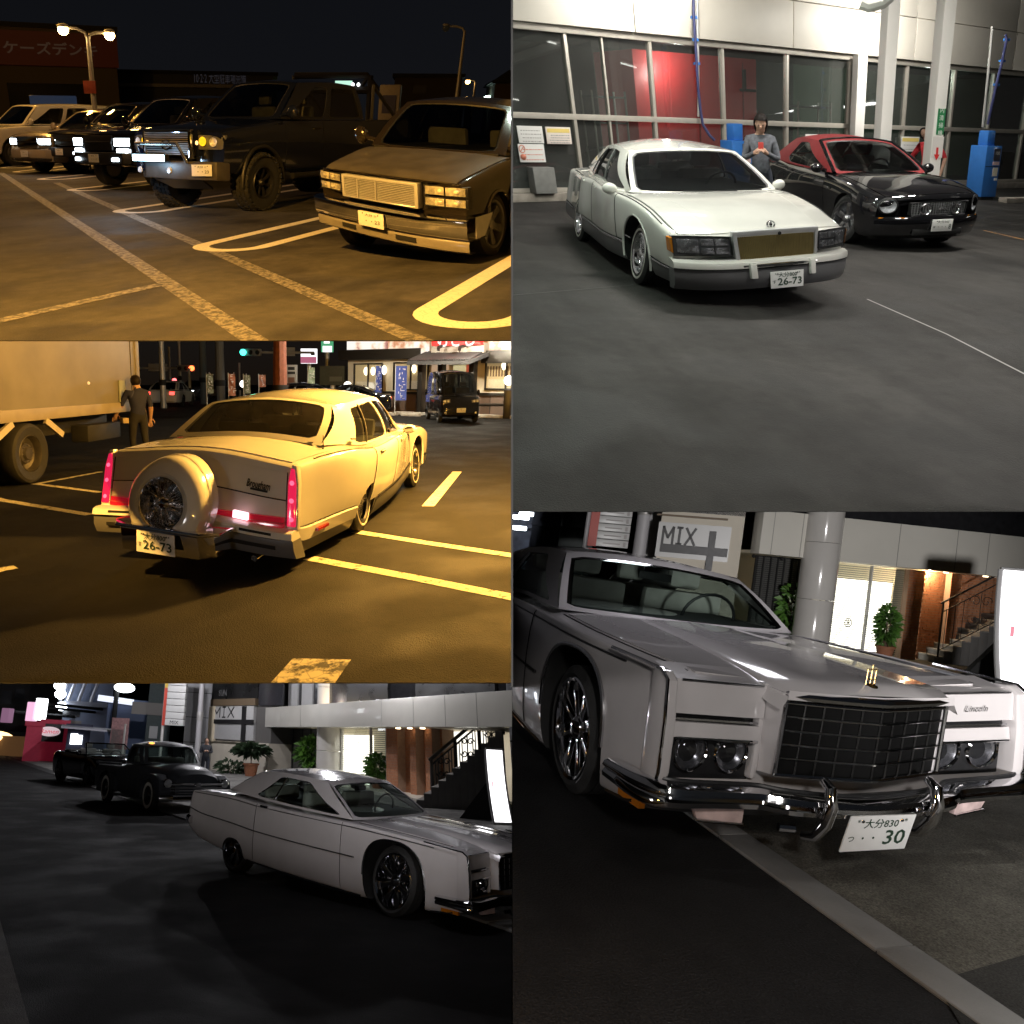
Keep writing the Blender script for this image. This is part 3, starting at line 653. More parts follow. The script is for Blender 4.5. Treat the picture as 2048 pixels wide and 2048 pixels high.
        for sd in (-1, 1):
            pl = [(.868, .435), (.95, .435), (.95, .78), (.925, .905), (.893, .912), (.878, .80)]
            t = C.add('tail_lamp_frame', MB().prism([(-4.58, sd*y*1.0+(0 if y < .9 else sd*.008), z+(.012 if z > .6 else -.012)) for y, z in pl], (-.055, 0, 0)), WHITE, bevel=.008)
            C.add('tail_lamp', MB().prism([(-4.6, sd*(y*.88+.91*.12), .05+z*.928) for y, z in pl], (-.05, 0, 0)), lit, parent=t, bevel=.006)
            for z in (.79, .655, .51): C.add('tail_bulb', MB().ball((-4.648, sd*.913, z), (.006, .022, .02), 10, 6), litc, parent=t)
        st = C.add('reflector_strip', MB().box(-4.66, -4.60, -.84, .84, .435, .515), mat('red_strip', (.42, .012, .02), .12, coat=.6, emit=(1, .02, .06), estr=.16), bevel=.006)
        C.add('strip_trim', MB().box(-4.664, -4.62, -.85, .85, .472, .478), mat('pink_trim', (.5, .1, .1), .2, noise=.1), parent=st)
        for sd in (-1, 1): C.add('reversing_lamp', MB().box(-4.668, -4.64, sd*.46-.07, sd*.46+.07, .448, .505), mat('reverse_lens', (.9, .8, .8), .15, emit=(1, .62, .72), estr=2.2 if sd < 0 else .3), parent=st, bevel=.004)
        C.add('trunk_face', MB().grid([[(-4.628, y, z) for z in np.linspace(.655, .855, 6)] for y in np.linspace(-.86, .86, 20)]), WHITE)
        C.add('trunk_seam', MB().tube([(-4.632, y, .648) for y in np.linspace(-.86, .86, 16)], .005, 5), DARK)
        for sd in (-1, 1): C.add('trunk_seam', MB().tube([(-4.632, sd*.862, z) for z in np.linspace(.44, .86, 8)], .004, 5), DARK)
        e = MB().text('Brougham', (-4.64, -.60, .73), (0, -1, 0), (0, 0, 1), .085, width=.23, bold=.02, shear=.3); e.box(-4.645, -4.63, -.69, -.53, .685, .70)
        C.add('emblem', e, mat('dark_emblem', (.03, .03, .03), .3, .5, noise=.1), smooth=0)
        up = MB(); lo = MB(); ys = np.linspace(-.95, .95, 40)
        prof = [(-4.56, .43), (-4.70, .43), (-4.735, .415), (-4.74, .365), (-4.72, .355), (-4.56, .355)]; prof2 = [(-4.56, .355), (-4.715, .352), (-4.71, .28), (-4.68, .20), (-4.5, .175)]
        up.grid([[(x, y, z) for x, z in prof] for y in ys]); lo.grid([[(x, y, z) for x, z in prof2] for y in ys])
        for y in (ys[0], ys[-1]): up.add([(x, y, z) for x, z in prof], [tuple(range(6))]); lo.add([(x, y, z) for x, z in prof2], [tuple(range(5))])
        bp = C.add('bumper', up, WHITE); C.add('bumper_cladding', lo, GREY, parent=bp)
        for sd in (-1, 1):
            C.add('bumper_slot', MB().box(-4.742, -4.72, min(sd*.50, sd*.78), max(sd*.50, sd*.78), .385, .405), DARK, parent=bp)
            C.add('bumper_slot', MB().box(-4.722, -4.69, min(sd*.42, sd*.80), max(sd*.42, sd*.80), .27, .30), DARK, parent=bp)
            sw = MB()
            for x0, x1 in ((-4.6, -3.5),):
                sw.grid([[np.array(L.P([x], [t])[0, 0])*(MIR if sd > 0 else 1)+np.array([0, sd*o_, 0]) for t, o_ in ((3.3, .004), (3.25, .03), (2.7, .03), (2.65, .004))] for x in np.linspace(x0, x1, 14)])
            C.add('bumper_side', sw, WHITE, parent=bp)
            C.add('side_marker', MB().box(-4.32, -4.12, sd*.955 if sd > 0 else -.992, .992 if sd > 0 else -.955, .355, .378), REDLENS, parent=bp)
        # spare-wheel kit
        k = C.add('spare_wheel_cover', MB().lathe([(.345, -.12), (.352, -.02), (.352, .06), (.335, .12), (.30, .15), (.235, .165), (.205, .15), (.2, .09)], (-4.93, 0, .575), (-1, 0, 0), 56), WHITE)
        C.add('cover_band', MB().lathe([(.354, -.03), (.358, -.025), (.358, .005), (.354, .01)], (-4.93, 0, .575), (-1, 0, 0), 56), WHITE, parent=k)
        w = C.add('spare_rim', MB().lathe([(.212, .155), (.205, .172), (.19, .15), (.17, .06), (.15, .03), (0, .03)], (-4.93, 0, .575), (-1, 0, 0), 44), CHROME, parent=k)
        sp = MB()
        for q in range(60):
            th = 2*math.pi*q/60; t2 = th+(.25 if q % 2 else -.25); sp.tube([(-5.07, .05*math.cos(th), .575+.05*math.sin(th)), (-4.985-.05*(q % 3 == 0), .18*math.cos(t2), .575+.18*math.sin(t2))], .0032, 4)
        C.add('spokes', sp, BRIGHT, parent=k, kind='stuff'); C.add('hub', MB().lathe([(0, .165), (.03, .16), (.05, .14), (.055, .05)], (-4.93, 0, .575), (-1, 0, 0), 20), CHROME, parent=k)
        shelf = MB(); plan = [(-4.72, -.47), (-5.0, -.47), (-5.13, -.36), (-5.15, .36), (-5.0, .47), (-4.72, .47)]
        shelf.prism([(x, y, .375) for x, y in plan], (0, 0, .028))
        box = MB().prism([(-4.7, -.42, .372), (-5.0, -.42, .372), (-5.10, -.33, .372), (-5.12, .33, .372), (-5.0, .42, .372), (-4.7, .42, .372)], (.03, 0, -.19))
        q = C.add('bumper_extension', box, CHROME, bevel=.012); C.add('chrome_shelf', shelf, CHROME, parent=q, bevel=.012)
        C.plate((-5.14, -.0, .278), math.pi, 0, OITA('26-73', 'す', '800')+DOTS)
        C.add('aerial', MB().tube([(-3.95, -.80, .93), (-3.94, -.80, .955), (-3.93, -.80, 1.06)], [.012, .006, .003], 6), BLACK)
        C.add('pillar_emblem', MB().box(-3.42, -3.30, -.822, -.80, 1.0, 1.012), mat('dark_emblem', (.03, .03, .03)))
        C.add('exhaust', MB().tube([(-4.5, -.6, .17), (-4.7, -.6, .16)], .028, 10), BRIGHT)
    return C

def lincoln(P, kps, label, wid=1.5, lam=.015):
    """long two-door coupe of the early seventies with hidden headlamps lifted open"""
    C = Car(P, 'coupe_car', label, 'car', warp=make_warp(*kps, wid, lam))
    WHITE = paint('pearl_car_paint', (.60, .57, .57), .2); TRIM = mat('dark_trim', (.05, .05, .05), .3, .7, noise=.1)
    tm = [(0, 0), (.86, 0), (.955, .02), (.985, .13), (1.0, .36), (1.0, .6), (.992, .80), (.98, .93), (.965, .985), (.94, 1.0), (.91, .965), ('t', .80, .1), ('t', .45, .82), ('t', 0, 1)]
    L = Loft([(-4.72, .34, .94, .80, .80), (-4.66, .28, .965, .84, .84), (-4.2, .17, .985, .865, .86), (-3.3, .12, .99, .89, .92), (-2.6, .10, .99, .875, .93), (-1.6, .10, .99, .875, .93), (-.7, .10, .99, .875, .905),
              (0, .12, .99, .855, .885), (.5, .16, .985, .83, .85), (.80, .21, .98, .81, .80), (.855, .24, .975, .80, .785)], tm); top = L.K-1
    C.body(L, [WHITE, DARK], [(0, .36, .42, .25), (-3.23, .0, .35, .25)], nx=80, nt=40)
    for sd in (-1, 1):
        C.add('door', C.patch(L, -2.62, -.78, 2.6, 8.2, 22, 12, .005, side=sd), WHITE)
        for x in (-.77, -2.63): C.add('door_seam', C.line(L, [(x, t) for t in np.linspace(2.6, 8.2, 10)], .0035, sd, off=.005), DARK)
        C.add('hood_seam', C.line(L, [(x, 10.85) for x in np.linspace(-.62, .8, 20)], .004, sd, off=.001), DARK)
        C.add('door_handle', C.line(L, [(-2.5, 7.6), (-2.4, 7.62), (-2.3, 7.6)], .016, sd, off=.02), CHROME)
        C.add('side_moulding', C.line(L, [(x, 4.75) for x in np.linspace(-4.68, -.55, 30)], .008, sd, off=.005), TRIM)
        C.add('fender_moulding', C.line(L, [(x, 9.6) for x in np.linspace(-.75, .80, 30)], .012, sd, off=.0), TRIM)
        C.add('crease_moulding', C.line(L, [(x, 7.25) for x in np.linspace(-4.6, .52, 40)], .006, sd, off=.003), BRIGHT if sd > 0 else TRIM)
        C.add('rocker_trim', C.line(L, [(x, 2.25) for x in np.linspace(-2.8, -.45, 20)], .014, sd, off=.006), CHROME)
        C.add('rocker_trim', C.line(L, [(x, 1.9+.3*k) for k, x in zip(np.linspace(0, 1, 9), np.linspace(.46, .74, 9))], .012, sd, off=.012), CHROME)
        C.add('arch_lip', MB().tube([(.42*math.copysign(abs(math.cos(a))**.8, math.cos(a)), sd*.992, .36+.42*abs(math.sin(a))**.8) for a in np.linspace(0, math.pi, 26)], .012, 6), BRIGHT)
        # fender blade at the very front
        bl = [(.80, .815), (.87, .812), (.925, .775), (.945, .60), (.95, .40), (.93, .33), (.80, .30)]
        C.add('fender_blade', MB().prism([(x, sd*.925, z) for x, z in bl], (0, sd*.062, 0)), WHITE, bevel=.014)
        C.add('blade_trim', MB().tube([(x+.004, sd*.985, z+.003) for x, z in [(.4, .838), (.7, .822)]+bl[:6]], .008, 6), CHROME)
        # headlamp bay
        y0, y1 = sorted((sd*.46, sd*.925))
        C.add('brow_panel', MB().grid([[(x, y, z) for x, z in ((.70, .83), (.84, .80), (.905, .785), (.912, .76), (.918, .642), (.86, .636))] for y in np.linspace(y0, y1, 6)]), WHITE)
        C.add('brow_trim', MB().tube([(.91, y0+.02, .782), (.91, y1-.02, .782)], .006, 6), BRIGHT)
        bay = C.add('lamp_bay', MB().box(.80, .87, y0, y1, .36, .64), BLACK)
        C.add('slot_trim', MB().box(.86, .905, y0+.01, y1-.01, .612, .621), BRIGHT, parent=bay)
        C.add('lamp_door', MB().prism([(.87, y0+.005, .606), (.915, y0+.005, .606), (.925, y0+.005, .542), (.88, y0+.005, .534)], (0, y1-y0-.01, 0)), WHITE, parent=bay, bevel=.006)
        C.add('lamp_door_trim', MB().tube([(.927, y0+.02, .54), (.927, y1-.02, .54)], .007, 6), CHROME, parent=bay)
        for y in (.80, .585):
            h = C.add('headlight', MB().lathe([(.092, -.02), (.092, .012), (.084, .02), (.078, .012)], (.885, sd*y, .482), (1, 0, -.04), 32), CHROME, parent=bay)
            C.add('reflector', MB().lathe([(0, -.02), (.04, -.015), (.08, .006)], (.882, sd*y, .482), (1, 0, -.04), 28), mat('dark_reflector', (.30, .30, .32), .16, .85, noise=.3, nscale=40), parent=bay)
            C.add('lens', MB().lathe([(0, .032), (.03, .03), (.06, .022), (.08, .01)], (.882, sd*y, .482), (1, 0, -.04), 28), LENS, parent=bay)
        C.add('fender_side', MB().box(.80, .91, min(sd*.44, sd*.475), max(sd*.44, sd*.475), .37, .80), WHITE, bevel=.02)
    # hood with its raised centre running into the grille
    C.add('hood', C.patch(L, -.60, .82, 11.0, top, 22, 9, .006, span=True), WHITE)
    rows = [(-.5, .34, .915, .905), (.2, .40, .895, .872), (.6, .445, .865, .835), (.85, .455, .838, .80), (.985, .452, .815, .765), (1.03, .445, .785, .755)]
    mb = MB(); mb.grid([[(x+(.05*(1-abs(k)) if x > .8 else 0), y, z) for (k, y, z) in ((-1.0, -w-.03, z1-.05), (-1, -w, z1), (-.9, -w+.035, z0-.004), (-.5, -w*.5, z0+.004), (0, 0, z0+.012), (.5, w*.5, z0+.004), (.9, w-.035, z0-.004), (1, w, z1), (1., w+.03, z1-.05))] for x, w, z0, z1 in [tuple(pchip([r[0] for r in rows], [r[1:] for r in rows], [xx])[0].tolist()) for xx in []] or [(xx, *pchip([r[0] for r in rows], [r[1:] for r in rows], [xx])[0]) for xx in np.linspace(-.5, 1.03, 26)]])
    C.add('hood_bulge', mb, WHITE, smooth=50)
    nose = MB(); nose.grid([[(1.03+(.05*(1-abs(k))), k*.445, z) for k in np.linspace(-1, 1, 13)] for z in (.79, .75)]); 
    for sd in (-1, 1): nose.prism([(.82, sd*.475, .80), (1.0, sd*.45, .775), (1.0, sd*.42, .42), (.82, sd*.45, .40)], (0, -sd*.03, 0))
    C.add('nose_panel', nose, WHITE)
    g = MB(); V = lambda y, e=0.: 1.0+e+.085*(1-abs(y)/.42)
    g.grid([[(V(y), y*(.98 if z < .5 else 1), z) for y in np.linspace(-.42, .42, 21)] for z in (.42, .75)]); gr = C.add('grille', g, mat('black_grille', (.006, .006, .006), .6, noise=.2, spec=.08), smooth=0)
    fr = MB()
    for z, r in ((.765, .02), (.735, .007), (.425, .009)): fr.tube([(V(y, .012), y, z) for y in np.linspace(-.435, .435, 23)], r, 8)
    for sd in (-1, 1): fr.tube([(V(.43, .008), sd*.43, z) for z in (.42, .77)], .011, 8)
    C.add('grille_frame', fr, CHROME, parent=gr)
    bars = MB(); dk = MB()
    for z in (.675, .615, .555, .495): bars.tube([(V(y, .012), y, z) for y in np.linspace(-.42, .42, 23)], .0048, 6)
    C.add('grille_bars', bars, CHROME, parent=gr)
    for y in (-.34, -.255, -.17, -.085, 0, .085, .17, .255, .34): dk.tube([(V(y, .006), y, z) for z in (.425, .74)], .0035, 5)
    C.add('grille_uprights', dk, TRIM, parent=gr)
    o = MB()
    for sd in (-1, 1): o.tube([(1.0, sd*.022, .835), (1.0, sd*.022, .905)], .004, 6)
    o.tube([(1.0, -.022, .905), (1.0, .022, .905)], .004, 6); o.tube([(1.0, -.022, .86), (1.0, .022, .86)], .004, 6); o.tube([(1.0, 0, .825), (1.0, 0, .925)], .004, 6); o.lathe([(.035, 0), (.03, .01), (.008, .018), (0, .02)], (1.0, 0, .822), (0, 0, 1), 12)
    C.add('hood_ornament', o, mat('brass', (.6, .42, .18), .2, 1., noise=.1))
    C.add('script_emblem', MB().text('Lincoln', (.925, .70, .705), (0, 1, 0), (0, 0, 1), .045, width=.13, shear=.3), BRIGHT, smooth=0)
    # bumper: one swept chrome bar that wraps round the corners
    path = []
    for sd in (-1, 1):
        q = [(sd*1.005, .58, .31, .045), (sd*1.012, .80, .315, .052), (sd*.985, .93, .315, .058), (sd*.90, .985, .318, .05), (sd*.74, 1.0, .322, .045), (sd*.52, 1.02, .325, .044), (sd*.40, 1.08, .322, .044), (sd*.2, 1.115, .318, .040)]
        path += q if sd < 0 else q[::-1]
    path = path[:8]+[(0., 1.13, .316, .038)]+path[8:]
    yy = np.array(path); tt = np.linspace(0, len(path)-1, 90); yy = pchip(np.arange(len(path)), yy, tt); bm_ = []
    for i, (y, x, z, h) in enumerate(yy):
        j0, j1 = max(0, i-1), min(len(yy)-1, i+1); d = np.array([yy[j1][1]-yy[j0][1], yy[j1][0]-yy[j0][0]]); d /= max(np.linalg.norm(d), 1e-6); n = np.array([d[1], -d[0]])  # outward in plan (x,y)
        if n[0]*1.0+n[1]*y*.2 < 0: n = -n
        bm_.append([(x+n[0]*a, y+n[1]*a, z+h*b_) for a, b_ in ((-.03, 1.0), (.015, 1.0), (.045, .75), (.052, .35), (.035, .05), (.05, -.3), (.045, -.75), (.01, -1.0), (-.03, -1.0))])
    bp = C.add('bumper', MB().grid(bm_), CHROME, smooth=50)
    C.add('bumper_top', MB().tube([(x-.03, y, z+h+.004) for y, x, z, h in yy[14:-14]], .010, 8), BLACK, parent=bp)
    for y in (-.27, .27):
        C.add('bumper_guard', MB().tube([(1.115, y, .435), (1.16, y, .41), (1.18, y, .34), (1.165, y, .27), (1.12, y*.99, .20), (1.05, y*.98, .175)], [.018, .024, .027, .027, .024, .02], 12), CHROME, parent=bp)
        C.add('guard_bar', MB().tube([(1.05, y*1.5, .215), (1.07, y*1.25, .215)], .018, 8), CHROME, parent=bp)
    va = MB(); va.grid([[(x-.10*(abs(y)/.95)**3, y, z) for x, z in ((.90, .30), (.92, .25), (.88, .20), (.78, .18))] for y in np.linspace(-.95, .95, 24)]); C.add('valance', va, mat('valance_grey', (.10, .10, .10), .4, .5, noise=.15))
    for sd in (-1, 1):
        t = C.add('turn_signal', MB().prism([(.93, sd*.80, .29), (.98, sd*.56, .29), (.98, sd*.56, .215), (.93, sd*.76, .215)], (.03, 0, 0)), mat('frosted_lamp', (.55, .42, .40), .2, coat=.4, noise=.25, nscale=14), bevel=.006)
        C.add('lamp_trim', MB().tube([(1.015, sd*.56, .213), (.962, sd*.77, .21)], .006, 6), CHROME, parent=t)
        C.add('side_marker', MB().box(.60, .80, sd*.93 if sd > 0 else -.965, .965 if sd > 0 else -.93, .20, .235), AMBER)
    C.plate((1.165, .0, .225), 0, -.2, [('大分830', 0, .27, .28, .52), ('つ', -.40, -.14, .22, None), ('・', -.22, -.14, .28, None), ('・', -.06, -.14, .28, None), ('30', .26, -.14, .58, .32)]+DOTS)
    C.house(dict(wb=(-.70, -.83, .895), wt=(-1.36, -.645, 1.265), rt=(-2.95, -.66, 1.27), rb=(-3.75, -.80, .935)), WHITE, CLEAR,
            [(0, 1, [(.05, .06), (.68, .08), (.725, .14), (.60, .86), (.215, .86)])], seal=CHROME, lining=mat('grey_lining', (.05, .05, .048), .8), crown=.04, wsb=.12, wins=(.03, .05, .97, .88), rwins=(.14, .15, .86, .9), tumble=.02)
    C.add('window_divider', MB().tube([np.array(C.side(.545-.03*v, v))+np.array([0, -.002, 0]) for v in np.linspace(.06, .86, 8)], .011, 6), CHROME)
    C.seats((-1.75, -2.75), .40, .80, SEATW, h=.52, w=.33); C.add('dashboard', MB().box(-1.0, -.75, -.75, .75, .70, .90), DARK, bevel=.04)
    C.add('steering_wheel', MB().tube([(-1.2+.05*math.sin(a), .40+.2*math.cos(a), .92+.19*math.sin(a)) for a in np.linspace(0, 2*math.pi, 24, endpoint=False)], .012, 8, closed=True), BLACK)
    C.add('rear_view_mirror', MB().box(-1.33, -1.31, -.12, .12, 1.15, 1.21), BLACK, bevel=.008)
    for (x, y) in ((0, -.86), (0, .86), (-3.23, -.80), (-3.23, .80)): C.wheel(x, y, .33, .335, .20, 'multi', .262)
    C.add('tail_panel', MB().box(-4.76, -4.70, -.86, .86, .50, .70), REDLENS, bevel=.01)
    C.add('rear_bumper', MB().tube([(-4.55, -.98, .42), (-4.74, -.93, .42), (-4.79, -.5, .42), (-4.8, 0, .42), (-4.79, .5, .42), (-4.74, .93, .42), (-4.55, .98, .42)], .06, 10), CHROME)
    return C

def pickup(P, name, label, cat, loc, rz, S, kps=None, group=None):
    """full-size truck; S scales and styles it"""
    def bend(v):
        v = v.copy(); y = np.abs(v[:, 1]); k = np.clip((v[:, 0]-.2)/.6, 0, 1); v[:, 0] -= S.get('bend', .10)*(y/.95)**3*k; return v
    C = Car(P, name, label, cat, loc, rz, make_warp(*kps) if kps else None, group, bend)
    BODY = S['paint']; zb, hd, cw, w = S['zb'], S['hood'], S['cowl'], S['w']; wbx = -S.get('wb', 3.4); nose = S.get('nose', .80); R = S['R']; rear = wbx-1.1; cabr = S.get('cab', -2.6); rfz = S['roof']; full = S.get('suv', False)
    tm = [(0, 0), (.82, 0), (.95, .03), (.985, .3), (1.0, .6), (.995, .82), (.97, .94), (.92, 1.0), ('t', .8, .3), ('t', .45, .8), ('t', 0, 1)]
    rows = [(rear, zb+.08, w-.03, cw-.03, cw-.02), (rear+.1, zb, w, cw, cw), (cabr-.1, zb, w, cw, cw), (-.6, zb, w, cw-.01, cw+.03), (.2, zb+.02, w, hd+.06, hd+.10), (nose-.15, zb+.05, w-.02, hd+.01, hd+.04), (nose, zb+.08, w-.04, hd-.03, hd-.01)]
    L = Loft(rows, tm); top = L.K-1
    C.body(L, [BODY, DARK], [(0, R, R+S.get('gap', .08), .15), (wbx, R, R+S.get('gap', .08), .15)], nx=50, nt=26, z_in=w-.42)
    C.add('hood', C.patch(L, -.55, nose-.03, 7.3, top, 16, 7, .007, span=True), S.get('hood_paint', BODY))
    for sd in (-1, 1):
        for x0, x1 in ((-.62, -1.62), (-1.64, cabr+.05)):
            d = C.add('door', C.patch(L, x1, x0, 2.4, 6.4, 10, 7, .006, side=sd), BODY); C.add('handle', C.line(L, [(x1+.1, 5.2), (x1+.28, 5.2)], .016, sd, off=.02), S.get('handle', BLACK), parent=d)
        C.add('arch_flare', MB().tube([((R+S.get('gap', .08)+.01)*math.cos(a), sd*(w+.004), R+(R+S.get('gap', .08)+.01)*math.sin(a)) for a in np.linspace(-.1, math.pi+.1, 22)], S.get('flare', .015), 8), S.get('flare_paint', BODY))
        if S.get('step'): C.add('side_step', MB().tube([(-.75, sd*(w+.03), zb-.05), (cabr, sd*(w+.03), zb-.05)], .05, 10), BLACK)
    rt = (cabr+.15 if not full else rear+.4); rb = (cabr if not full else rear+.12)
    C.house(dict(wb=(-.55, -w*.86, cw+.02), wt=(-1.22, -w*.70, rfz), rt=(rt, -w*.70, rfz+.01), rb=(rb, -w*.86, cw+.02)), BODY, S.get('glass', TINT),
            ([(0, .5, [(.05, .06), (.47, .06), (.47, .86), (.26, .86)]), (.5, 1, [(.53, .06), (.95, .06), (.93, .86), (.53, .86)])] if not full else
             [(0, .34, [(.04, .06), (.32, .06), (.32, .86), (.16, .86)]), (.34, .62, [(.36, .06), (.60, .06), (.60, .86), (.36, .86)]), (.62, 1, [(.65, .06), (.95, .06), (.92, .86), (.65, .86)])]), crown=.04)
    C.seats((-1.7,), .42, cw-.05, SEAT); C.mirror(-.66, w-.02, cw+.12, S.get('mirror', BODY), h=.2, w=.2)
    if not full:
        bed = MB()
        bed.box(rear+.1, cabr-.12, -w+.08, w-.08, cw-.02, cw+.012); C.add('bed_rail', bed, BLACK, bevel=.01)
        if S.get('sport_bar'):
            for sd in (-1, 1): C.add('sport_bar', MB().tube([(cabr-.25, sd*(w-.12), cw), (cabr-.3, sd*(w-.16), rfz+.02), (rear+.5, sd*(w-.12), cw+.02)], .035, 8), BLACK)
    for (x, y) in ((0, -1), (0, 1), (wbx, -1), (wbx, 1)): C.wheel(x, y*(w-S['tw']/2+S.get('poke', 0)), R, R, S['tw'], S['wheel'], S['rim'])
    S['front'](C, S, L, w, nose, hd, zb)
    return C
LITW = lambda s: emat('lit_lamp_%g' % s, (.80, .93, 1.0), s)
def two_lamps(C, S, w, nose, z0, z1, y0, y1, lit=0., xx=None):
    x = xx or nose
    for sd in (-1, 1):
        ya, yb = sorted((sd*y0, sd*y1))
        h = C.add('headlight', MB().box(x-.12, x+.02, ya, yb, z0, z1), BLACK, bevel=.02)
        if lit: C.add('lit_lens', MB().box(x+.0, x+.03, ya+.02, yb-.02, z0+.02, z1-.02), LITW(lit), parent=h, bevel=.02)
        else:
            C.add('reflector', MB().box(x+.0, x+.024, ya+.02, yb-.02, z0+.02, z1-.02), REFL, parent=h, bevel=.01)
def sierra_front(C, S, L, w, nose, hd, zb):
    RF = mat('amber_reflector', (.85, .78, .62), .4, .2, noise=.4, nscale=22)
    for sd in (-1, 1):
        ya, yb = sorted((sd*.53, sd*.93))
        for z0, z1 in ((.725, .825), (.615, .71)):
            h = C.add('headlight', MB().box(.70, .80, ya, yb, z0, z1), BLACK, bevel=.008)
            rf = MB()
            for k in range(2): rf.box(.795, .806, ya+.012+k*(yb-ya-.02)/2, ya-.004+(k+1)*(yb-ya-.02)/2, z0+.01, z1-.01)
            C.add('reflector', rf, RF, parent=h, bevel=.004)
            for dy in (-.05, .1): C.add('bulb', MB().ball((.812, (ya+yb)/2+sd*dy, (z0+z1)/2), (.006, .028, .019)), RF, parent=h)
            C.add('lens', MB().box(.812, .824, ya, yb, z0, z1), LENS, parent=h, bevel=.004)
    g = C.add('grille', MB().box(.70, .80, -.455, .455, .60, .805), DARK)
    fr = MB()
    fr.box(.74, .85, -.49, .49, .80, .835); fr.box(.74, .85, -.48, .48, .575, .60)
    for sd in (-1, 1): fr.box(.74, .85, min(sd*.45, sd*.49), max(sd*.45, sd*.49), .576, .834)
    C.add('grille_frame', fr, FRAMEC, parent=g, bevel=.015)
    b = MB()
    for k in range(11): b.box(.80, .842, -.452, .452, .606+k*.0180, .6145+k*.0180)
    for y in (0, -.25): b.box(.79, .84, y-.006, y+.006, .60, .80)
    C.add('grille_bars', b, FRAMEC, parent=g)
    C.add('hood_trim', MB().box(.76, .81, -.86, .86, .84, .856), CHROME, bevel=.006)
    ys = np.linspace(-.965, .965, 36)
    def sweep(prof): return MB().grid([[(x, y, z) for x, z in prof] for y in ys])
    bp = C.add('bumper', sweep([(.70, .535), (.90, .535), (.95, .515), (.955, .50), (.94, .44), (.945, .40), (.93, .335), (.90, .315), (.70, .31)]), CHROME, smooth=40)
    for sd in (-1, 1):
        C.add('bumper_end', MB().prism([(.2, sd*.962, .53), (.72, sd*.962, .535), (.72, sd*.962, .315), (.45, sd*.962, .315)], (0, sd*.012, 0)), CHROME, parent=bp)
    v = C.add('valance', sweep([(.70, .312), (.88, .312), (.90, .27), (.89, .19), (.84, .165), (.70, .165)]), mat('valance_paint', (.22, .2, .17), .3, coat=.4, noise=.1))
    for sd in (-1, 1): C.add('valance_vent', MB().box(.88, .908, sd*.37-.11, sd*.37+.11, .225, .275), DARK, parent=v)
    C.plate((.965, .0, .395), 0, 0, [('大分', -.06, .27, .2, .3), ('11', .2, .27, .2, None), ('・・23', .05, -.14, .36, .55)])
    C.add('cowl_grille', MB().box(-.62, -.5, -.75, .75, 1.0, 1.03), DARK)
    for y in (-.35, .3): C.add('wiper', MB().tube([(-.52, y, 1.04), (-.6, y+.25, 1.055), (-.66, y+.5, 1.075)], .008, 5), BLACK)
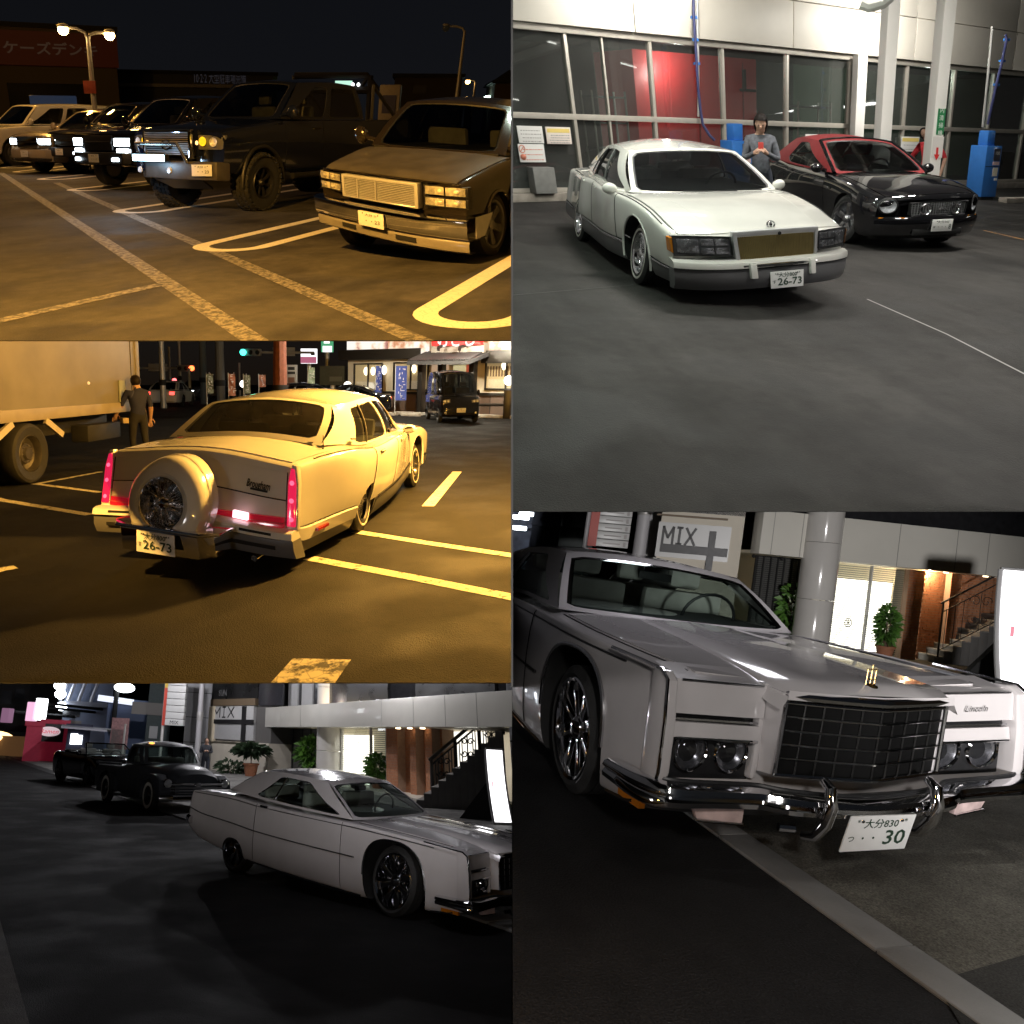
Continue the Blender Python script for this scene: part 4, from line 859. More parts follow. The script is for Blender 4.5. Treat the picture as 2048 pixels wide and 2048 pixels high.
def tundra_front(C, S, L, w, nose, hd, zb):
    g = C.add('grille', MB().box(nose-.05, nose+.04, -.55, .42, hd-.36, hd-.02), DARK, bevel=.02)
    b = MB()
    for k in range(11): b.box(nose+.03, nose+.07, -.53, .40, hd-.34+k*.03, hd-.328+k*.03)
    C.add('grille_bars', b, mat('grille_dull', (.3, .28, .26), .35, .6), parent=g)
    fr = MB().box(nose+.02, nose+.10, .40, .45, hd-.40, hd+.0); fr.box(nose+.02, nose+.10, -.58, -.53, hd-.40, hd); fr.box(nose+.02, nose+.09, -.55, .45, hd-.03, hd+.015)
    C.add('grille_frame', fr, CHROME, parent=g, bevel=.012)
    C.add('grille_emblem', MB().tube([(nose+.08, -.07+.10*math.cos(a), hd-.2+.065*math.sin(a)) for a in np.linspace(0, 2*math.pi, 20, endpoint=False)], .012, 6, closed=True), CHROME, parent=g)
    for sd in (-1, 1):
        ya, yb = sorted((sd*.50, sd*.96))
        h = C.add('headlight', MB().box(nose-.12, nose-.0, ya, yb, hd-.27, hd-.06), HOUS, bevel=.03)
        C.add('lamp_bowl', MB().lathe([(0, 0), (.05, .01), (.065, .03)], (nose+.005, sd*.62, hd-.15), (1, 0, 0), 20), mat('yellow_lamp', (.8, .55, .02), .15, .4, emit=(1, .6, .02), estr=.9), parent=h)
        C.add('lamp_bowl', MB().lathe([(0, 0), (.05, .01), (.065, .03)], (nose+.0, sd*.80, hd-.16), (1, 0, 0), 20), REFL, parent=h)
        C.add('bulb', MB().ball((nose+.04, sd*.52, hd-.17), (.01, .028, .03)), mat('warm_bulb', (.8, .6, .4), .2, emit=(1, .55, .2), estr=2.5), parent=h)
    ST = mat('bumper_steel', (.10, .09, .08), .42, .5, noise=.2); bp = C.add('bumper', MB().prism([(nose-.1, -.9, hd-.43), (nose+.12, -.5, hd-.40), (nose+.15, .2, hd-.42), (nose+.12, .92, hd-.43), (nose-.1, .98, hd-.45)], (0, 0, -.27)), ST, bevel=.03)
    C.add('bumper_hoop', MB().tube([(nose+.1, -.62, hd-.5), (nose+.22, -.60, hd-.18), (nose+.22, .30, hd-.18), (nose+.14, .42, hd-.45)], .026, 8), BRIGHT, parent=bp)
    C.add('skid_plate', MB().prism([(nose+.05, -.4, hd-.70), (nose+.05, .6, hd-.70), (nose-.3, .5, hd-.86), (nose-.3, -.35, hd-.86)], (0, 0, .03)), ST, parent=bp)
    lb = C.add('light_bar', MB().box(nose+.2, nose+.29, -.62, .12, hd-.43, hd-.33), BLACK, bevel=.015)
    C.add('lit_strip', MB().box(nose+.285, nose+.30, -.60, .10, hd-.425, hd-.335), emat('led_bar_glow', (.50, .85, 1.0), 16.), parent=lb, bevel=.006)
    for y in (-.62, .05): C.add('fog_lamp', MB().lathe([(0, 0), (.04, .005), (.05, -.02)], (nose+.16, y, hd-.56), (1, 0, 0), 16), REFL, parent=bp)
    C.plate((nose+.165, .70, hd-.55), 0.1, 0, [('大分', -.06, .27, .2, .3), ('11', .2, .27, .2, None), ('・・23', .05, -.14, .36, .55)])
def silver_front(C, S, L, w, nose, hd, zb):
    two_lamps(C, S, w, nose, hd-.26, hd-.07, .50, w-.06, S.get('lit', 0.))
    g = C.add('grille', MB().box(nose-.03, nose+.03, -.46, .46, hd-.33, hd-.04), S.get('grille', BLACK), bevel=.02)
    C.add('grille_bar', MB().box(nose+.025, nose+.05, -.46, .46, hd-.20, hd-.15), S.get('bar', CHROME), parent=g, bevel=.01)
    bp = C.add('bumper', MB().prism([(nose-.1, -w, hd-.38), (nose+.10, -w*.8, hd-.36), (nose+.14, 0, hd-.36), (nose+.10, w*.8, hd-.36), (nose-.1, w, hd-.38)], (0, 0, -.24)), S.get('bumper', BLACK), bevel=.04)
    for sd in (-1, 1):
        if S.get('fog'): C.add('fog_lamp', MB().box(nose+.09, nose+.13, sd*.62-.09, sd*.62+.09, hd-.54, hd-.47), LITW(S['fog']), parent=bp, bevel=.015)
        if S.get('lower'): C.add('lower_lamp', MB().box(nose-.02, nose+.04, sd*.72-.13, sd*.72+.13, hd-.39, hd-.29), LITW(S['lower']), bevel=.015)
    C.plate((nose+.15, .0, hd-.48), 0, 0, [('大分', -.06, .27, .2, .3), ('・・・1', .05, -.14, .36, .5)])
def mustang(P, label, loc, rz, kps=None, roof=True, group=None):
    """black open-top pony car; roof=True gives the raised red cloth top"""
    def bend(v):
        v = v.copy(); y = np.abs(v[:, 1]); k = np.clip((v[:, 0]-.2)/.6, 0, 1); v[:, 0] -= .17*(y/.9)**2.6*k; return v
    C = Car(P, 'convertible_car', label, 'car', loc, rz, make_warp(*kps) if kps else None, group, bend)
    BK = paint('black_car_paint', (.006, .006, .007), .06, coat=1.); RED = mat('red_cloth', (.22, .02, .022), .75, noise=.15, nscale=30, bump=.15)
    tm = [(0, 0), (.80, 0), (.94, .02), (.97, .15), (.985, .40), (1.0, .62), (.985, .80), (.955, .92), (.91, .985), (.86, 1.0), ('t', .75, .35), ('t', .45, .85), ('t', 0, 1)]
    L = Loft([(-3.75, .35, .80, .86, .88), (-3.7, .28, .86, .94, .95), (-3.3, .2, .91, .98, .99), (-2.7, .18, .94, .97, .98), (-1.8, .17, .915, .93, .95), (-.8, .17, .91, .91, .95), (-.1, .18, .935, .89, .945), (.4, .19, .93, .85, .90), (.75, .2, .90, .80, .85), (.88, .22, .86, .765, .79), (.91, .25, .83, .72, .74)], tm); top = L.K-1
    C.body(L, [BK, DARK], [(0, .345, .385), (-2.72, .345, .385)], nx=60, nt=32)
    C.add('hood', C.patch(L, -.6, .86, 9.4, top, 18, 8, .007, span=True), BK)
    for sd in (-1, 1):
        d = C.add('door', C.patch(L, -2.0, -.72, 2.5, 8.3, 16, 9, .005, side=sd), BK); C.add('handle', C.line(L, [(-1.9, 7.0), (-1.75, 7.02)], .016, sd, off=.02), BK, parent=d)
        h = C.add('headlight', MB().lathe([(.115, -.08), (.115, .01), (.10, .02), (.095, 0)], (.90, sd*.70, .66), (1, 0, 0), 28), BLACK)
        C.add('reflector', MB().lathe([(0, -.03), (.05, -.02), (.095, .01)], (.90, sd*.70, .66), (1, 0, 0), 24), REFL, parent=h)
        C.add('lens', MB().lathe([(0, .05), (.05, .042), (.095, .015)], (.90, sd*.70, .66), (1, 0, 0), 24), LENS, parent=h)
        t = MB().box(.885, .95, sd*.66-.15, sd*.66+.15, .46, .505); C.add('turn_signal', t, AMBER, bevel=.008)
    g = C.add('grille', MB().box(.84, .90, -.44, .44, .52, .69), DARK, bevel=.02)
    fr = MB().tube([(.925, y, z) for y, z in ((-.46, .695), (.46, .695), (.43, .515), (-.43, .515))], .014, 6, closed=True); C.add('grille_frame', fr, BLACK, parent=g)
    b = MB()
    for k in range(6): b.box(.898, .915, -.43, .43, .53+k*.026, .538+k*.026)
    for k in range(24): b.box(.898, .912, -.42+k*.0365, -.414+k*.0365, .52, .69)
    C.add('grille_mesh', b, mat('mesh_grey', (.30, .30, .31), .4, .3, noise=.3), parent=g)
    for y in (-.24, .24):
        C.add('fog_lamp', MB().lathe([(.085, -.02), (.085, .01), (.07, .015), (.06, 0), (0, -.015)], (.915, y, .605), (1, 0, 0), 24), BRIGHT, parent=g)
    C.add('emblem', MB().tube([(.93, -.06, .60), (.93, 0, .625), (.93, .06, .595)], .014, 6), BRIGHT, parent=g)
    ys = np.linspace(-.86, .86, 30); C.add('bumper', MB().grid([[(x, y, z) for x, z in ((.84, .515), (.94, .51), (.965, .46), (.955, .36), (.92, .25), (.84, .19))] for y in ys]), BK)
    C.add('lower_intake', MB().box(.945, .972, -.40, .40, .25, .335), DARK, bevel=.02)
    C.plate((.985, .0, .385), 0, 0, [('大分342', 0, .27, .26, .56), ('ほ', -.40, -.14, .22, None), ('・', -.2, -.14, .28, None), ('・', -.03, -.14, .28, None), ('・', .14, -.14, .28, None), ('8', .36, -.14, .58, .13)])
    hs = dict(wb=(-.60, -.80, .925), wt=(-1.28, -.61, 1.335), rt=(-2.45, -.58, 1.33), rb=(-3.15, -.76, .985))
    if roof:
        C.house(hs, RED, TINT, [(0, 1, [(.05, .05), (.60, .06), (.66, .25), (.52, .84), (.27, .88)])], crown=.05, wsb=.13, wins=(.04, .05, .96, .95), rwins=(.2, .2, .8, .85), roof_name='soft_top')
        f = MB()
        for sd in (-1, 1): f.tube([(-.58, sd*.80, .93), (-.92, sd*.715, 1.14), (-1.29, sd*.615, 1.34)], .028, 8)
        f.tube([(-1.29, y, 1.34+.05*(1-(y/.615)**2)) for y in np.linspace(-.615, .615, 11)], .026, 8); C.add('windshield_frame', f, BK)
    else:
        C.add('windshield', MB().grid([[np.array([-.60-.62*v+.13*(1-k*k), k*(.80-.17*v), .93+.38*v]) for k in np.linspace(-1, 1, 13)] for v in np.linspace(0, 1, 6)]), CLEAR)
        f = MB()
        for sd in (-1, 1): f.tube([(-.6, sd*.80, .93), (-1.22, sd*.63, 1.31)], .026, 8)
        f.tube([(-1.22+.13*(1-(y/.63)**2), y, 1.31) for y in np.linspace(-.63, .63, 11)], .024, 8); C.add('windshield_frame', f, BK)
        C.add('cabin_well', MB().prism([(-.85, -.72, .96), (-.85, .72, .96), (-2.6, .72, .985), (-2.6, -.72, .985)], (0, 0, .012)), DARK); C.add('folded_top', MB().box(-3.1, -2.6, -.72, .72, .96, 1.06), BLACK, bevel=.05)
    C.seats((-1.75,), .37, .80, SEAT, h=.55); C.add('steering_wheel', MB().tube([(-1.2+.05*math.sin(a), .37+.18*math.cos(a), .93+.17*math.sin(a)) for a in np.linspace(0, 2*math.pi, 20, endpoint=False)], .013, 8, closed=True), BLACK)
    C.mirror(-.80, .88, .98, BK, h=.14, w=.2)
    for (x, y) in ((0, -.83), (0, .83), (-2.72, -.83), (-2.72, .83)): C.wheel(x, y, .34, .345, .24, 'five', .25)
    C.add('fender_badge', MB().lathe([(0, .01), (.022, .008), (.024, 0)], (-.55, -.935, .72), (0, -1, 0), 16), CHROME)
    return C
def old_truck(P, label, loc, rz):
    """rounded fifties pickup, chopped and lowered, matt dark paint, wide whitewalls"""
    C = Car(P, 'vintage_pickup', label, 'truck', loc, rz)
    M_ = mat('matt_slate_paint', (.030, .034, .042), .5, coat=.15, noise=.12, nscale=6)
    tm = [(0, 0), (.8, 0), (.95, .03), (1.0, .3), (1.0, .65), (.97, .88), (.88, 1.0), ('t', .7, .45), ('t', .35, .9), ('t', 0, 1)]
    L = Loft([(-3.9, .32, .72, .82, .82), (-3.85, .30, .76, .86, .86), (-2.0, .25, .78, .90, .90), (-1.9, .2, .78, .94, .95), (-.75, .2, .78, .96, 1.0), (-.2, .22, .70, .93, 1.02), (.3, .26, .60, .88, .99), (.6, .3, .55, .82, .93), (.72, .36, .5, .76, .84)], tm)
    C.body(L, [M_, DARK], [], nx=40, nt=22)
    for sd in (-1, 1):                            # rounded fenders with wheel openings
        for x0, nm, ln, z in ((0, 'front_fender', 1.5, .80), (-2.79, 'rear_fender', 1.25, .72)):
            pr = [(-.62 if nm[0] == 'r' else -.75, .22), (-.62, .52), (-.35, z-.04), (.05, z+.02), (.38, z), (.62, z-.1), (.70, .45), (.64, .28), (.42, .24), (.40, .45), (.28, .62), (.0, .70), (-.28, .62), (-.40, .45), (-.42, .22)]
            f = C.add(nm, MB().prism([(x0+x, sd*.56, q) for x, q in pr], (0, sd*.30, 0)), [M_], bevel=.05)
        h = C.add('headlight', MB().lathe([(.10, -.1), (.105, 0), (.09, .02)], (.70, sd*.68, .63), (1, 0, 0), 24), CHROME)
        C.add('lens', MB().lathe([(0, .045), (.05, .038), (.09, .015)], (.70, sd*.68, .63), (1, 0, 0), 24), mat('old_lens', (.5, .52, .55), .08, .6, noise=.2, nscale=40), parent=h)
        C.add('door', C.patch(L, -1.82, -.80, 2.2, 5.6, 10, 7, .006, side=sd), M_)
        C.add('running_board', MB().box(-2.2, -.6, min(sd*.70, sd*.86), max(sd*.70, sd*.86), .20, .25), M_, bevel=.02)
    gr = C.add('grille', MB().box(.55, .70, -.60, .60, .38, .66), DARK)
    b = MB()
    for z, r in ((.62, .03), (.54, .012), (.48, .012), (.42, .012)): b.tube([(.70, -.62, z), (.73, -.3, z), (.74, 0, z), (.73, .3, z), (.70, .62, z)], r, 8)
    b.ball((.75, 0, .61), (.03, .12, .05)); C.add('grille_bars', b, CHROME, parent=gr)
    C.add('bumper', MB().prism([(.72, -.86, .25), (.84, -.6, .25), (.87, 0, .25), (.84, .6, .25), (.72, .86, .25), (.66, .86, .25), (.78, 0, .25), (.66, -.86, .25)], (0, 0, .14)), CHROME, bevel=.015)
    C.house(dict(wb=(-.72, -.70, .99), wt=(-1.02, -.62, 1.40), rt=(-1.80, -.62, 1.42), rb=(-1.92, -.70, .96)), M_, CLEAR, [(0, 1, [(.14, .08), (.86, .08), (.80, .84), (.24, .84)])], crown=.06, wsb=.16, wins=(.05, .08, .95, .90), rwins=(.15, .15, .85, .85), tumble=.03)
    v = MB(); v.prism([(-.98, -.62, 1.43), (-.84, -.40, 1.40), (-.80, 0, 1.40), (-.84, .40, 1.40), (-.98, .62, 1.43)], (0, 0, .025)); C.add('sun_visor', v, M_, bevel=.01)
    C.add('cab_lamp', MB().ball((-.95, -.48, 1.475), (.04, .07, .02)), mat('amber_cab_lamp', (.7, .3, .05), .2, emit=(1, .42, .08), estr=3.))
    bd = MB().box(-3.85, -2.0, -.66, .66, .84, .88); C.add('bed_floor', bd, DARK)
    for sd in (-1, 1): C.add('bed_rail', MB().tube([(-3.85, sd*.74, .90), (-2.02, sd*.76, .93)], .03, 8), M_)
    C.add('seat', MB().box(-1.7, -1.45, -.6, .6, .85, 1.15), SEAT, bevel=.05)
    for (x, y) in ((0, -.76), (0, .76), (-2.79, -.76), (-2.79, .76)): C.wheel(x, y, .33, .335, .16, 'white', .20)
    return C
def kei_van(P, label, loc, rz):
    """small dark one-box van"""
    C = Car(P, 'small_van', label, 'van', loc, rz); BK = paint('dark_van_paint', (.012, .012, .014), .10, coat=1.)
    tm = [(0, 0), (.85, 0), (.96, .03), (1.0, .3), (1.0, .65), (.985, .9), (.94, 1.0), ('t', .7, .4), ('t', 0, 1)]
    L = Loft([(-2.75, .25, .68, .98, 1.0), (-2.7, .22, .72, 1.0, 1.0), (-1.5, .2, .735, 1.0, 1.0), (-.1, .2, .735, 1.0, 1.02), (.35, .22, .73, .98, 1.0), (.52, .25, .70, .88, .92), (.58, .3, .66, .74, .78)], tm)
    C.body(L, [BK, DARK], [(0, .28, .32), (-2.35, .28, .32)], nx=36, nt=20, z_in=.4)
    C.house(dict(wb=(.30, -.66, 1.02), wt=(-.22, -.60, 1.80), rt=(-2.55, -.62, 1.84), rb=(-2.66, -.68, 1.02)), BK, TINT, [(0, .40, [(.06, .06), (.38, .06), (.38, .86), (.12, .86)]), (.40, 1, [(.42, .06), (.97, .06), (.96, .86), (.42, .86)])], crown=.05, wsb=.08, wins=(.06, .06, .94, .93))
    for sd in (-1, 1):
        y0, y1 = sorted((sd*.40, sd*.67)); h = C.add('headlight', MB().prism([(.54, y0, .82), (.54, y1, .88), (.54, y1, .74), (.54, y0, .74)], (.05, 0, 0)), HOUS, bevel=.01)
        for y in (.48, .60): C.add('reflector', MB().lathe([(0, 0), (.03, .005), (.045, .025)], (.60, sd*y, .80), (1, 0, 0), 16), REFL, parent=h)
        C.add('fog_lamp', MB().lathe([(0, .01), (.03, .005), (.04, 0)], (.60, sd*.56, .38), (1, 0, 0), 14), REFL)
        C.add('door', C.patch(L, -.95, .12, 2.2, 5.6, 10, 7, .006, side=sd), BK)
    C.add('chrome_strip', MB().tube([(.40, -.60, 1.0), (.49, 0, 1.0), (.40, .60, 1.0)], .013, 6), CHROME)
    C.add('bumper', MB().prism([(.45, -.70, .52), (.60, -.55, .52), (.64, 0, .52), (.60, .55, .52), (.45, .70, .52)], (0, 0, -.24)), BK, bevel=.03)
    C.plate((.65, 0, .47), 0, 0, [('大分', -.06, .27, .24, .3), ('・・・', .05, -.14, .4, .5)]); C.mirror(.10, .70, 1.10, BK, h=.2, w=.12)
    C.seats((-.7,), .33, 1.0, SEAT); C.add('dashboard', MB().box(-.1, .2, -.6, .6, .95, 1.06), DARK)
    for (x, y) in ((0, -.67), (0, .67), (-2.35, -.67), (-2.35, .67)): C.wheel(x, y, .28, .28, .15, 'steel', .17)
    return C
def plain_car(P, label, loc, rz, M_, tails=0., heads=0., group=None, h=1.42, ln=4.4, w=.86, name='passing_car'):
    """an ordinary car far off or half hidden"""
    C = Car(P, name, label, 'car', loc, rz, None, group)
    tm = [(0, 0), (.85, 0), (.97, .04), (1.0, .5), (.97, .9), (.88, 1.0), ('t', .6, .6), ('t', 0, 1)]; r = .85-ln
    L = Loft([(r, .35, w-.1, .80, .82), (r+.1, .25, w-.03, .90, .92), (-1.5, .2, w, .90, .92), (-.4, .2, w, .88, .92), (.5, .22, w-.02, .78, .84), (.8, .26, w-.08, .66, .70), (.86, .3, w-.12, .6, .62)], tm)
    C.body(L, [M_, DARK], [(0, .31, .36), (r+1.1+.35, .31, .36)], nx=26, nt=14)
    C.house(dict(wb=(-.4, -w*.88, .9), wt=(-1.15, -w*.70, h-.04), rt=(r+1.35, -w*.68, h-.06), rb=(r+.55, -w*.86, .92)), M_, TINT, [(0, .48, [(.07, .06), (.46, .06), (.46, .86), (.3, .86)]), (.48, 1, [(.5, .06), (.88, .06), (.80, .86), (.5, .86)])])
    for sd in (-1, 1):
        C.add('headlight', MB().box(.72, .84, sd*(w-.25)-.14, sd*(w-.25)+.14, .58, .70), LITW(heads) if heads else REFL, bevel=.02)
        C.add('tail_lamp', MB().box(r-.02, r+.1, sd*(w-.24)-.13, sd*(w-.24)+.13, .68, .84), emat('tail_glow_%g' % tails, (1, .05, .04), tails) if tails else REDLENS, bevel=.02)
    C.add('grille', MB().box(.8, .87, -.4, .4, .45, .56), BLACK, bevel=.01); C.add('bumper', MB().box(.6, .92, -w+.06, w-.06, .24, .42), M_, bevel=.06)
    for x in (0, r+1.45):
        for sd in (-1, 1): C.wheel(x, sd*(w-.1), .31, .31, .19, 'steel', .2)
    return C
# ------------------------------------------------------------------ people
def person(P, label, loc, rz, H, J, cl, hair=(0, 0, 0), hairm=HAIR, group=None, face=True):
    """one continuous skinned body; J gives joints (unit height), cl gives clothing by bone"""
    root = thing(P, 'person', label, 'person', (loc[0], loc[1], 0), rz, group)
    names = ['pelvis', 'waist', 'chest', 'neck', 'head', 'lsh', 'lel', 'lwr', 'lha', 'rsh', 'rel', 'rwr', 'rha', 'lhip', 'lkn', 'lan', 'lto', 'rhip', 'rkn', 'ran', 'rto']
    rad = dict(pelvis=(.095, .075), waist=(.085, .065), chest=(.105, .072), neck=(.034, .034), head=(.052, .060), lsh=(.040, .040), lel=(.029, .029), lwr=(.019, .019), lha=(.018, .012), lhip=(.058, .058), lkn=(.038, .038), lan=(.025, .025), lto=(.026, .018))
    E_ = [('pelvis', 'waist'), ('waist', 'chest'), ('chest', 'neck'), ('neck', 'head'), ('chest', 'lsh'), ('lsh', 'lel'), ('lel', 'lwr'), ('lwr', 'lha'), ('chest', 'rsh'), ('rsh', 'rel'), ('rel', 'rwr'), ('rwr', 'rha'), ('pelvis', 'lhip'), ('lhip', 'lkn'), ('lkn', 'lan'), ('lan', 'lto'), ('pelvis', 'rhip'), ('rhip', 'rkn'), ('rkn', 'ran'), ('ran', 'rto')]
    me = bpy.data.meshes.new('body'); me.from_pydata([Vector(J[n])*H for n in names], [(names.index(a), names.index(b)) for a, b in E_], [])
    o = bpy.data.objects.new('body', me); COL.objects.link(o)
    o.modifiers.new('s', 'SKIN'); sb = o.modifiers.new('u', 'SUBSURF'); sb.levels = 2; sb.render_levels = 2
    for i, n in enumerate(names):
        r = rad.get(n) or rad['l'+n[1:]]; me.skin_vertices[0].data[i].radius = (r[0]*H, r[1]*H); me.skin_vertices[0].data[i].use_root = (i == 0)
    dg = bpy.context.evaluated_depsgraph_get(); dg.update(); nm = bpy.data.meshes.new_from_object(o.evaluated_get(dg)); o.modifiers.clear(); o.data = nm; nm.name = 'body'
    mats = []
    for k in cl:
        if cl[k] not in mats: mats.append(cl[k])
    nm.materials.clear()
    for m in mats: nm.materials.append(m)
    seg = [(np.array(J[a])*H, np.array(J[b])*H, cl.get(a+'-'+b) or cl.get(b) or cl['default']) for a, b in E_]
    for p in nm.polygons:
        c = np.array(p.center); best = None
        for a, b, m in seg:
            t = np.clip((c-a)@(b-a)/max((b-a)@(b-a), 1e-9), 0, 1); d = np.linalg.norm(c-a-t*(b-a))
            if best is None or d < best[0]: best = (d, m)
        p.material_index = mats.index(best[1]); p.use_smooth = True
    o.parent = root; ALL.append((o, P))
    hd = np.array(J['head'])*H; nk = np.array(J['neck'])*H; up = hd-nk; up /= np.linalg.norm(up)
    f = np.array(J.get('face', (1, 0, 0)), float); f -= up*(f@up); f /= np.linalg.norm(f); s_ = np.cross(up, f); q = H/7.6*.5
    hb = MB(); hb.ball((0, 0, 0), (1, 1, 1), 16, 12); hv = []
    for v in hb.v:
        x, y, z = v; w = 1-.28*max(0, -z)**1.5; hv.append(hd+up*q*(1.0*z+.12)+f*q*(.84*x*w+(.10 if x > .3 and z < -.1 else 0))+s_*q*.70*y*w)
    hb.v = [tuple(v) for v in hv]; mk(P, 'head', hb, cl['skin'], root, 60)
    if face:
        ft = MB(); c0 = hd+up*q*.12
        ft.ball(tuple(c0+f*q*.88-up*q*.12), (q*.13, q*.13, q*.2), 8, 6)
        mk(P, 'nose', ft, cl['skin'], root, 60); ey = MB()
        for k in (-1, 1): ey.ball(tuple(c0+f*q*.76+s_*q*.28*k+up*q*.08), (q*.09, q*.09, q*.06), 8, 6)
        mk(P, 'eyes', ey, DARK, root, 60); mk(P, 'mouth', MB().ball(tuple(c0+f*q*.74-up*q*.48), (q*.1, q*.2, q*.05), 8, 6), mat('lips', (.35, .12, .1), .5), root, 60); er = MB()
        for k in (-1, 1): er.ball(tuple(c0+s_*q*.7*k-f*q*.05), (q*.13, q*.09, q*.2), 8, 6)
        mk(P, 'ears', er, cl['skin'], root, 60)
    ln, vol, fr = hair; hh = MB(); hh.ball((0, 0, 0), (1, 1, 1), 16, 12); hv = []
    for v in hh.v:
        x, y, z = v; xx = min(x, fr if z > .45 else .12); hv.append(hd+up*q*(.16+(1.06+vol)*z if z > -.2 else .16-.2*1.06+(z+.2)*(1.0+ln))+f*q*((.9+vol)*xx-.06)+s_*q*(.78+vol)*y)
    hh.v = [tuple(v) for v in hv]; mk(P, 'hair', hh, hairm, root, 60)
    for sd in 'lr':                               # hands: palm, four unequal bent fingers, a thumb on the side
        a, b = np.array(J[sd+'wr'])*H, np.array(J[sd+'ha'])*H; d = b-a; d /= np.linalg.norm(d); u = np.cross(d, up if abs(d@up) < .9 else f); u /= np.linalg.norm(u); n = np.cross(d, u); k = H*.105; m = MB()
        m.tube([a-d*k*.1, a+d*k*.2, a+d*k*.52], [.016*H, .021*H, .02*H], 8)
        for i, l in enumerate((.44, .52, .48, .38)):
            p = a+d*k*.48+u*(i-1.5)*k*.14; m.tube([p, p+d*k*l*.5+n*k*.05, p+d*k*l*.8+n*k*.2, p+d*k*l*.85+n*k*.36], [.0058*H, .0055*H, .005*H, .004*H], 6)
        p = a+d*k*.12+u*k*.2; m.tube([p, p+u*k*.2+d*k*.2+n*k*.08, p+u*k*.22+d*k*.42+n*k*.16], [.007*H, .006*H, .0045*H], 6)
        mk(P, 'hand', m, cl['skin'], root, 60)
    return root
def pose(**kw):
    J = dict(pelvis=(0, 0, .53), waist=(0, 0, .61), chest=(0, 0, .735), neck=(.005, 0, .845), head=(.012, 0, .925), lsh=(0, .105, .80), lel=(-.02, .14, .635), lwr=(.03, .15, .50), lha=(.045, .15, .455), rsh=(0, -.105, .80), rel=(-.02, -.14, .635), rwr=(.03, -.15, .50), rha=(.045, -.15, .455),
             lhip=(0, .055, .50), lkn=(.01, .06, .275), lan=(0, .065, .045), lto=(.085, .075, .022), rhip=(0, -.055, .50), rkn=(.01, -.06, .275), ran=(0, -.065, .045), rto=(.085, -.075, .022), face=(1, 0, 0))
    J.update(kw); return J
def clothes(top, trousers, shoes, sleeve='long'):
    c = dict(default=top, skin=SKIN); c['neck-head'] = SKIN; c['head'] = SKIN
    for s in 'lr':
        c[s+'sh-'+s+'el'] = top; c[s+'el-'+s+'wr'] = top if sleeve == 'long' else SKIN; c[s+'wr-'+s+'ha'] = SKIN
        c['pelvis-'+s+'hip'] = trousers; c[s+'hip-'+s+'kn'] = trousers; c[s+'kn-'+s+'an'] = trousers; c[s+'an-'+s+'to'] = shoes
    return c
def leafy(mb, c, r, n, size, seed, droop=.4, up=.4):
    rg = random.Random(seed)
    for _ in range(n):
        a, z = rg.uniform(0, 2*math.pi), rg.uniform(-1, 1); q = rg.random()**.45; s = math.sqrt(1-z*z)
        p = np.array([c[0]+r[0]*q*s*math.cos(a), c[1]+r[1]*q*s*math.sin(a), c[2]+r[2]*q*z]); d = np.array([s*math.cos(a), s*math.sin(a), z*.5+up-droop*rg.random()]); d /= np.linalg.norm(d)
        u, w, _ = basis(d); t = rg.uniform(0, 6.28); sd = (math.cos(t)*u+math.sin(t)*w)*size*.28*rg.uniform(.7, 1.2); L_ = size*rg.uniform(.7, 1.3)
        m = p+d*L_*.5; mb.add([p, m+sd, p+d*L_-np.array([0, 0, L_*.25]), m-sd], [(0, 1, 2, 3)])
    return mb
# ------------------------------------------------------------------ helpers for placing things
def at(P, a, b, D):                              # point on a sight line, D metres away on the flat
    d = P.ray(a, b); return P.C+D/math.hypot(d[0], d[1])*d
def hd(P, q): return float(math.hypot(q[0]-P.C[0], q[1]-P.C[1]))
def zat(P, a, b, q): return float(at(P, a, b, hd(P, q))[2])
def sheet(P, name, m, x0, x1, y0, y1, z=0., kind='structure', n=1):
    mb = MB().add([(x0, y0, z), (x1, y0, z), (x1, y1, z), (x0, y1, z)], [(0, 1, 2, 3)]); return mk(P, name, mb, m, None, 0, kind=kind)
def strip(pts, w, z):                            # flat painted band along ground points
    q = [np.array(p[:2], float) for p in pts]; L, R = [], []
    for i in range(len(q)):
        t = q[min(i+1, len(q)-1)]-q[max(i-1, 0)]; t /= np.linalg.norm(t); n = np.array([-t[1], t[0]]); L.append((*(q[i]+n*w/2), z)); R.append((*(q[i]-n*w/2), z))
    return MB().grid([L, R])
class Wall:
    """upright wall plane through two ground points; (s,z,o) = along, up, out towards the street"""
    def __init__(s, P, A, B):
        s.P = P; s.A = np.array([A[0], A[1], 0.]); d = np.array([B[0]-A[0], B[1]-A[1], 0.]); s.L = np.linalg.norm(d); s.d = d/s.L
        n = np.array([s.d[1], -s.d[0], 0]); s.n = n if n@(P.C-s.A) > 0 else -n; s.B = np.array([B[0], B[1], 0.])
    def __call__(s, a, z, o=0.): return s.A+s.d*a+np.array([0, 0, z])+s.n*o
    def px(s, a, b, o=0.):
        A, B = s.A+s.n*o, s.B+s.n*o; q = s.P.w(a, b, A, B); return float((q-A)@s.d), float(q[2])
    def box(s, mb, s0, s1, z0, z1, o0, o1, mi=0):
        return mb.obox(s((s0+s1)/2, (z0+z1)/2, (o0+o1)/2), s.d*(s1-s0)/2, np.array([0, 0, (z1-z0)/2]), s.n*(o1-o0)/2, mi)
    def b(s, s0, s1, z0, z1, o0, o1): return s.box(MB(), s0, s1, z0, z1, o0, o1)
    def local(s, a, z=0, o=0.): return Matrix.Translation(Vector(s(a, z, o)))

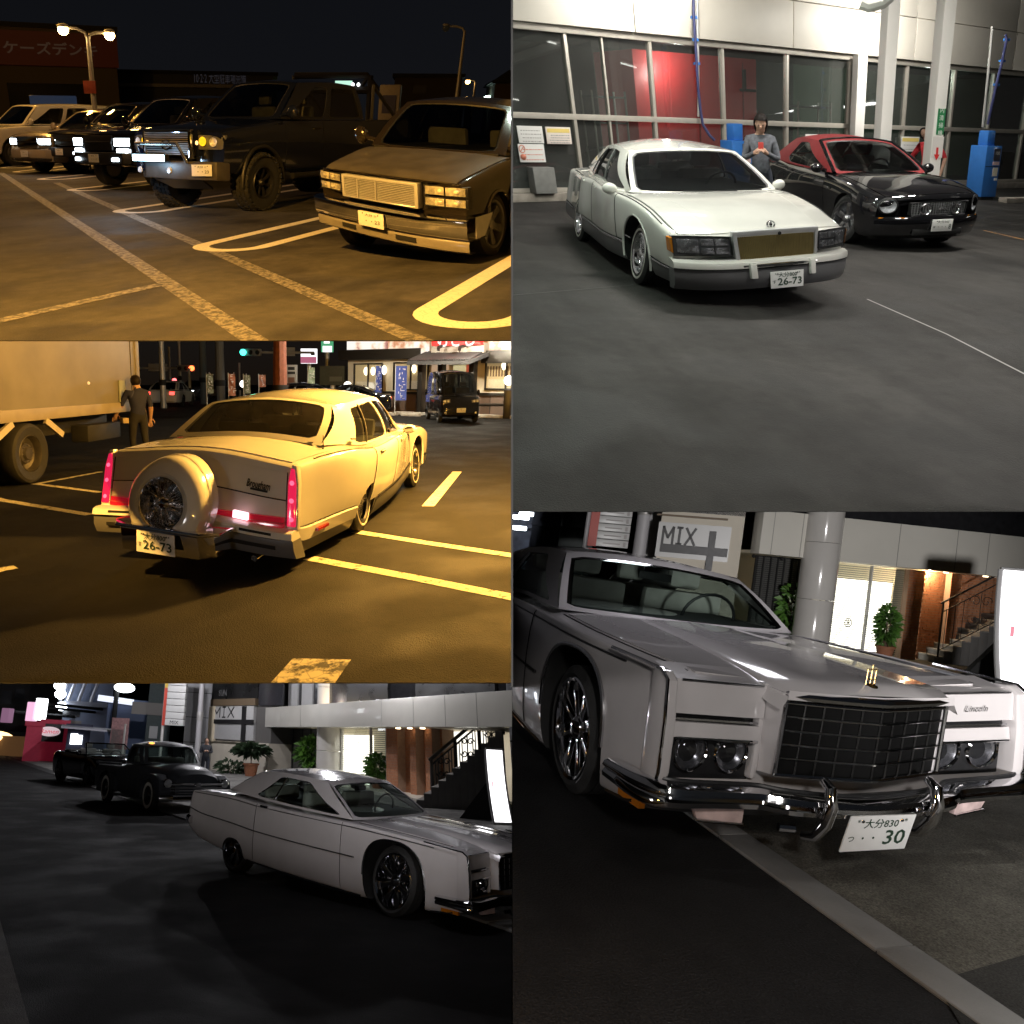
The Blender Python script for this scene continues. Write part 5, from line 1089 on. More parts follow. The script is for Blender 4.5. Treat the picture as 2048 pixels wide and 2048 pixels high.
# ================================================================== LOT : the night car park with the row of trucks
P = LOT
ASPH = asphalt('car_park_asphalt', (.062, .058, .054), .3, .78, .6, .5, .6)
sheet(P, 'ground', ASPH, -90, 40, -160, 60)
def hairpin(a0, a1, rad, w, m, lab, z=.004):
    """long U-shaped bay marking: two parallel lines joined by a round end"""
    e = np.array(a0[:2]); d = np.array(a1[:2])-e; L = np.linalg.norm(d); d /= L; n = np.array([-d[1], d[0]])
    pts = [e+d*L+n*rad]+[e+d*rad+n*rad]+[e+d*rad+rad*(math.cos(t)*n-math.sin(t)*d) for t in np.linspace(.2, math.pi-.2, 12)]+[e+d*rad-n*rad, e+d*L-n*rad]
    o = mk(P, 'bay_marking', strip(pts, w, z), m, None, 0); o['kind'] = 'structure'; return o
PW = worn('bay_paint', (.82, .77, .66), (.16, .15, .13), .30, 9, .25); PF = worn('faded_lane_paint', (.26, .24, .21), (.062, .058, .054), .49, 16)
for a, b in (((812, 945), (1262, 834)), ((482, 803), (880, 742)), ((295, 720), (560, 690)), ((178, 678), (400, 656)), ((90, 650), (250, 632)), ((40, 634), (140, 622))):
    A, B = P.g(*a), P.g(*b); dv = (B-A)/np.linalg.norm(B-A); hairpin(A, A+dv*6.2, .40, .19, PW, '')
A = P.g(1562, 1215); B = P.g(1932, 990); q = (B-A)/np.linalg.norm(B-A); nrm = np.array([-q[1], q[0], 0])*np.sign((np.array([-q[1], q[0], 0]))@(P.C-A))
hairpin(A+nrm*.36, A+nrm*.36+q*6, .40, .20, PW, '')
for a, b in (((340, 745), (1580, 1285)), ((60, 690), (960, 1285))):
    A, B = P.g(*a), P.g(*b); d = (B-A)/np.linalg.norm(B-A); o = mk(P, 'lane_line', strip([A-d*5, A, B, B+d*4], .16, .003), PF, None, 0); o['kind'] = 'structure'
A, B = P.g(-20, 1215), P.g(400, 1120); mk(P, 'lane_line', strip([A, B, B+(B-A)*.6], .15, .003), PF, None, 0)['kind'] = 'structure'
# trucks
GP = mat('dusty_dark_paint', (.075, .068, .06), .42, coat=.25, noise=.2, nscale=5)
pickup(P, 'pickup_truck', 'lowered old pickup with chrome grille, stacked headlights and brown dusty hood', 'truck', (0, 0), 0, dict(paint=mat('dark_brown_paint', (.016, .013, .011), .2, coat=.6, noise=.1), hood_paint=GP, zb=.19, hood=.87, cowl=1.0, w=.95, nose=.80, R=.33, roof=1.50, cab=-2.7, wb=3.6, tw=.24, rim=.24, wheel='truck', gap=.05, front=sierra_front),
       (GMCK := ([[.98, -.165, .47], [.98, .165, .47], [.98, .165, .305], [.98, -.165, .305], [.7, -.93, .82], [.72, -.93, .62], [.8, -.53, .82], [.8, -.53, .62], [.8, .53, .82], [.8, .53, .62], [.7, .93, .82], [.72, .93, .62], [.84, -.49, .83], [.84, .49, .83], [.84, -.49, .58], [.84, .49, .58], [0, .92, .33], [.0, .92, 0], [.78, -.95, .53], [.78, .95, .53], [.75, .92, .17], [.75, -.92, .17], [-.55, -.8, 1.03], [-.55, .8, 1.03]],
        [[.024, -.041, .056], [.018, -.029, .024], [.025, -.041, .029], [.032, -.057, .08], [-.047, .052, .051], [-.038, .038, .064], [-.018, .021, .026], [-.005, .002, .039], [.014, -.015, -.048], [.03, -.037, -.052], [-.016, .038, -.062], [-.014, .042, -.083], [-.018, .022, .014], [.01, -.011, -.042], [-.007, .005, .028], [.03, -.036, -.057], [.006, -.006, -.019], [.019, -.029, -.022], [-.031, .027, .081], [-.062, .136, -.087], [-.022, .054, -.045], [-.065, .044, .201], [.132, -.185, .066], [0, .001, -.028]])))
LT = dict(paint=mat('dark_blue_paint', (.006, .008, .02), .12, coat=1., noise=.05), zb=.55, hood=1.22, cowl=1.36, w=1.0, nose=.92, R=.44, roof=1.93, cab=-3.1, wb=3.7, tw=.33, rim=.235, wheel='offroad', gap=.09, flare=.03, flare_paint=BLACK, step=True, sport_bar=True, poke=.05, front=tundra_front)
pickup(P, 'lifted_truck', 'lifted dark truck on knobbly off-road tyres with a blue glowing light bar', 'truck', (-2.36, -5.80), .04, LT)
GRP = 'trucks parked in a row facing the lane'
def row(px, D, yaw, S, label, name='pickup_truck'):
    q = P.g(*px, S['hood']-.16); return pickup(P, name, label, 'truck', (q[0]-S.get('nose', .8), q[1]-S['w']+.27), yaw, S, None, GRP)
S1 = dict(LT, paint=paint('black_truck_paint', (.008, .008, .01), .10), zb=.42, hood=1.12, cowl=1.26, roof=1.82, R=.39, front=silver_front, lit=16., lower=12., fog=10., wheel='truck', sport_bar=False, step=False, poke=0, flare=.02, grille=BLACK, bar=BLACK)
row((455, 536), 0, .0, S1, 'black truck with white headlights and bright fog lamps, beside the lifted truck')
S2 = dict(S1, lit=0., lower=0., fog=9., hood=1.08, roof=1.80, bar=CHROME)
row((300, 526), 0, .0, S2, 'black truck with an unlit amber-reflecting headlight and chrome grille bar')
S3 = dict(S1, paint=paint('tan_truck_paint', (.42, .36, .27), .25), bumper=paint('tan_truck_paint', (.42, .36, .27), .25), lit=22., lower=0., fog=0., hood=1.02, cowl=1.12, roof=1.62, R=.34, zb=.25, grille=CHROME)
row((165, 534), 0, .0, S3, 'tan truck with one glaring round white headlight')
S4 = dict(S3, paint=paint('white_truck_paint', (.78, .74, .66), .25), lit=0., suv=True, roof=1.86, hood=1.12, cowl=1.24, R=.39, zb=.35)
q = at(P, 92, 482, 33); pickup(P, 'white_suv', 'long white four-door SUV seen side-on behind the row', 'car', (q[0]+.55, q[1]-.86), .0, S4, None, GRP)
q = P.g(62, 548, .62)+np.array([-.8, -.6, 0]); plain_car(P, 'pale low sports car with dark air intakes at the end of the row', (q[0], q[1]), .0, paint('silver_car_paint', (.55, .52, .48), .25), group=GRP, h=1.32, name='sports_car')
# lamp posts
def street_light(P, label, base, top, arms, head=(1, .58, .18), s=14., r=.07, sign=None):
    b = np.array([base[0], base[1], 0.]); t = thing(P, 'street_lamp', label, 'lamp post', b)
    H = top; PG = mat('galvanised_pole', (.45, .44, .42), .5, .4, noise=.15, nscale=3)
    mk(P, 'pole', MB().tube([(0, 0, 0), (0, 0, H*.5), (0, 0, H)], [r*1.2, r, r*.75], 12), PG, t)
    mk(P, 'base', MB().lathe([(0, .5), (r*1.9, .5), (r*1.9, 0)], (0, 0, 0), (0, 0, 1), 14), PG, t)
    for v in arms:
        v = np.array(v, float); e = np.array([0, 0, H])+v; k = np.array([v[0], v[1], 0])
        mk(P, 'arm', MB().tube([(0, 0, H-.1), np.array([0, 0, H])+k*.12+np.array([0, 0, v[2]*.5]), np.array([0, 0, H])+k*.5+np.array([0, 0, v[2]*.95]), e], r*.55, 8), PG, t)
        h = mk(P, 'lamp_head', MB().ball(e+k*.08+np.array([0, 0, .04]), (.20, .20, .08), 14, 8), mat('lamp_cowl', (.35, .34, .32), .4, noise=.1), t)
        mk(P, 'lamp_glow', MB().ball(e+k*.08-np.array([0, 0, .08]), (s[1], s[1], s[1]*.9) if isinstance(s, tuple) else (.25, .25, .2), 16, 10), emat('sodium_glow_%g' % (s[0] if isinstance(s, tuple) else s), head, s[0] if isinstance(s, tuple) else s), h)
    return t
D = 34.; q = at(P, 358, 415, D); H = at(P, 345, 140, D)[2]; a1 = at(P, 258, 104, D)-at(P, 345, 140, D); a2 = at(P, 420, 124, D)-at(P, 345, 140, D)
t = street_light(P, 'twin-headed orange street lamp towering behind the parked trucks', q, H, [a1, a2], (1, .62, .22), (40., .17), .09)
z0 = at(P, 356, 330, D)[2]; rt = P.R.T@np.array([1, 0, 0]); rt[2] = 0; rt /= np.linalg.norm(rt)
o = mk(P, 'sign_plate', MB().obox((0, 0, 0), rt*.22, (0, 0, .20), np.cross(rt, (0, 0, 1))*.03), mat('faded_red_sign', (.35, .07, .04), .5, noise=.2), None, bevel=.01, M=Matrix.Translation((q[0], q[1], z0))@Matrix.Translation(Vector(np.cross((0, 0, 1), rt)*-.2)))
tag(o, 'small faded red sign fixed to the twin-headed lamp post', 'sign')
D = 46.; q = at(P, 1720, 395, D); H = at(P, 1720, 115, D)[2]; street_light(P, 'tall thin unlit lamp pole with curved arm at the right', q, H, [at(P, 1655, 98, D)-at(P, 1720, 115, D)], (.1, .08, .05), (.05, .2), .10)
D = 60.; q = at(P, 1783, 395, D); H = at(P, 1783, 310, D)[2]; street_light(P, 'short glowing amber street lamp beside the tall pole', q, H, [at(P, 1757, 303, D)-at(P, 1783, 310, D)], (1, .55, .16), (26., .17), .09)
D = 70.; q = at(P, 1838, 395, D); o = thing(P, 'street_lamp', 'far greenish-white lamp low on the skyline', 'lamp post', (q[0], q[1], 0)); z = at(P, 1838, 378, D)[2]; mk(P, 'pole', MB().tube([(0, 0, 0), (0, 0, z)], .08, 8), DARK, o); mk(P, 'lamp_glow', MB().ball((0, 0, z), (.5, .5, .35), 12, 8), emat('mercury_glow', (.7, 1, .85), 12.), o)
# electrical store and the long low building behind
def facade(P, pa, pb, D): return Wall(P, at(P, *pa, D), at(P, *pb, D))
def building(P, name, label, wall, s0, s1, H, dep, m, roofm=None, cat='building'):
    t = thing(P, name, label, cat, wall(s0, 0, 0)); o_ = Vector(wall(s0, 0, 0))
    def put(nm, mb, mm, par=None, **k):
        mb.v = [tuple(np.array(v)-np.array(o_)) for v in mb.v]; return mk(P, nm, mb, mm, par or t, **k)
    put('wall', wall.b(s0, s1, 0, H, -dep, 0), m, smooth=0)
    put('roof', wall.b(s0-.2, s1+.2, H, H+.25, -dep-.2, .2), roofm or DARK, smooth=0)
    return t, put
W1 = facade(P, (-60, 400), (430, 400), 62.); pw = lambda a, b: W1.px(a, b)
s0, _ = pw(-80, 300); s1, zt = pw(432, 140); SW = mat('store_wall', (.05, .035, .022), .7, noise=.1, nscale=.5)
t, put = building(P, 'electrical_store', 'big store with a dark red sign band across its front', W1, s0, s1, zt+.3, 14, SW)
zb_ = pw(200, 250)[1]; sb = put('sign_band', W1.b(s0, s1+.1, zb_, zt+.1, .0, .35), mat('dark_red_sign', (.035, .002, .004), .6, noise=.1, nscale=.6, emit=(.5, .01, .02), estr=.012))
sc, zc = pw(195, 190); lt = MB().text('ケーズデンキ', W1(sc, zc, .40), W1.d if W1.d@(P.R.T@np.array([1, 0, 0])) > 0 else -W1.d, (0, 0, 1), (pw(30, 160)[1]-pw(30, 215)[1])*.95, width=abs(pw(370, 190)[0]-pw(18, 190)[0]), bold=.02); put('lettering', lt, mat('sign_white', (.10, .08, .08), .5, emit=(1, .7, .7), estr=.012), sb, smooth=0)
sA, zA = pw(25, 312); sB, _ = pw(420, 312); dk = put('shop_front', W1.b(sA, sB-1.2, 0, zA, -.6, .04), mat('dark_shop_glass', (.004, .005, .010), .08, noise=.1)); 
for a, b in ((115, 285), (245, 288)):
    x0, z0 = pw(a, 400); x1, z1 = pw(b, 362 if a < 200 else 365); put('shop_window', W1.b(x0, x1, z0, z1, .05, .10), mat('dim_blue_window', (.02, .03, .06), .2, emit=(.25, .42, .8), estr=.05 if a < 200 else .22), dk)
W2 = facade(P, (400, 380), (1110, 380), 75.); pw2 = lambda a, b: W2.px(a, b)
t, put = building(P, 'long_low_shop', 'long low dark shop with faint sign lettering behind the lifted truck', W2, pw2(425, 300)[0], pw2(1040, 300)[0], pw2(700, 280)[1], 12, mat('dim_shop_wall', (.03, .035, .06), .7, noise=.2))
put('eaves_strip', W2.b(pw2(430, 320)[0], pw2(1045, 320)[0], pw2(700, 330)[1], pw2(700, 318)[1], 0, .5), mat('eaves_grey', (.16, .15, .16), .5, noise=.1))
z = pw2(800, 298)[1]; put('lettering', MB().text('10·2·2 大型駐車場完備', W2(pw2(830, 298)[0], z, .06), W2.d if W2.d@(P.R.T@np.array([1, 0, 0])) > 0 else -W2.d, (0, 0, 1), .9, width=abs(pw2(925, 300)[0]-pw2(730, 300)[0])), mat('dim_letter', (.1, .1, .14), .5, emit=(.6, .7, 1), estr=.02), smooth=0)
put('green_post', W2.b(pw2(1030, 300)[0], pw2(1045, 300)[0], 0, pw2(1030, 290)[1], .1, .4), mat('dim_green', (.01, .06, .04), .6))
W3 = facade(P, (1440, 390), (1760, 390), 66.); w3 = lambda a, b: W3.px(a, b)
t, put = building(P, 'dark_house', 'dark flat-roofed house between the white sign tower and tall pole', W3, w3(1490, 300)[0], w3(1745, 300)[0], w3(1600, 292)[1], 10, mat('brown_dim_wall', (.03, .022, .015), .8, noise=.15))
put('window', W3.b(w3(1560, 330)[0], w3(1610, 330)[0], w3(1560, 352)[1], w3(1560, 322)[1], 0, .06), BLACK)
t, put = building(P, 'gabled_house', 'dark house with brown wall at the right edge behind the lowered pickup', W3, w3(1872, 300)[0], w3(2010, 300)[0], w3(1872, 315)[1], 9, mat('brown_wall', (.06, .04, .022), .8, noise=.15))
rf = MB(); zz = w3(1872, 312)[1]; a_, b_ = w3(1855, 300)[0], w3(2060, 300)[0]; rf.prism([W3(a_, zz, .5), W3(b_, zz, .5), W3((a_+b_)/2, w3(1930, 235)[1], .5)], W3.n*-10); put('gable_roof', rf, DARK, smooth=0)
D = 44.; q = at(P, 1468, 420, D); z = at(P, 1468, 320, D)[2]; t = thing(P, 'sign_tower', 'pale sign tower with a dark emblem beyond the trucks', 'sign', (q[0], q[1], 0))
mk(P, 'tower', MB().obox((0, 0, z/2), rt*.55, (0, 0, z/2), np.cross(rt, (0, 0, 1))*.25), mat('pale_sign', (.28, .24, .2), .5, noise=.1), t, bevel=.05); mk(P, 'emblem', MB().obox(np.array([0, 0, z-.9])-np.cross((0, 0, 1), rt)*.27, rt*.36, (0, 0, .42), np.cross(rt, (0, 0, 1))*.02), mat('blue_emblem', (.03, .03, .1), .5), t)
D = 30.; q = at(P, 1250, 420, D); z0 = at(P, 1250, 340, D)[2]; z1 = at(P, 1250, 285, D)[2]; n_ = np.cross((0, 0, 1), rt)
t = thing(P, 'flatbed_truck', 'dark recovery truck frame with small lit sign above the lifted truck', 'truck', (q[0], q[1], 0)); wd = np.linalg.norm(at(P, 1390, 300, D)-at(P, 1095, 300, D))/2
fr = MB()
for k in (-1, 1):
    fr.tube([rt*k*wd, rt*k*wd*.99+np.array([0, 0, z1])], .10, 8)
fr.tube([rt*-wd+np.array([0, 0, z1]), rt*wd*.9+np.array([0, 0, z1]), rt*wd*1.2+np.array([0, 0, z0])], .10, 8); fr.tube([rt*-wd+np.array([0, 0, z0]), rt*wd+np.array([0, 0, z0])], .12, 8); fr.tube([rt*wd*.7+np.array([0, 0, z0]), rt*wd*.95+np.array([0, 0, z1])], .07, 8)
mk(P, 'frame', fr, DARK, t); mk(P, 'cargo_bed', MB().obox((0, 0, z0*.5), rt*wd, (0, 0, .2), n_*-1.1), DARK, t, bevel=.05)
mk(P, 'lit_sign', MB().obox(rt*.42+np.array([0, 0, z0+.18])-n_*.1, rt*.30, (0, 0, .10), n_*.03), emat('green_white_sign', (.6, 1., .8), 1.0), t); mk(P, 'amber_strip', MB().obox(rt*-.72*wd+np.array([0, 0, z1-.4])-n_*.1, rt*.72, (0, 0, .035), n_*.02), emat('dim_amber_strip', (1, .6, .3), .12), t)
mk(P, 'marker_lights', MB().ball(rt*.05+np.array([0, 0, z1-.3])-n_*.12, .06, 8, 6).ball(rt*.75+np.array([0, 0, z1-.28])-n_*.12, .06, 8, 6).ball(rt*.95+np.array([0, 0, z1-.28])-n_*.12, .06, 8, 6), emat('white_marker', (1, 1, 1), 3.), t)

# ================================================================== FUEL : forecourt with glass-walled shop
P = FUEL
CONC = asphalt('forecourt_concrete', (.028, .026, .0243), .5, .72, .35, .45, .3)
sheet(P, 'ground', CONC, -60, 30, -40, 60)
WA = Wall(P, P.g(0, 760), P.g(1932, 706)); fx = WA.px; S = lambda a: fx(a, 430)[0]
CREAM = mat('cream_fascia', (.72, .68, .60), .5, noise=.06, nscale=1.2); MUL = mat('beige_frame', (.42, .39, .34), .45, .2, noise=.08, nscale=4)
SHOPG = dusty('shop_glass', (.66, .70, .69), .05); t = thing(P, 'service_shop', 'long glass-walled shop with beige frames and cream fascia panels', 'building', WA(0, 0, 0)); ofs = np.array(WA(0, 0, 0))
def put(nm, mb, mm, par=None, **k):
    mb.v = [tuple(np.array(v)-ofs) for v in mb.v]; return mk(P, nm, mb, mm, par or t, **k)
ZM, ZT = 1.62, 3.10; sL, sR = -3.0, S(2150)
put('plinth', WA.b(sL, sR, 0, .16, -.3, .22), mat('plinth_concrete', (.30, .27, .23), .8, noise=.25, nscale=4, bump=.3), bevel=.01)
cuts = [-1.4]+[S(x) for x in (232, 536, 798, 1035, 1268, 1478, 1655, 1800, 1935)]+[sR]
fr = MB()
for z0, z1 in ((.16, .24), (ZM-.05, ZM+.05), (ZT, ZT+.12)): pass
rail = {}
for nm, z0, z1, o in (('bottom_rail', .16, .25, .05), ('middle_rail', ZM-.055, ZM+.055, .05), ('head_rail', ZT, ZT+.12, .07)): put(nm, WA.b(sL, sR, z0, z1, -.06, o), MUL, bevel=.008)
for i, s in enumerate(cuts[1:-1]): put('mullion', WA.b(s-.04, s+.04, .25, ZT, -.07, .045), MUL, bevel=.006)
for x in (365,): put('mullion', WA.b(S(x)-.025, S(x)+.025, .25, ZT, -.07, .03), MUL, bevel=.006)
for s0, s1 in zip(cuts[:-1], cuts[1:]):
    for z0, z1 in ((.25, ZM-.055), (ZM+.055, ZT)): put('window_pane', WA.b(s0+.04, s1-.04, z0, z1, -.03, -.02), SHOPG, smooth=0)
cutsF = [sL]+[fx(x, 100)[0] for x in (-180, 447, 1043, 1507, 1890)]+[sR+3]
for s0, s1 in zip(cutsF[:-1], cutsF[1:]): put('fascia_panel', WA.b(s0+.012, s1-.012, ZT+.125, 4.15, -.1, .16), CREAM, bevel=.008)
for s0, s1 in zip(cutsF[:-1], cutsF[1:]): put('fascia_panel', WA.b(s0+.012, s1-.012, 4.17, 5.6, -.1, .14), CREAM, bevel=.008)
# inside the shop
INW = mat('shop_interior', (.10, .105, .10), .8, noise=.2, nscale=2); DIMG = mat('dim_green_wall', (.16, .22, .16), .8, noise=.1)
put('interior_wall', WA.b(sL, S(1500), 0, 4, -4.3, -4.2), INW, smooth=0); put('interior_wall', WA.b(S(1500), sR+2, 0, 4, -4.3, -4.2), DIMG, smooth=0); put('interior_floor', WA.b(sL, sR, .005, .05, -4.2, -.3), INW, smooth=0); put('interior_ceiling', WA.b(sL, sR, 3.3, 3.35, -4.2, -.3), mat('dark_ceiling', (.05, .05, .05), .8), smooth=0)
r0, r1 = WA.px(462, 300, -2.2)[0], WA.px(922, 300, -2.2)[0]
rb = thing(P, 'red_container', 'big red steel container standing inside the glass shop', 'container', WA(r0, 0, -2.6)); RD = mat('red_container_glow', (.50, .035, .035), .45, noise=.1, nscale=2, emit=(.6, .03, .03), estr=.10)  # faint emission in the red brightens the container, which is no lamp
def rput(nm, mb, m, **k): mb.v = [tuple(np.array(v)-np.array(WA(r0, 0, -2.6))) for v in mb.v]; return mk(P, nm, mb, m, rb, **k)
zR = WA.px(700, 205, -2.2)[1]; rput('shell', WA.b(r0, r1, .1, zR, -3.9, -2.2), RD, bevel=.02)
for x in (535, 700, 870): rput('door_seam', WA.b(WA.px(x, 300, -2.2)[0]-.015, WA.px(x, 300, -2.2)[0]+.015, .2, zR-.1, -2.2, -2.185), mat('red_seam', (.2, .012, .012), .5))
rput('latch', WA.b(WA.px(872, 300, -2.2)[0]-.04, WA.px(872, 300, -2.2)[0]+.04, WA.px(870, 340, -2.2)[1], WA.px(870, 262, -2.2)[1], -2.2, -2.12), DARK); rput('latch', WA.b(WA.px(862, 300, -2.2)[0]-.05, WA.px(912, 300, -2.2)[0], WA.px(870, 345, -2.2)[1], WA.px(870, 335, -2.2)[1], -2.19, -2.12), DARK)
def shelf(a, b, lab):
    s0, s1 = WA.px(a, 600, -1.6)[0], WA.px(b, 600, -1.6)[0]; k = thing(P, 'storage_rack', lab, 'rack', WA(s0, 0, -1.6)); o_ = np.array(WA(s0, 0, -1.6))
    for z in (.4, .95, 1.5, 2.05): mb = WA.b(s0, s1, z, z+.04, -2.1, -1.6); mb.v = [tuple(np.array(v)-o_) for v in mb.v]; mk(P, 'shelf', mb, INW, k)
    for s in (s0, s1):
        for o in (-2.1, -1.64): mb = WA.b(s-.02, s+.02, .05, 2.2, o, o+.04); mb.v = [tuple(np.array(v)-o_) for v in mb.v]; mk(P, 'upright', mb, MUL, k)
shelf(330, 450, 'grey storage rack inside the glass left of the red container'); shelf(1080, 1200, 'grey storage rack inside the glass right of the red container')
# columns, canopy
CW = mat('white_column_paint', (.80, .78, .74), .45, noise=.04, nscale=2)
def column(a, D, w, lab):
    q = at(P, a, 640, D); c = thing(P, 'canopy_column', lab, 'column', (q[0], q[1], 0)); mk(P, 'shaft', MB().box(-w/2, w/2, -w/2, w/2, 0, 5.0), CW, c, bevel=.012); mk(P, 'base_plate', MB().box(-w/2-.06, w/2+.06, -w/2-.06, w/2+.06, 0, .05), CONC, c, bevel=.01); c.rotation_euler; return q, c
c1, _ = column(1390, 17.0, .23, 'white square canopy column right behind the red soft top'); c2, _ = column(1580, 17.5, .235, 'white square canopy column with a green sign strip')
q = WA(S(1268), 0, .3); c3 = thing(P, 'canopy_column', 'white square column against the glass wall', 'column', q); mk(P, 'shaft', MB().box(-.13, .13, -.13, .13, .16, 3.2), CW, c3, bevel=.012)
cn = thing(P, 'forecourt_canopy', 'grey canopy soffit with white beams over the forecourt', 'canopy', (-3, 4, 5.0)); mk(P, 'soffit', MB().box(-9, 12, -9, 22, 0, .12), mat('soffit_grey', (.42, .42, .46), .6, noise=.08), cn)
for y in (c1[1]-4, c2[1]-4): mk(P, 'beam', MB().box(-8.5, 11.5, y-.12, y+.12, -.22, 0), CW, cn, bevel=.01)
pp = [np.array(at(P, 1320, 8, 11.3)), np.array(at(P, 1345, 20, 11.3)), np.array(at(P, 1400, 6, 11.3)), np.array(at(P, 1450, -40, 11.3))]
tag(mk(P, 'drain_pipe', MB().tube(pp, .075, 10), CW), 'white drain pipe bending under the canopy beside the column', 'pipe')
# canopy tubes that light the place
TUBE = emat('fluorescent_tube', (1, .97, .90), 9.)
for i, (x, y) in enumerate([(-4.5, -2.2), (-4.5, 2.2), (-4.5, 6.6), (-4.5, 11), (.8, -2.2), (.8, 2.2), (.8, 6.6), (.8, 11.0), (6, -2.2), (6, 2.2), (6, 6.6)]):
    f = thing(P, 'canopy_light', 'white fluorescent batten under the forecourt canopy', 'ceiling light', (x, y, 4.93), 0, 'canopy battens'); mk(P, 'batten', MB().box(-.07, .07, -.62, .62, 0, .06), CW, f, bevel=.01); mk(P, 'tube', MB().tube([(0, -.6, -.03), (0, .6, -.03)], .02, 8), TUBE, f)
# air / vacuum machines, hoses
for i, (a, b) in enumerate(((203, 372), (545, 356), (512, 386), (775, 398), (834, 380), (1000, 428), (1086, 406), (1312, 402))):   # another row of battens far behind, seen mirrored in the glass
    q = P.w(a, b, WA.A, WA.B); dr_ = P.ray(a, b); dr_ = dr_+P.k*dr_[2]; dr_ /= np.linalg.norm(dr_); nt_ = np.cross(WA.d, P.k+np.array([0, 0, 1.])); nt_ /= np.linalg.norm(nt_); rr = dr_-2*(dr_@nt_)*nt_; rr = rr-P.k*rr[2]; c = q+rr*30; f = thing(P, 'canopy_light', 'far white batten mirrored in the shop glass', 'ceiling light', c, 0, 'battens mirrored in the glass')
    mk(P, 'tube', MB().tube([(-1., 0, 0), (1., 0, .16)], .08, 8), emat('far_tube', (1, .98, .94), 16.), f); mk(P, 'batten', MB().box(-.8, .8, -.08, .08, .16, .22), CW, f)
BLUE = mat('blue_enamel', (.035, .17, .52), .35, coat=.3, noise=.06); HOSE = mat('dark_blue_hose', (.03, .035, .11), .5, noise=.15)
def machine(base, yaw, label, zt):
    m = thing(P, 'vacuum_machine', label, 'machine', (base[0], base[1], 0), yaw, 'blue vacuum machines')
    mk(P, 'cabinet', MB().box(-.24, .24, -.27, .27, .08, zt), BLUE, m, bevel=.02); mk(P, 'feet', MB().box(-.2, .2, -.24, .24, 0, .08), DARK, m)
    mk(P, 'door_seam', MB().box(.24, .246, -.25, .25, zt*.62, zt*.632), DARK, m)
    mk(P, 'motor_head', MB().box(-.14, .14, -.16, .10, zt, zt+.34), BLUE, m, bevel=.03)
    pn = mk(P, 'control_panel', MB().box(.24, .252, .0, .22, zt-.34, zt-.06), mat('panel_dark', (.04, .04, .05), .4), m); mk(P, 'characters', MB().text('100', (.255, .11, zt-.17), (0, 1, 0), (0, 0, 1), .11), mat('print_white', (.75, .75, .72), .5), pn, smooth=0)
    mk(P, 'notice', MB().box(.24, .250, .0, .22, zt-.44, zt-.36), mat('notice_pink', (.7, .5, .48), .5, noise=.15, nscale=40), m); mk(P, 'notice', MB().box(.24, .250, .03, .2, zt-.70, zt-.50), mat('notice_cream', (.75, .70, .56), .5, noise=.1, nscale=40), m); mk(P, 'notice', MB().box(.24, .250, .12, .22, zt-.80, zt-.74), mat('notice_white', (.75, .74, .72), .5), m)
    mk(P, 'side_hose', MB().tube([(.05, .18, zt+.05), (.12, .38, zt-.1), (.14, .46, zt-.4), (.1, .44, zt-.75), (.02, .36, zt-.86), (-.02, .3, zt-.7)], .022, 8), BLACK, m); return m
vyaw = math.atan2(WA.n[1], WA.n[0])-.15; q = P.g(1765, 752); zt = zat(P, 1765, 548, q); machine(q, vyaw, 'tall blue vacuum machine with notices beside the black car', zt)
q2 = WA(S(727)+.0, 0, 1.0); machine(q2, vyaw, 'blue vacuum machine half hidden behind the white car', zat(P, 727, 522, q2)-.02)
def reel(pts, D0, lab, pole):
    h = thing(P, 'hose_drop', lab, 'hose', (0, 0, 0)); pl = [at(P, a, b, D0) for a, b in pole]; mk(P, 'pole', MB().tube(pl, .03, 8), mat('steel_pole', (.5, .5, .48), .4, .5), h)
    mk(P, 'hose', MB().tube([at(P, a, b, D0-.12) for a, b in pts], .032, 8), HOSE, h)
    cl = MB()
    for a, b in pts[1:4]: cl.obox(at(P, a, b, D0-.06), (.03, 0, 0), (0, .07, 0), (0, 0, .025))
    mk(P, 'clips', cl, BLUE, h)
reel([(684, -20), (686, 66), (692, 150), (697, 240), (702, 330), (712, 420), (720, 470), (745, 510), (765, 530)], hd(P, q2), 'blue hose hanging down a steel pole behind the white car', [(699, -30), (704, 440)])
reel([(1862, 130), (1866, 150), (1850, 230), (1828, 320), (1808, 410), (1795, 470)], hd(P, q), 'blue hose hanging from a bent steel pole at the far right', [(1812, 100), (1800, 245), (1776, 480)])
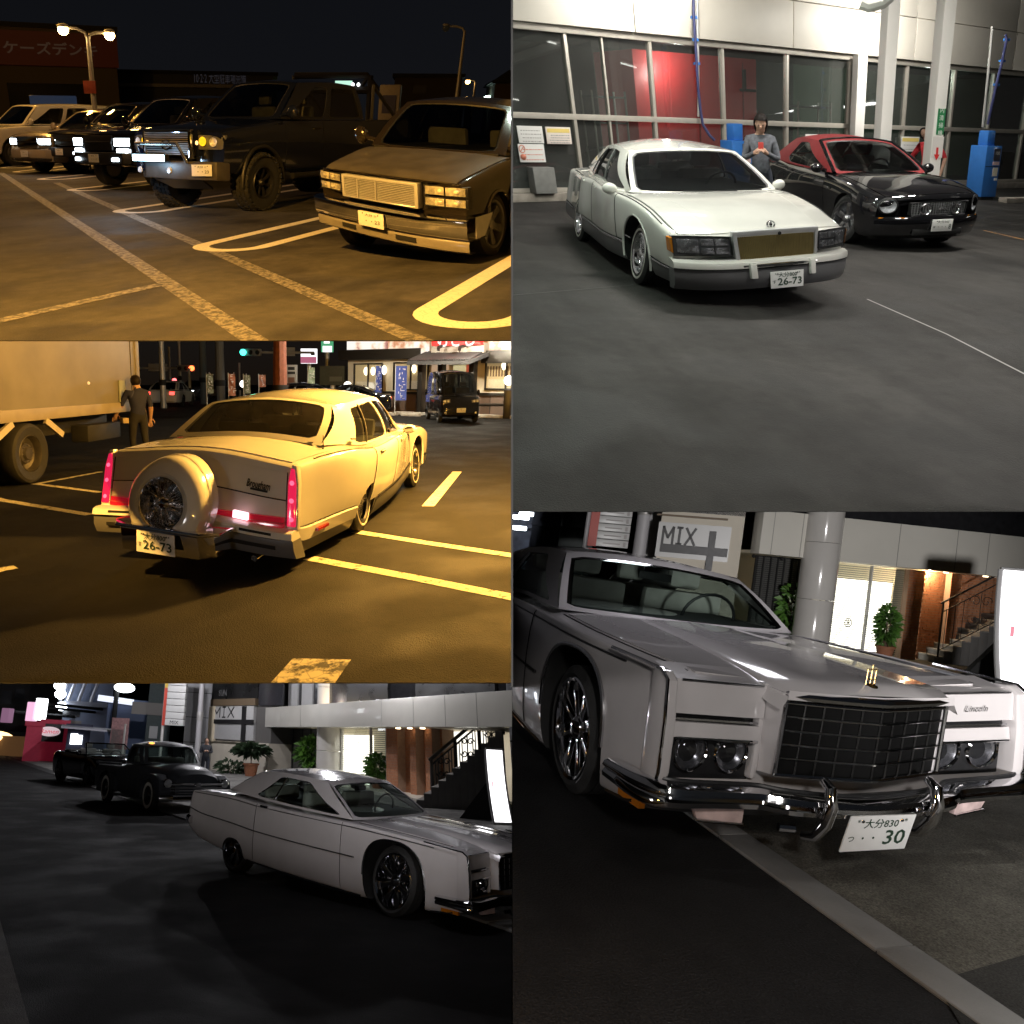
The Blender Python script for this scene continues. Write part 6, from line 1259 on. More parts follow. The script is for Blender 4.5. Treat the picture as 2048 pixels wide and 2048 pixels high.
# signs
def notice(a0, b0, a1, b1, m, lab, o=.07, lines=4, head=None, wall=WA, ink=None, P_=None):
    s0, z1 = wall.px(a0, b0, o); s1, z0 = wall.px(a1, b1, o); c = np.array(wall((s0+s1)/2, (z0+z1)/2, o)); mb = wall.b(s0, s1, z0, z1, o-.01, o+.012); mb.v = [tuple(np.array(v)-c) for v in mb.v]
    k = thing(wall.P, 'notice_board', lab, 'sign', c); mk(wall.P, 'sheet', mb, m, k, bevel=.004)
    if head: mb = wall.b(s0+.03, s1-.03, z1-(z1-z0)*.33, z1-.03, o+.012, o+.016); mb.v = [tuple(np.array(v)-c) for v in mb.v]; mk(wall.P, 'heading', mb, head, k)
    rg = random.Random(int(a0)); mb = MB(); zt_ = z1-(z1-z0)*(.42 if head else .16)
    for i in range(lines):
        z = zt_-(zt_-z0)*(i+.5)/lines; x = s0+.05+rg.random()*.06
        while x < s1-.07:
            w = rg.uniform(.02, .07); wall.box(mb, x, min(x+w, s1-.05), z-.008, z+.008, o+.0125, o+.0145); x += w+.02
    mb.v = [tuple(np.array(v)-c) for v in mb.v]; mk(wall.P, 'print_marks', mb, ink or mat('print_grey', (.35, .33, .32), .6), k, smooth=0); return k
WHT = mat('notice_white', (.75, .74, .72), .5)
notice(16, 474, 121, 541, WHT, 'white printed notice at top left of the glass wall'); notice(124, 478, 226, 544, mat('notice_blush', (.78, .70, .64), .5, noise=.05), 'white notice with a yellow heading bar on the glass wall', head=mat('notice_yellow', (.80, .62, .18), .5))
k = notice(20, 543, 128, 612, WHT, 'white notice with red warning symbols below the top-left notice', ink=mat('print_red', (.65, .22, .14), .6), lines=3)
s0, z1 = WA.px(38, 562, .09); c = np.array(k.matrix_world.translation); mb = MB().tube([np.array(WA(s0+.07*math.cos(a), z1+.07*math.sin(a), .09)) for a in np.linspace(0, 6.28, 20, endpoint=False)], .008, 6, closed=True); mb.tube([WA(s0-.05, z1-.05, .09), WA(s0+.05, z1+.05, .09)], .008, 6); mb.ball(WA(s0, WA.px(38, 592, .09)[1], .088), (.05, .07, .055), 10, 6)
oo = tag(mk(P, 'warning_symbol', mb, mat('print_red', (.65, .22, .14), .6)), 'red prohibition ring over a red figure on the lower notice', 'symbol')
notice(1107, 506, 1234, 552, WHT, 'wide white notice behind the red soft top', lines=2); notice(1470, 515, 1532, 572, WHT, 'small white and yellow notice left of the person in red', head=mat('notice_yellow', (.80, .62, .18), .5), lines=2)
o = tag(mk(P, 'metal_box', WA.b(S(15), S(98), .17, fx(50, 628)[1], .08, .35), mat('grey_cabinet', (.20, .20, .19), .5, noise=.1), bevel=.01), 'low grey cabinet under the notices at the glass wall', 'cabinet')
cz = c2; dirc = np.array(P.C[:2])-c2[:2]; dirc /= np.linalg.norm(dirc)
gs = mk(P, 'green_sign', MB().box(.122, .135, -.05, .10, zat(P, 1606, 508, c2), zat(P, 1606, 410, c2)), mat('green_sign_paint', (.02, .20, .07), .4, noise=.05), None, M=Matrix.Translation((c2[0], c2[1], 0))); tag(gs, 'green vertical sign strip on the white column', 'sign')
zc = zat(P, 1606, 460, c2)
for i, ch in enumerate('車内清掃機'):
    tx = MB().text(ch, (.1375, .025, zc+.31-i*.125), (0, 1, 0), (0, 0, 1), .10)
    mk(P, 'character', tx, mat('print_white', (.75, .75, .72), .5), gs, smooth=0)
ws = mk(P, 'arrow_sign', MB().box(.122, .135, -.10, .12, zat(P, 1606, 595, c2), zat(P, 1606, 515, c2)), mat('sign_pale', (.66, .63, .60), .5), None, M=Matrix.Translation((c2[0], c2[1], 0))); tag(ws, 'pale sign with a red down arrow on the white column', 'sign')
z = zat(P, 1606, 578, c2); mk(P, 'arrow', MB().prism([(.136, .0, z-.12), (.136, .06, z-.02), (.136, .022, z-.02), (.136, .022, z+.10), (.136, -.022, z+.10), (.136, -.022, z-.02), (.136, -.06, z-.02)], (.004, 0, 0)), mat('arrow_red', (.6, .03, .03), .5), ws, smooth=0)
# joints in the floor, kerb
def joint(pts, w, m, nm='floor_joint'): o = mk(P, nm, strip([P.g(*p) for p in pts], w, .004), m, None, 0); o['kind'] = 'structure'
joint([(1340, 1130), (1640, 1262), (1932, 1412), (2100, 1500)], .02, mat('pale_joint', (.30, .29, .28), .6)); joint([(-200, 1130), (0, 1115), (460, 1076)], .018, mat('dark_joint', (.05, .05, .05), .7)); joint([(1780, 870), (1920, 902), (2050, 930)], .05, worn('orange_mark', (.45, .22, .06), (.15, .145, .14), .45))
ks = [P.g(*p) for p in ((1850, 765), (2150, 760))]; k = MB(); d_ = ks[1]-ks[0]; d_ /= np.linalg.norm(d_); k.obox((ks[0]+ks[1])/2+np.array([0, 0, .06]), d_*np.linalg.norm(ks[1]-ks[0])/2, (0, 0, .06), np.cross(d_, (0, 0, 1))*.12); tag(mk(P, 'kerb_stone', k, mat('plinth_concrete', (.30, .27, .23), .8), bevel=.02), 'low concrete kerb by the blue vacuum machine', 'kerb')
# cars and people
fleetwood(P, ([[1.12, -.165, .36], [1.12, .165, .36], [1.12, -.165, .195], [1.12, .165, .195], [0, -.9, 0], [0, -.9, .31], [-3.086, -.88, 0], [-3.086, -.88, .31], [1.03, -.4, .74], [1.03, .4, .74], [1.06, -.38, .49], [1.06, .38, .49], [.8, -.92, .7], [.8, .92, .7], [.84, -.92, .53], [.84, .92, .53], [-1.32, -.56, 1.33], [-1.32, .56, 1.33], [-.55, -.76, .93], [-.55, .76, .93], [.96, -.95, .45], [.96, .95, .45], [.9, -.92, .2], [-4.5, -.94, .9], [-4.0, -.8, .93], [-2.2, -.64, 1.33], [-.75, -1.1, .95], [-.75, 1.1, .95]],
 [[.059, .115, .005], [.057, .111, .038], [.073, .138, 0], [.077, .144, .03], [.002, .008, .004], [-.01, -.026, .005], [-.004, .017, .058], [.002, -.003, -.02], [-.006, -.032, -.062], [.013, .023, 0], [.02, .015, -.073], [.037, .061, -.007], [-.006, -.048, -.08], [-.05, -.08, 0], [0, -.028, -.066], [-.04, -.06, .02], [-.056, -.196, -.075], [-.017, -.041, -.046], [-.045, -.162, -.056], [-.004, -.007, .009], [.018, .018, -.067], [-.042, -.053, .051], [.049, .096, -.055], [.025, .111, -.02], [.032, .121, -.047], [-.018, -.069, -.042], [-.037, -.153, -.043], [-.083, -.158, .029]]),
 'white saloon on the forecourt seen from the front with gold-finned grille', 'front')
mustang(P, 'black convertible with red cloth top and silver five-spoke wheels', (-3.15, 4.18), .062, ([[.93, -.165, .44], [.93, .165, .44], [.93, -.165, .28], [.93, .165, .28], [0, -.9, .34], [0, -.9, .09], [.66, -.68, .7], [.66, .72, .7], [.82, -.45, .76], [.82, .45, .76], [.86, -.45, .58], [-.75, -.7, .93], [-1.25, -.55, 1.3], [-1.25, .55, 1.3], [-.75, .7, .93], [-3.1, -.7, .97], [.75, .85, .22], [.75, -.85, .22]],
 [[.009, .011, .003], [.014, .018, .016], [.029, .032, -.007], [.04, .045, .006], [.01, .014, -.003], [.031, .042, -.01], [-.064, -.091, -.066], [-.056, -.06, .012], [-.064, -.084, -.049], [-.061, -.069, -.014], [-.038, -.054, -.051], [-.033, -.047, .029], [-.092, -.141, .035], [-.049, -.064, .024], [.02, .029, .062], [.122, .214, .082], [-.114, -.125, -.01], [-.094, -.132, -.041]]), group='convertible cars')
DENIM = mat('dark_denim', (.03, .035, .05), .85, noise=.2, nscale=30); SHOE = mat('dark_shoe', (.02, .02, .02), .6)
D = 12.6; q = at(P, 940, 640, D); H = at(P, 940, 436, D)[2]/.985; face = math.atan2(*(P.C[:2]-q[:2])[::-1])
w = person(P, 'woman with long dark hair in a grey patterned top looking at her phone', q, face, H, pose(lsh=(.0, .105, .80), lel=(.02, .145, .65), lwr=(.14, .05, .70), lha=(.165, .02, .72), rsh=(0, -.105, .80), rel=(.02, -.145, .65), rwr=(.14, -.05, .70), rha=(.165, -.015, .725), head=(.035, 0, .918), face=(1, 0, -.45)), clothes(mat('grey_knit', (.085, .09, .105), .9, noise=.45, nscale=18), DENIM, SHOE), hair=(.75, .16, .90))
ph = mk(P, 'phone', MB().box(.175*H, .183*H, -.022*H, .022*H, .715*H, .785*H), mat('red_phone_case', (.45, .05, .04), .4), None, bevel=.003, M=Matrix.Translation((q[0], q[1], 0))@Matrix.Rotation(face, 4, 'Z')); tag(ph, 'red phone held by the woman in the grey top', 'phone')
D = 19.; q = at(P, 1566, 650, D); H = at(P, 1545, 487, D)[2]/.985
person(P, 'person in a red shirt with arms out half hidden by the white column', q, math.atan2(*(P.C[:2]-q[:2])[::-1]), H, pose(neck=(.0, -.11*0, .845), head=(.01, -.13*0-.06, .925), lel=(-.03, .20, .66), lwr=(.02, .17, .52), rel=(-.03, -.20, .66), rwr=(.03, -.15, .54)), clothes(mat('red_shirt', (.55, .03, .04), .8, noise=.1, nscale=12), DENIM, SHOE, 'short'), hair=(.15, .14, .25))
# ================================================================== DINER : car park in front of the lit restaurant
P = DINER
ASP3 = asphalt('brown_asphalt', (.0078, .0073, .0067), .25, .8, .55, .4, .7)
sheet(P, 'ground', ASP3, -25, 160, -60, 90)
YP = worn('bay_paint_worn', (.72, .66, .46), (.0078, .0073, .0067), .40, 10)
def band(pts, w, nm='bay_line', z=.004, m=YP): o = mk(P, nm, strip([P.g(*p) for p in pts], w, z), m, None, 0); o['kind'] = 'structure'
band([(1340, 718), (1640, 765), (1932, 808), (2000, 818)], .13); band([(1165, 818), (1550, 890), (1932, 966), (2000, 980)], .14); band([(-60, 578), (0, 598), (340, 655)], .12); band([(140, 538), (380, 493)], .10, z=.006); band([(130, 537), (380, 570)], .10)
band([(1725, 492), (1615, 622)], .16); band([(-60, 880), (0, 862), (60, 852)], .15); band([(1215, 1200), (1135, 1300)], .34, m=worn('arrow_paint', (.72, .66, .46), (.0078, .0073, .0067), .47, 7))
fleetwood(P, ([[-5.12, .165, .36], [-5.12, -.165, .36], [-5.12, -.165, .195], [-5.12, .165, .195], [-4.45, -.91, .91], [-4.45, .91, .91], [-4.6, -.91, .46], [-4.6, .91, .46], [-3.086, -.88, 0], [-3.086, -.88, .31], [0, -.9, 0], [0, -.9, .31], [-3.25, .56, 1.29], [-3.25, -.56, 1.29], [-3.85, .64, .98], [-3.85, -.64, .98], [-4.72, -.95, .42], [-4.72, .95, .42], [-.75, -1.1, .95], [-3.3, -.82, .93], [-2.2, -.64, 1.33], [-2.15, -.84, .93], [-.7, -.84, .93]],
 [[.005, .021, .085], [-.01, .035, .045], [-.023, .053, .03], [-.002, .034, .075], [-.062, .137, -.062], [.042, -.058, .033], [-.077, .122, -.122], [.045, -.047, .07], [-.017, .014, -.057], [-.017, -.021, -.119], [.004, .022, .059], [.007, .008, .077], [.029, -.055, .032], [.024, -.069, .02], [.103, -.177, .1], [.063, -.166, .069], [-.022, .018, -.068], [.082, -.091, .1], [.003, -.015, -.004], [.068, -.254, -.034], [.054, -.193, .051], [.045, -.196, -.038], [.004, -.041, -.071]]),
 'saloon seen from behind with spare-wheel kit and glowing red tail lamps', 'rear')
# box truck at the left
A, B = P.g(0, 305, .97), P.g(528, 256, .97); d = (B-A)/np.linalg.norm(B-A); n = np.array([-d[1], d[0], 0]); n = n if n@(P.C-A) < 0 else -n   # n points away from the camera
tk = thing(P, 'box_truck', 'white box truck with dirty side panel parked at the left', 'truck', (B[0], B[1], 0)); o_ = np.array([B[0], B[1], 0.]); R0 = -o_
def tput(nm, mb, m, par=None, **k): mb.v = [tuple(np.array(v)-o_) for v in mb.v]; return mk(P, nm, mb, m, par or tk, **k)
def tb(u0, u1, z0, z1, w0, w1): a = np.array([B[0], B[1], 0.]); return MB().obox(a-d*(u0+u1)/2+np.array([0, 0, (z0+z1)/2])+n*(w0+w1)/2, d*(u1-u0)/2, (0, 0, (z1-z0)/2), n*(w1-w0)/2)
BX = mat('box_panel', (.22, .205, .185), .55, noise=.14, nscale=1.6, bump=.05, bscale=3); TF = mat('truck_chassis', (.02, .02, .02), .7, noise=.2)
tput('cargo_box', tb(0, 7.2, .97, 3.4, 0, 2.3), BX, bevel=.02); tput('corner_post', tb(-.015, .13, .95, 3.42, -.02, 2.32), BX, bevel=.01); tput('bottom_rail', tb(.13, 7.2, .95, 1.13, -.02, .06), mat('rail_cream', (.34, .30, .24), .5, noise=.12, nscale=3), bevel=.008); tput('panel_seam', tb(.30, .315, 1.0, 3.4, -.006, .0), DARK)
tput('chassis', tb(.3, 7.0, .62, .93, .5, 1.7), TF, bevel=.03); tput('under_guard', tb(.4, 1.6, .45, .75, .2, .5), TF, bevel=.03)
c = P.w(120, 428, A, B); u = float((np.array([B[0], B[1], 0])-c)@d); wr = .46
for uu in (u,):
    for ww, nm in ((.12, 'wheel'), (.42, 'wheel'), (2.0, 'wheel')):
        wl = MB(); cc = np.array([B[0], B[1], wr])-d*uu+n*(ww+.0); wl.lathe([(.28, -.11), (.40, -.13), (wr-.02, -.11), (wr, -.07), (wr, .07), (wr-.02, .11), (.40, .13), (.28, .11)], cc, -n, 36); k = tput(nm, wl, RUBBER)
        rm = MB().lathe([(.285, .10), (.27, .115), (.255, .09), (.24, .02), (.17, -.01), (.15, .05), (.10, .05), (.085, .085), (0, .085)], cc, -n, 32); tput('rim', rm, mat('steel_rim', (.13, .12, .11), .45, .7, noise=.2), k)
        nb = MB(); e1, e2, _ = basis(n)
        for q in range(8): nb.lathe([(0, .03), (.012, .025), (.012, 0)], cc+.125*(math.cos(q*.785)*e1+math.sin(q*.785)*e2)-n*.04, -n, 6)
        tput('wheel_nut', nb, BRIGHT, k)
for a, b, c2_, d2 in ((170, 297, 236, 352), (45, 310, -20, 372)):
    p0, p1 = P.w(a, b, A, B), P.w(c2_, d2, A, B); v = p1-p0; t = MB().obox((p0+p1)/2, v/2, np.cross(v/np.linalg.norm(v), n)*.05, n*.02); tput('guard_stay', t, mat('stay_cream', (.55, .5, .4), .5, noise=.1))
tput('lamp_glow', MB().ball(P.w(333, 157, A, B)-n*.0, (.03, .03, .03), 8, 6), mat('small_clearance_lens', (.8, .7, .5), .2, emit=(1, .8, .5), estr=.4)); tput('card', tb(.62, .86, zat(P, 470, 195, B)-.15, zat(P, 470, 195, B)+.25, -.03, -.01), mat('grey_green_card', (.30, .32, .22), .6))
# man by the truck
BLU = mat('navy_shirt', (.012, .016, .055), .85, noise=.15, nscale=14); LT_ = mat('tan_bag', (.45, .36, .22), .6, noise=.1)
D = hd(P, B)-.7; q = at(P, 522, 300, D); H = at(P, 520, 133, D)[2]/.985; fa = math.atan2(*(q[:2]-P.C[:2])[::-1])+.35
person(P, 'man in a navy shirt seen from behind at the truck corner', q, fa, H, pose(lsh=(.0, .115, .80), lel=(.05, .16, .66), lwr=(.13, .19, .555), lha=(.16, .195, .52), rel=(-.02, -.14, .64), head=(.03, .0, .922), lkn=(.03, .06, .275), rkn=(-.02, -.06, .275), ran=(-.07, -.065, .05), rto=(.01, -.075, .022)), clothes(BLU, mat('dark_trousers', (.012, .012, .014), .85), SHOE, 'short'), hair=(.05, .10, .9), face=False)
bg_ = at(P, 470, 298, D-.1); tag(mk(P, 'parcel', MB().box(-.11, .11, -.05, .05, -.05, .05), LT_, None, bevel=.012, M=Matrix.Translation(Vector(bg_))@Matrix.Rotation(.8, 4, 'Z')), 'pale paper parcel held by the man in navy', 'parcel')
# restaurant
WD = Wall(P, P.g(1310, 262), P.g(1932, 285)); px = WD.px
dr = thing(P, 'restaurant', 'lit restaurant with food photo signs above cream walls', 'building', WD(0, 0, 0)); ofs3 = np.array(WD(0, 0, 0))
def put(nm, mb, mm, par=None, **k): mb.v = [tuple(np.array(v)-ofs3) for v in mb.v]; return mk(P, nm, mb, mm, par or dr, **k)
sg = 1. if WD.d@(P.R.T@np.array([1, 0, 0])) > 0 else -1.
def q4(a0, b0, a1, b1, o=0.): s0, z1 = px(a0, b0, o); s1, z0 = px(a1, b1, o); return (min(s0, s1), max(s0, s1), min(z0, z1), max(z0, z1))
CRW = mat('cream_wall', (.62, .56, .44), .7, noise=.06, nscale=1.2); BRW = mat('brown_dado', (.16, .11, .085), .6, noise=.1, nscale=1.5); FRM = mat('dark_bronze_frame', (.02, .017, .014), .4)
e0, e1 = q4(1312, 50, 2100, 260)[:2]; zdado = q4(1312, 190, 1320, 250)[3]; ztop = px(1600, 58)[1]; zwin = px(1400, 82)[1]
put('wall', WD.b(e0, e1, 0, zdado, -6, 0), BRW, smooth=0); put('upper_wall', WD.b(e0, e1, zdado, ztop+6, -6, -.03), CRW, smooth=0)
put('dado_rail', WD.b(e0, e1, zdado-.06, zdado+.06, 0, .08), FRM)
for x in (1385, 1450, 1530, 1850): put('dado_joint', WD.b(px(x, 220)[0]-.015, px(x, 220)[0]+.015, .1, zdado-.06, 0, .012), FRM)
put('eaves_band', WD.b(e0-.2, q4(1600, 50, 1610, 60)[1], ztop-.1, ztop+.38, 0, .45), FRM, bevel=.02); put('eaves_band', WD.b(q4(1838, 50, 1840, 60)[0], e1, ztop-.32, ztop+.2, 0, .45), FRM, bevel=.02)
def food(nm, seed, warm):
    m = bpy.data.materials.new(nm); m.use_nodes = True; t = m.node_tree; b = t.nodes['Principled BSDF']; tc = t.nodes.new('ShaderNodeTexCoord'); n_ = t.nodes.new('ShaderNodeTexNoise'); n_.inputs['Scale'].default_value = 1.3; n_.inputs['Detail'].default_value = 7
    mp = t.nodes.new('ShaderNodeMapping'); mp.inputs['Location'].default_value = (seed, seed*2, 0); r = t.nodes.new('ShaderNodeValToRGB'); e = r.color_ramp.elements
    e[0].position = .34; e[0].color = (.25, .09, .06, 1); e[1].position = .56; e[1].color = (1, .95, .88, 1); k = e.new(.42); k.color = (.72, .28, .12, 1) if warm else (.55, .22, .2, 1); k = e.new(.48); k.color = (.95, .75, .55, 1)
    t.links.new(tc.outputs['Object'], mp.inputs[0]); t.links.new(mp.outputs[0], n_.inputs['Vector']); t.links.new(n_.outputs[0], r.inputs[0]); t.links.new(r.outputs[0], b.inputs['Emission Color']); b.inputs['Emission Strength'].default_value = 1.0; b.inputs['Base Color'].default_value = (.1, .1, .1, 1); return m
zf = px(1500, -60)[1]
for a0, a1, sd, wm, lb in ((1313, 1464, 3.1, 0, 'photo_sign'), (1468, 1618, 7.7, 1, 'photo_sign'), (1848, 2000, 11.2, 1, 'photo_sign')):
    s0, s1, _, _ = q4(a0, 20, a1, 30, .35); z0 = px(a0+40, 52 if a0 < 1800 else 38, .35)[1]; k = put(lb, WD.b(s0, s1, z0, zf+2, .30, .42), food('food_photo_%d' % sd, sd, wm), smooth=0)
    put('sign_frame', WD.b(s0-.05, s1+.05, z0-.06, z0, .28, .44), FRM, k)
s0, s1, z0, z1 = q4(1630, -30, 1815, 12, .8); k = put('red_sign', WD.b(s0, s1, z0, z1+1.2, .6, .8), mat('red_lit_sign', (.5, .02, .02), .5, emit=(.9, .03, .03), estr=.55), smooth=0)
put('lettering', MB().text('むさし', WD((s0+s1)/2, z0+.22, .81), WD.d*sg, (0, 0, 1), .75, width=2.0, bold=.02), emat('lit_white_letter', (1, .95, .9), 1.2), k, smooth=0)
s0, s1, z0, z1 = q4(1622, 10, 1820, 40, .7); put('porch_wall', WD.b(s0, s1, z0-.02, z1, 0, .6), mat('grey_tile_wall', (.38, .36, .33), .6, noise=.1), smooth=0)
for a in (1662, 1742): s, z = px(a, 12, .9); put('sign_spot', MB().tube([WD(s, z, .6), WD(s, z-.1, 1.0), WD(s, z-.25, 1.05)], .07, 8), FRM)
s0, s1, z0, z1 = q4(1592, 42, 1822, 74, .6); rfm = MB()
rfm.prism([WD(s0, z0, 1.6), WD(s0+.25, z1, .3), WD(s0+.25, z1-.15, .3), WD(s0, z0-.15, 1.6)], WD.d*(s1-s0)); put('porch_roof', rfm, mat('slate_tile', (.05, .05, .055), .5, noise=.2, nscale=6), smooth=0)
tl = MB()
for i in range(26): s = s0+.1+(s1-s0-.2)*i/25; tl.tube([WD(s, z0+.03, 1.6), WD(s, z1+.03, .35)], .05, 6)
put('roof_tiles', tl, mat('slate_tile', (.05, .05, .055)), kind='stuff')
INT = mat('lit_interior_wall', (.62, .5, .32), .8, noise=.1, nscale=.8, emit=(1, .74, .38), estr=.30); GLW = glass('restaurant_glass', (.9, .9, .88))
def window(a0, b0, a1, b1, lamps, screen=False):
    s0, s1, z0, z1 = q4(a0, b0, a1, b1); k = put('window_frame', WD.b(s0-.06, s1+.06, z1, z1+.07, -.1, .06), FRM)
    for (x0, x1, y0, y1) in ((s0-.06, s1+.06, z0-.07, z0), (s0-.06, s0, z0, z1), (s1, s1+.06, z0, z1), ((s0+s1)/2-.03, (s0+s1)/2+.03, z0, z1)): put('frame_bar', WD.b(x0, x1, y0, y1, -.08, .05), FRM, k)
    put('room_back', WD.b(s0, s1, z0, z1, -.030, -.028), INT, k, smooth=0)
    put('window_pane', WD.b(s0, s1, z0, z1, .015, .02), GLW, k, smooth=0)
    for a, b in lamps: s, z = px(a, b); put('pendant_lamp', MB().ball(WD(s, z, -.0), (.12, .12, .2), 10, 8), emat('pendant_glow', (1, .9, .65), 3.), k)
    put('seat_back', WD.b(s0+.1, s1-.1, z0, z0+(z1-z0)*.32, -.02, -.005), mat('pale_booth', (.75, .65, .48), .7, emit=(1, .85, .6), estr=.25, noise=.1), k)
    if screen:
        sl = MB()
        for i in range(14): s = s0+(s1-s0)*(i+.5)/14; WD.box(sl, s-.04, s+.02, z0+(z1-z0)*.42, z0+(z1-z0)*.78, -.02, 0)
        put('slatted_screen', sl, mat('wood_screen', (.2, .12, .06), .6), k)
window(1340, 88, 1440, 182, [(1382, 112), (1408, 112)]); window(1490, 84, 1612, 180, [(1563, 103)]); window(1838, 70, 1985, 178, [(1903, 90)], True)
s, z = px(1458, 108); put('wall_lamp', MB().ball(WD(s, z, .15), (.12, .12, .22), 10, 8), emat('wall_lamp_glow', (1, .92, .75), 2.2))
s0, s1, z0, z1 = q4(1632, 86, 1690, 205); put('doorway', WD.b(s0, s1, 0, z1, .02, .06), mat('lit_doorway', (.6, .45, .3), .7, emit=(1, .7, .45), estr=.38, noise=.08)); 
for a in (1620, 1695, 1812): s = px(a, 150)[0]; put('porch_post', WD.b(s-.13, s+.13, 0, px(a, 72)[1], .4, .7), FRM, bevel=.02)
s0, s1, z0, z1 = q4(1716, 90, 1760, 120); put('menu_board', WD.b(s0, s1, z0, z1, .05, .1), mat('menu_lit', (.7, .65, .4), .5, emit=(1, .9, .5), estr=.5)); s0, s1, z0, z1 = q4(1766, 88, 1785, 120); put('red_poster', WD.b(s0, s1, z0, z1, .05, .1), mat('poster_red', (.5, .1, .05), .5, emit=(1, .2, .1), estr=.3, noise=.3, nscale=6))
for a, b in ((1312, 167), (1920, 147)): s, z = px(a, b, .8); put('globe_lamp', MB().ball(WD(s, z, .8), .2, 12, 8), emat('globe_glow', (1, .95, .85), 4.))
kb = WD.b(e0-1, e1, 0, .13, .9, 1.2); mb = kb; o = mk(P, 'kerb', mb, mat('pale_kerb', (.45, .42, .38), .8, noise=.15), None, bevel=.02); tag(o, 'pale concrete kerb along the restaurant front', 'kerb')
for a in (1575, 1660, 1870): s = px(a, 262)[0]; o = mk(P, 'wheel_stop', WD.b(s-.5, s+.5, 0, .14, 1.9, 2.1), mat('pale_kerb', (.45, .42, .38)), None, bevel=.03); tag(o, {1575: 'wheel stop in front of the blue banners', 1660: 'wheel stop behind the small dark van', 1870: 'wheel stop right of the small dark van'}[a], 'wheel stop', 'wheel stops by the restaurant')
# upright cloth banners on poles
def banner(P_, pts, D, m, lab, marks, mm, group='upright cloth banners'):
    (a0, b0), (a1, b1) = pts; c0, c1 = at(P_, a0, b0, D), at(P_, a1, b1, D); cx = (a0+a1)/2; b_ = at(P_, a0, b1, D); t = thing(P_, 'banner', lab, 'banner', (c0[0], c0[1], 0), 0, group); o_ = np.array([c0[0], c0[1], 0.]); h = c0[2]-c1[2]; r_ = c1-b_; r_[2] = 0; w = np.linalg.norm(r_); r_ = r_/max(w, 1e-6)
    nn = np.cross(r_, (0, 0, 1.)); nn = nn if nn@(P_.C-c0) > 0 else -nn
    mk(P_, 'pole', MB().tube([(0, 0, 0), (0, 0, c0[2]+.05)], .018, 6), mat('white_pole', (.5, .5, .5), .5), t)
    cl = mk(P_, 'cloth', MB().grid([[np.array([0, 0, c1[2]])+r_*w*i/5+np.array([0, 0, h*j/12])+nn*.05*math.sin(j*.8+i*.7)*(1 if i else .2) for j in range(13)] for i in range(6)]), m, t, 60)
    if marks:
        rg = random.Random(int(a0)); g = MB()
        for j in range(marks):
            z = c1[2]+h*(j+.55)/marks; u0 = np.array([0, 0, z])+r_*w*.5+nn*.075; k = min(w*.42, h/marks*.42)
            for _ in range(4):
                a = u0+r_*rg.uniform(-k, k)+np.array([0, 0, rg.uniform(-k, k)]); b = a+(r_*k*.9 if rg.random() < .5 else np.array([0, 0, k*.9])); g.tube([a, b], k*.13, 4)
        mk(P_, 'brush_marks', g, mm, cl)
    return t
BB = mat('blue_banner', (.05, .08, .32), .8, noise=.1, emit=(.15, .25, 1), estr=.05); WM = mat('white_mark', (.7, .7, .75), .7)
D0 = hd(P, WD(px(1450, 200)[0], 0, 2.0))
banner(P, ((1418, 92), (1441, 200)), D0, BB, 'narrow blue banner in front of the left restaurant window', 6, WM); banner(P, ((1493, 92), (1536, 222)), D0-1, BB, 'wide blue banner with white marks before the second window', 6, WM)
q = P.g(1724, 305); kei_van(P, 'small dark van parked facing us before the restaurant', (q[0], q[1]), math.atan2(*(P.C[:2]-q[:2])[::-1])+.22)
D = hd(P, WD(px(1915, 250)[0], 0, 1.6)); q = at(P, 1912, 290, D); gp = thing(P, 'timber_post', 'dark timber post at the right edge of the restaurant front', 'post', (q[0], q[1], 0)); mk(P, 'post', MB().box(-.16, .16, -.16, .16, 0, at(P, 1912, 182, D)[2]), FRM, gp, bevel=.03)
rl = MB(); r_ = P.R.T@np.array([1, 0, 0]); r_[2] = 0; rl.tube([np.array([q[0], q[1], .55])-r_*1.6, np.array([q[0], q[1], .55])+r_*2.5], .06, 8); tag(mk(P, 'low_rail', rl, FRM), 'low dark rail fixed to the timber post', 'rail')
# the road behind: poles, signals, signs, banners and traffic
PG = mat('galvanised_pole', (.45, .44, .42))
def pole(a, D, r, lab, b1=-40, lean=0, m=None):
    q = at(P, a, 230, D); h = at(P, a, b1, D)[2]; k = thing(P, 'utility_pole', lab, 'pole', (q[0], q[1], 0)); mk(P, 'shaft', MB().tube([(0, 0, 0), (lean, 0, h)], [r, r*.8], 10), m or PG, k); mk(P, 'band', MB().lathe([(r*1.05, 0), (r*1.1, .05), (r*1.1, .25), (r*1.05, .3)], (lean*.3, 0, h*.3), (0, 0, 1), 12), DARK, k); return k
pole(617, 42, .15, 'thin grey pole right of the man in navy'); pole(683, 55, .10, 'slim pole between the red signals'); pole(645, 58, .10, 'short slim pole under the red signal', 20); pole(718, 50, .10, 'slim dark pole right of the red signals', 100); pole(770, 48, .22, 'leaning dark concrete pole', -40, .0, mat('dark_concrete', (.10, .10, .095), .8)); pole(833, 40, .24, 'thick dark concrete pole behind the roof', -40, 0, mat('dark_concrete', (.10, .10, .095), .8)); pole(1058, 30, .30, 'broad rusty red steel post', -40, 0, mat('rust_post', (.22, .07, .04), .6, noise=.2)); pole(906, 52, .08, 'thin pole by the green signal', 80)
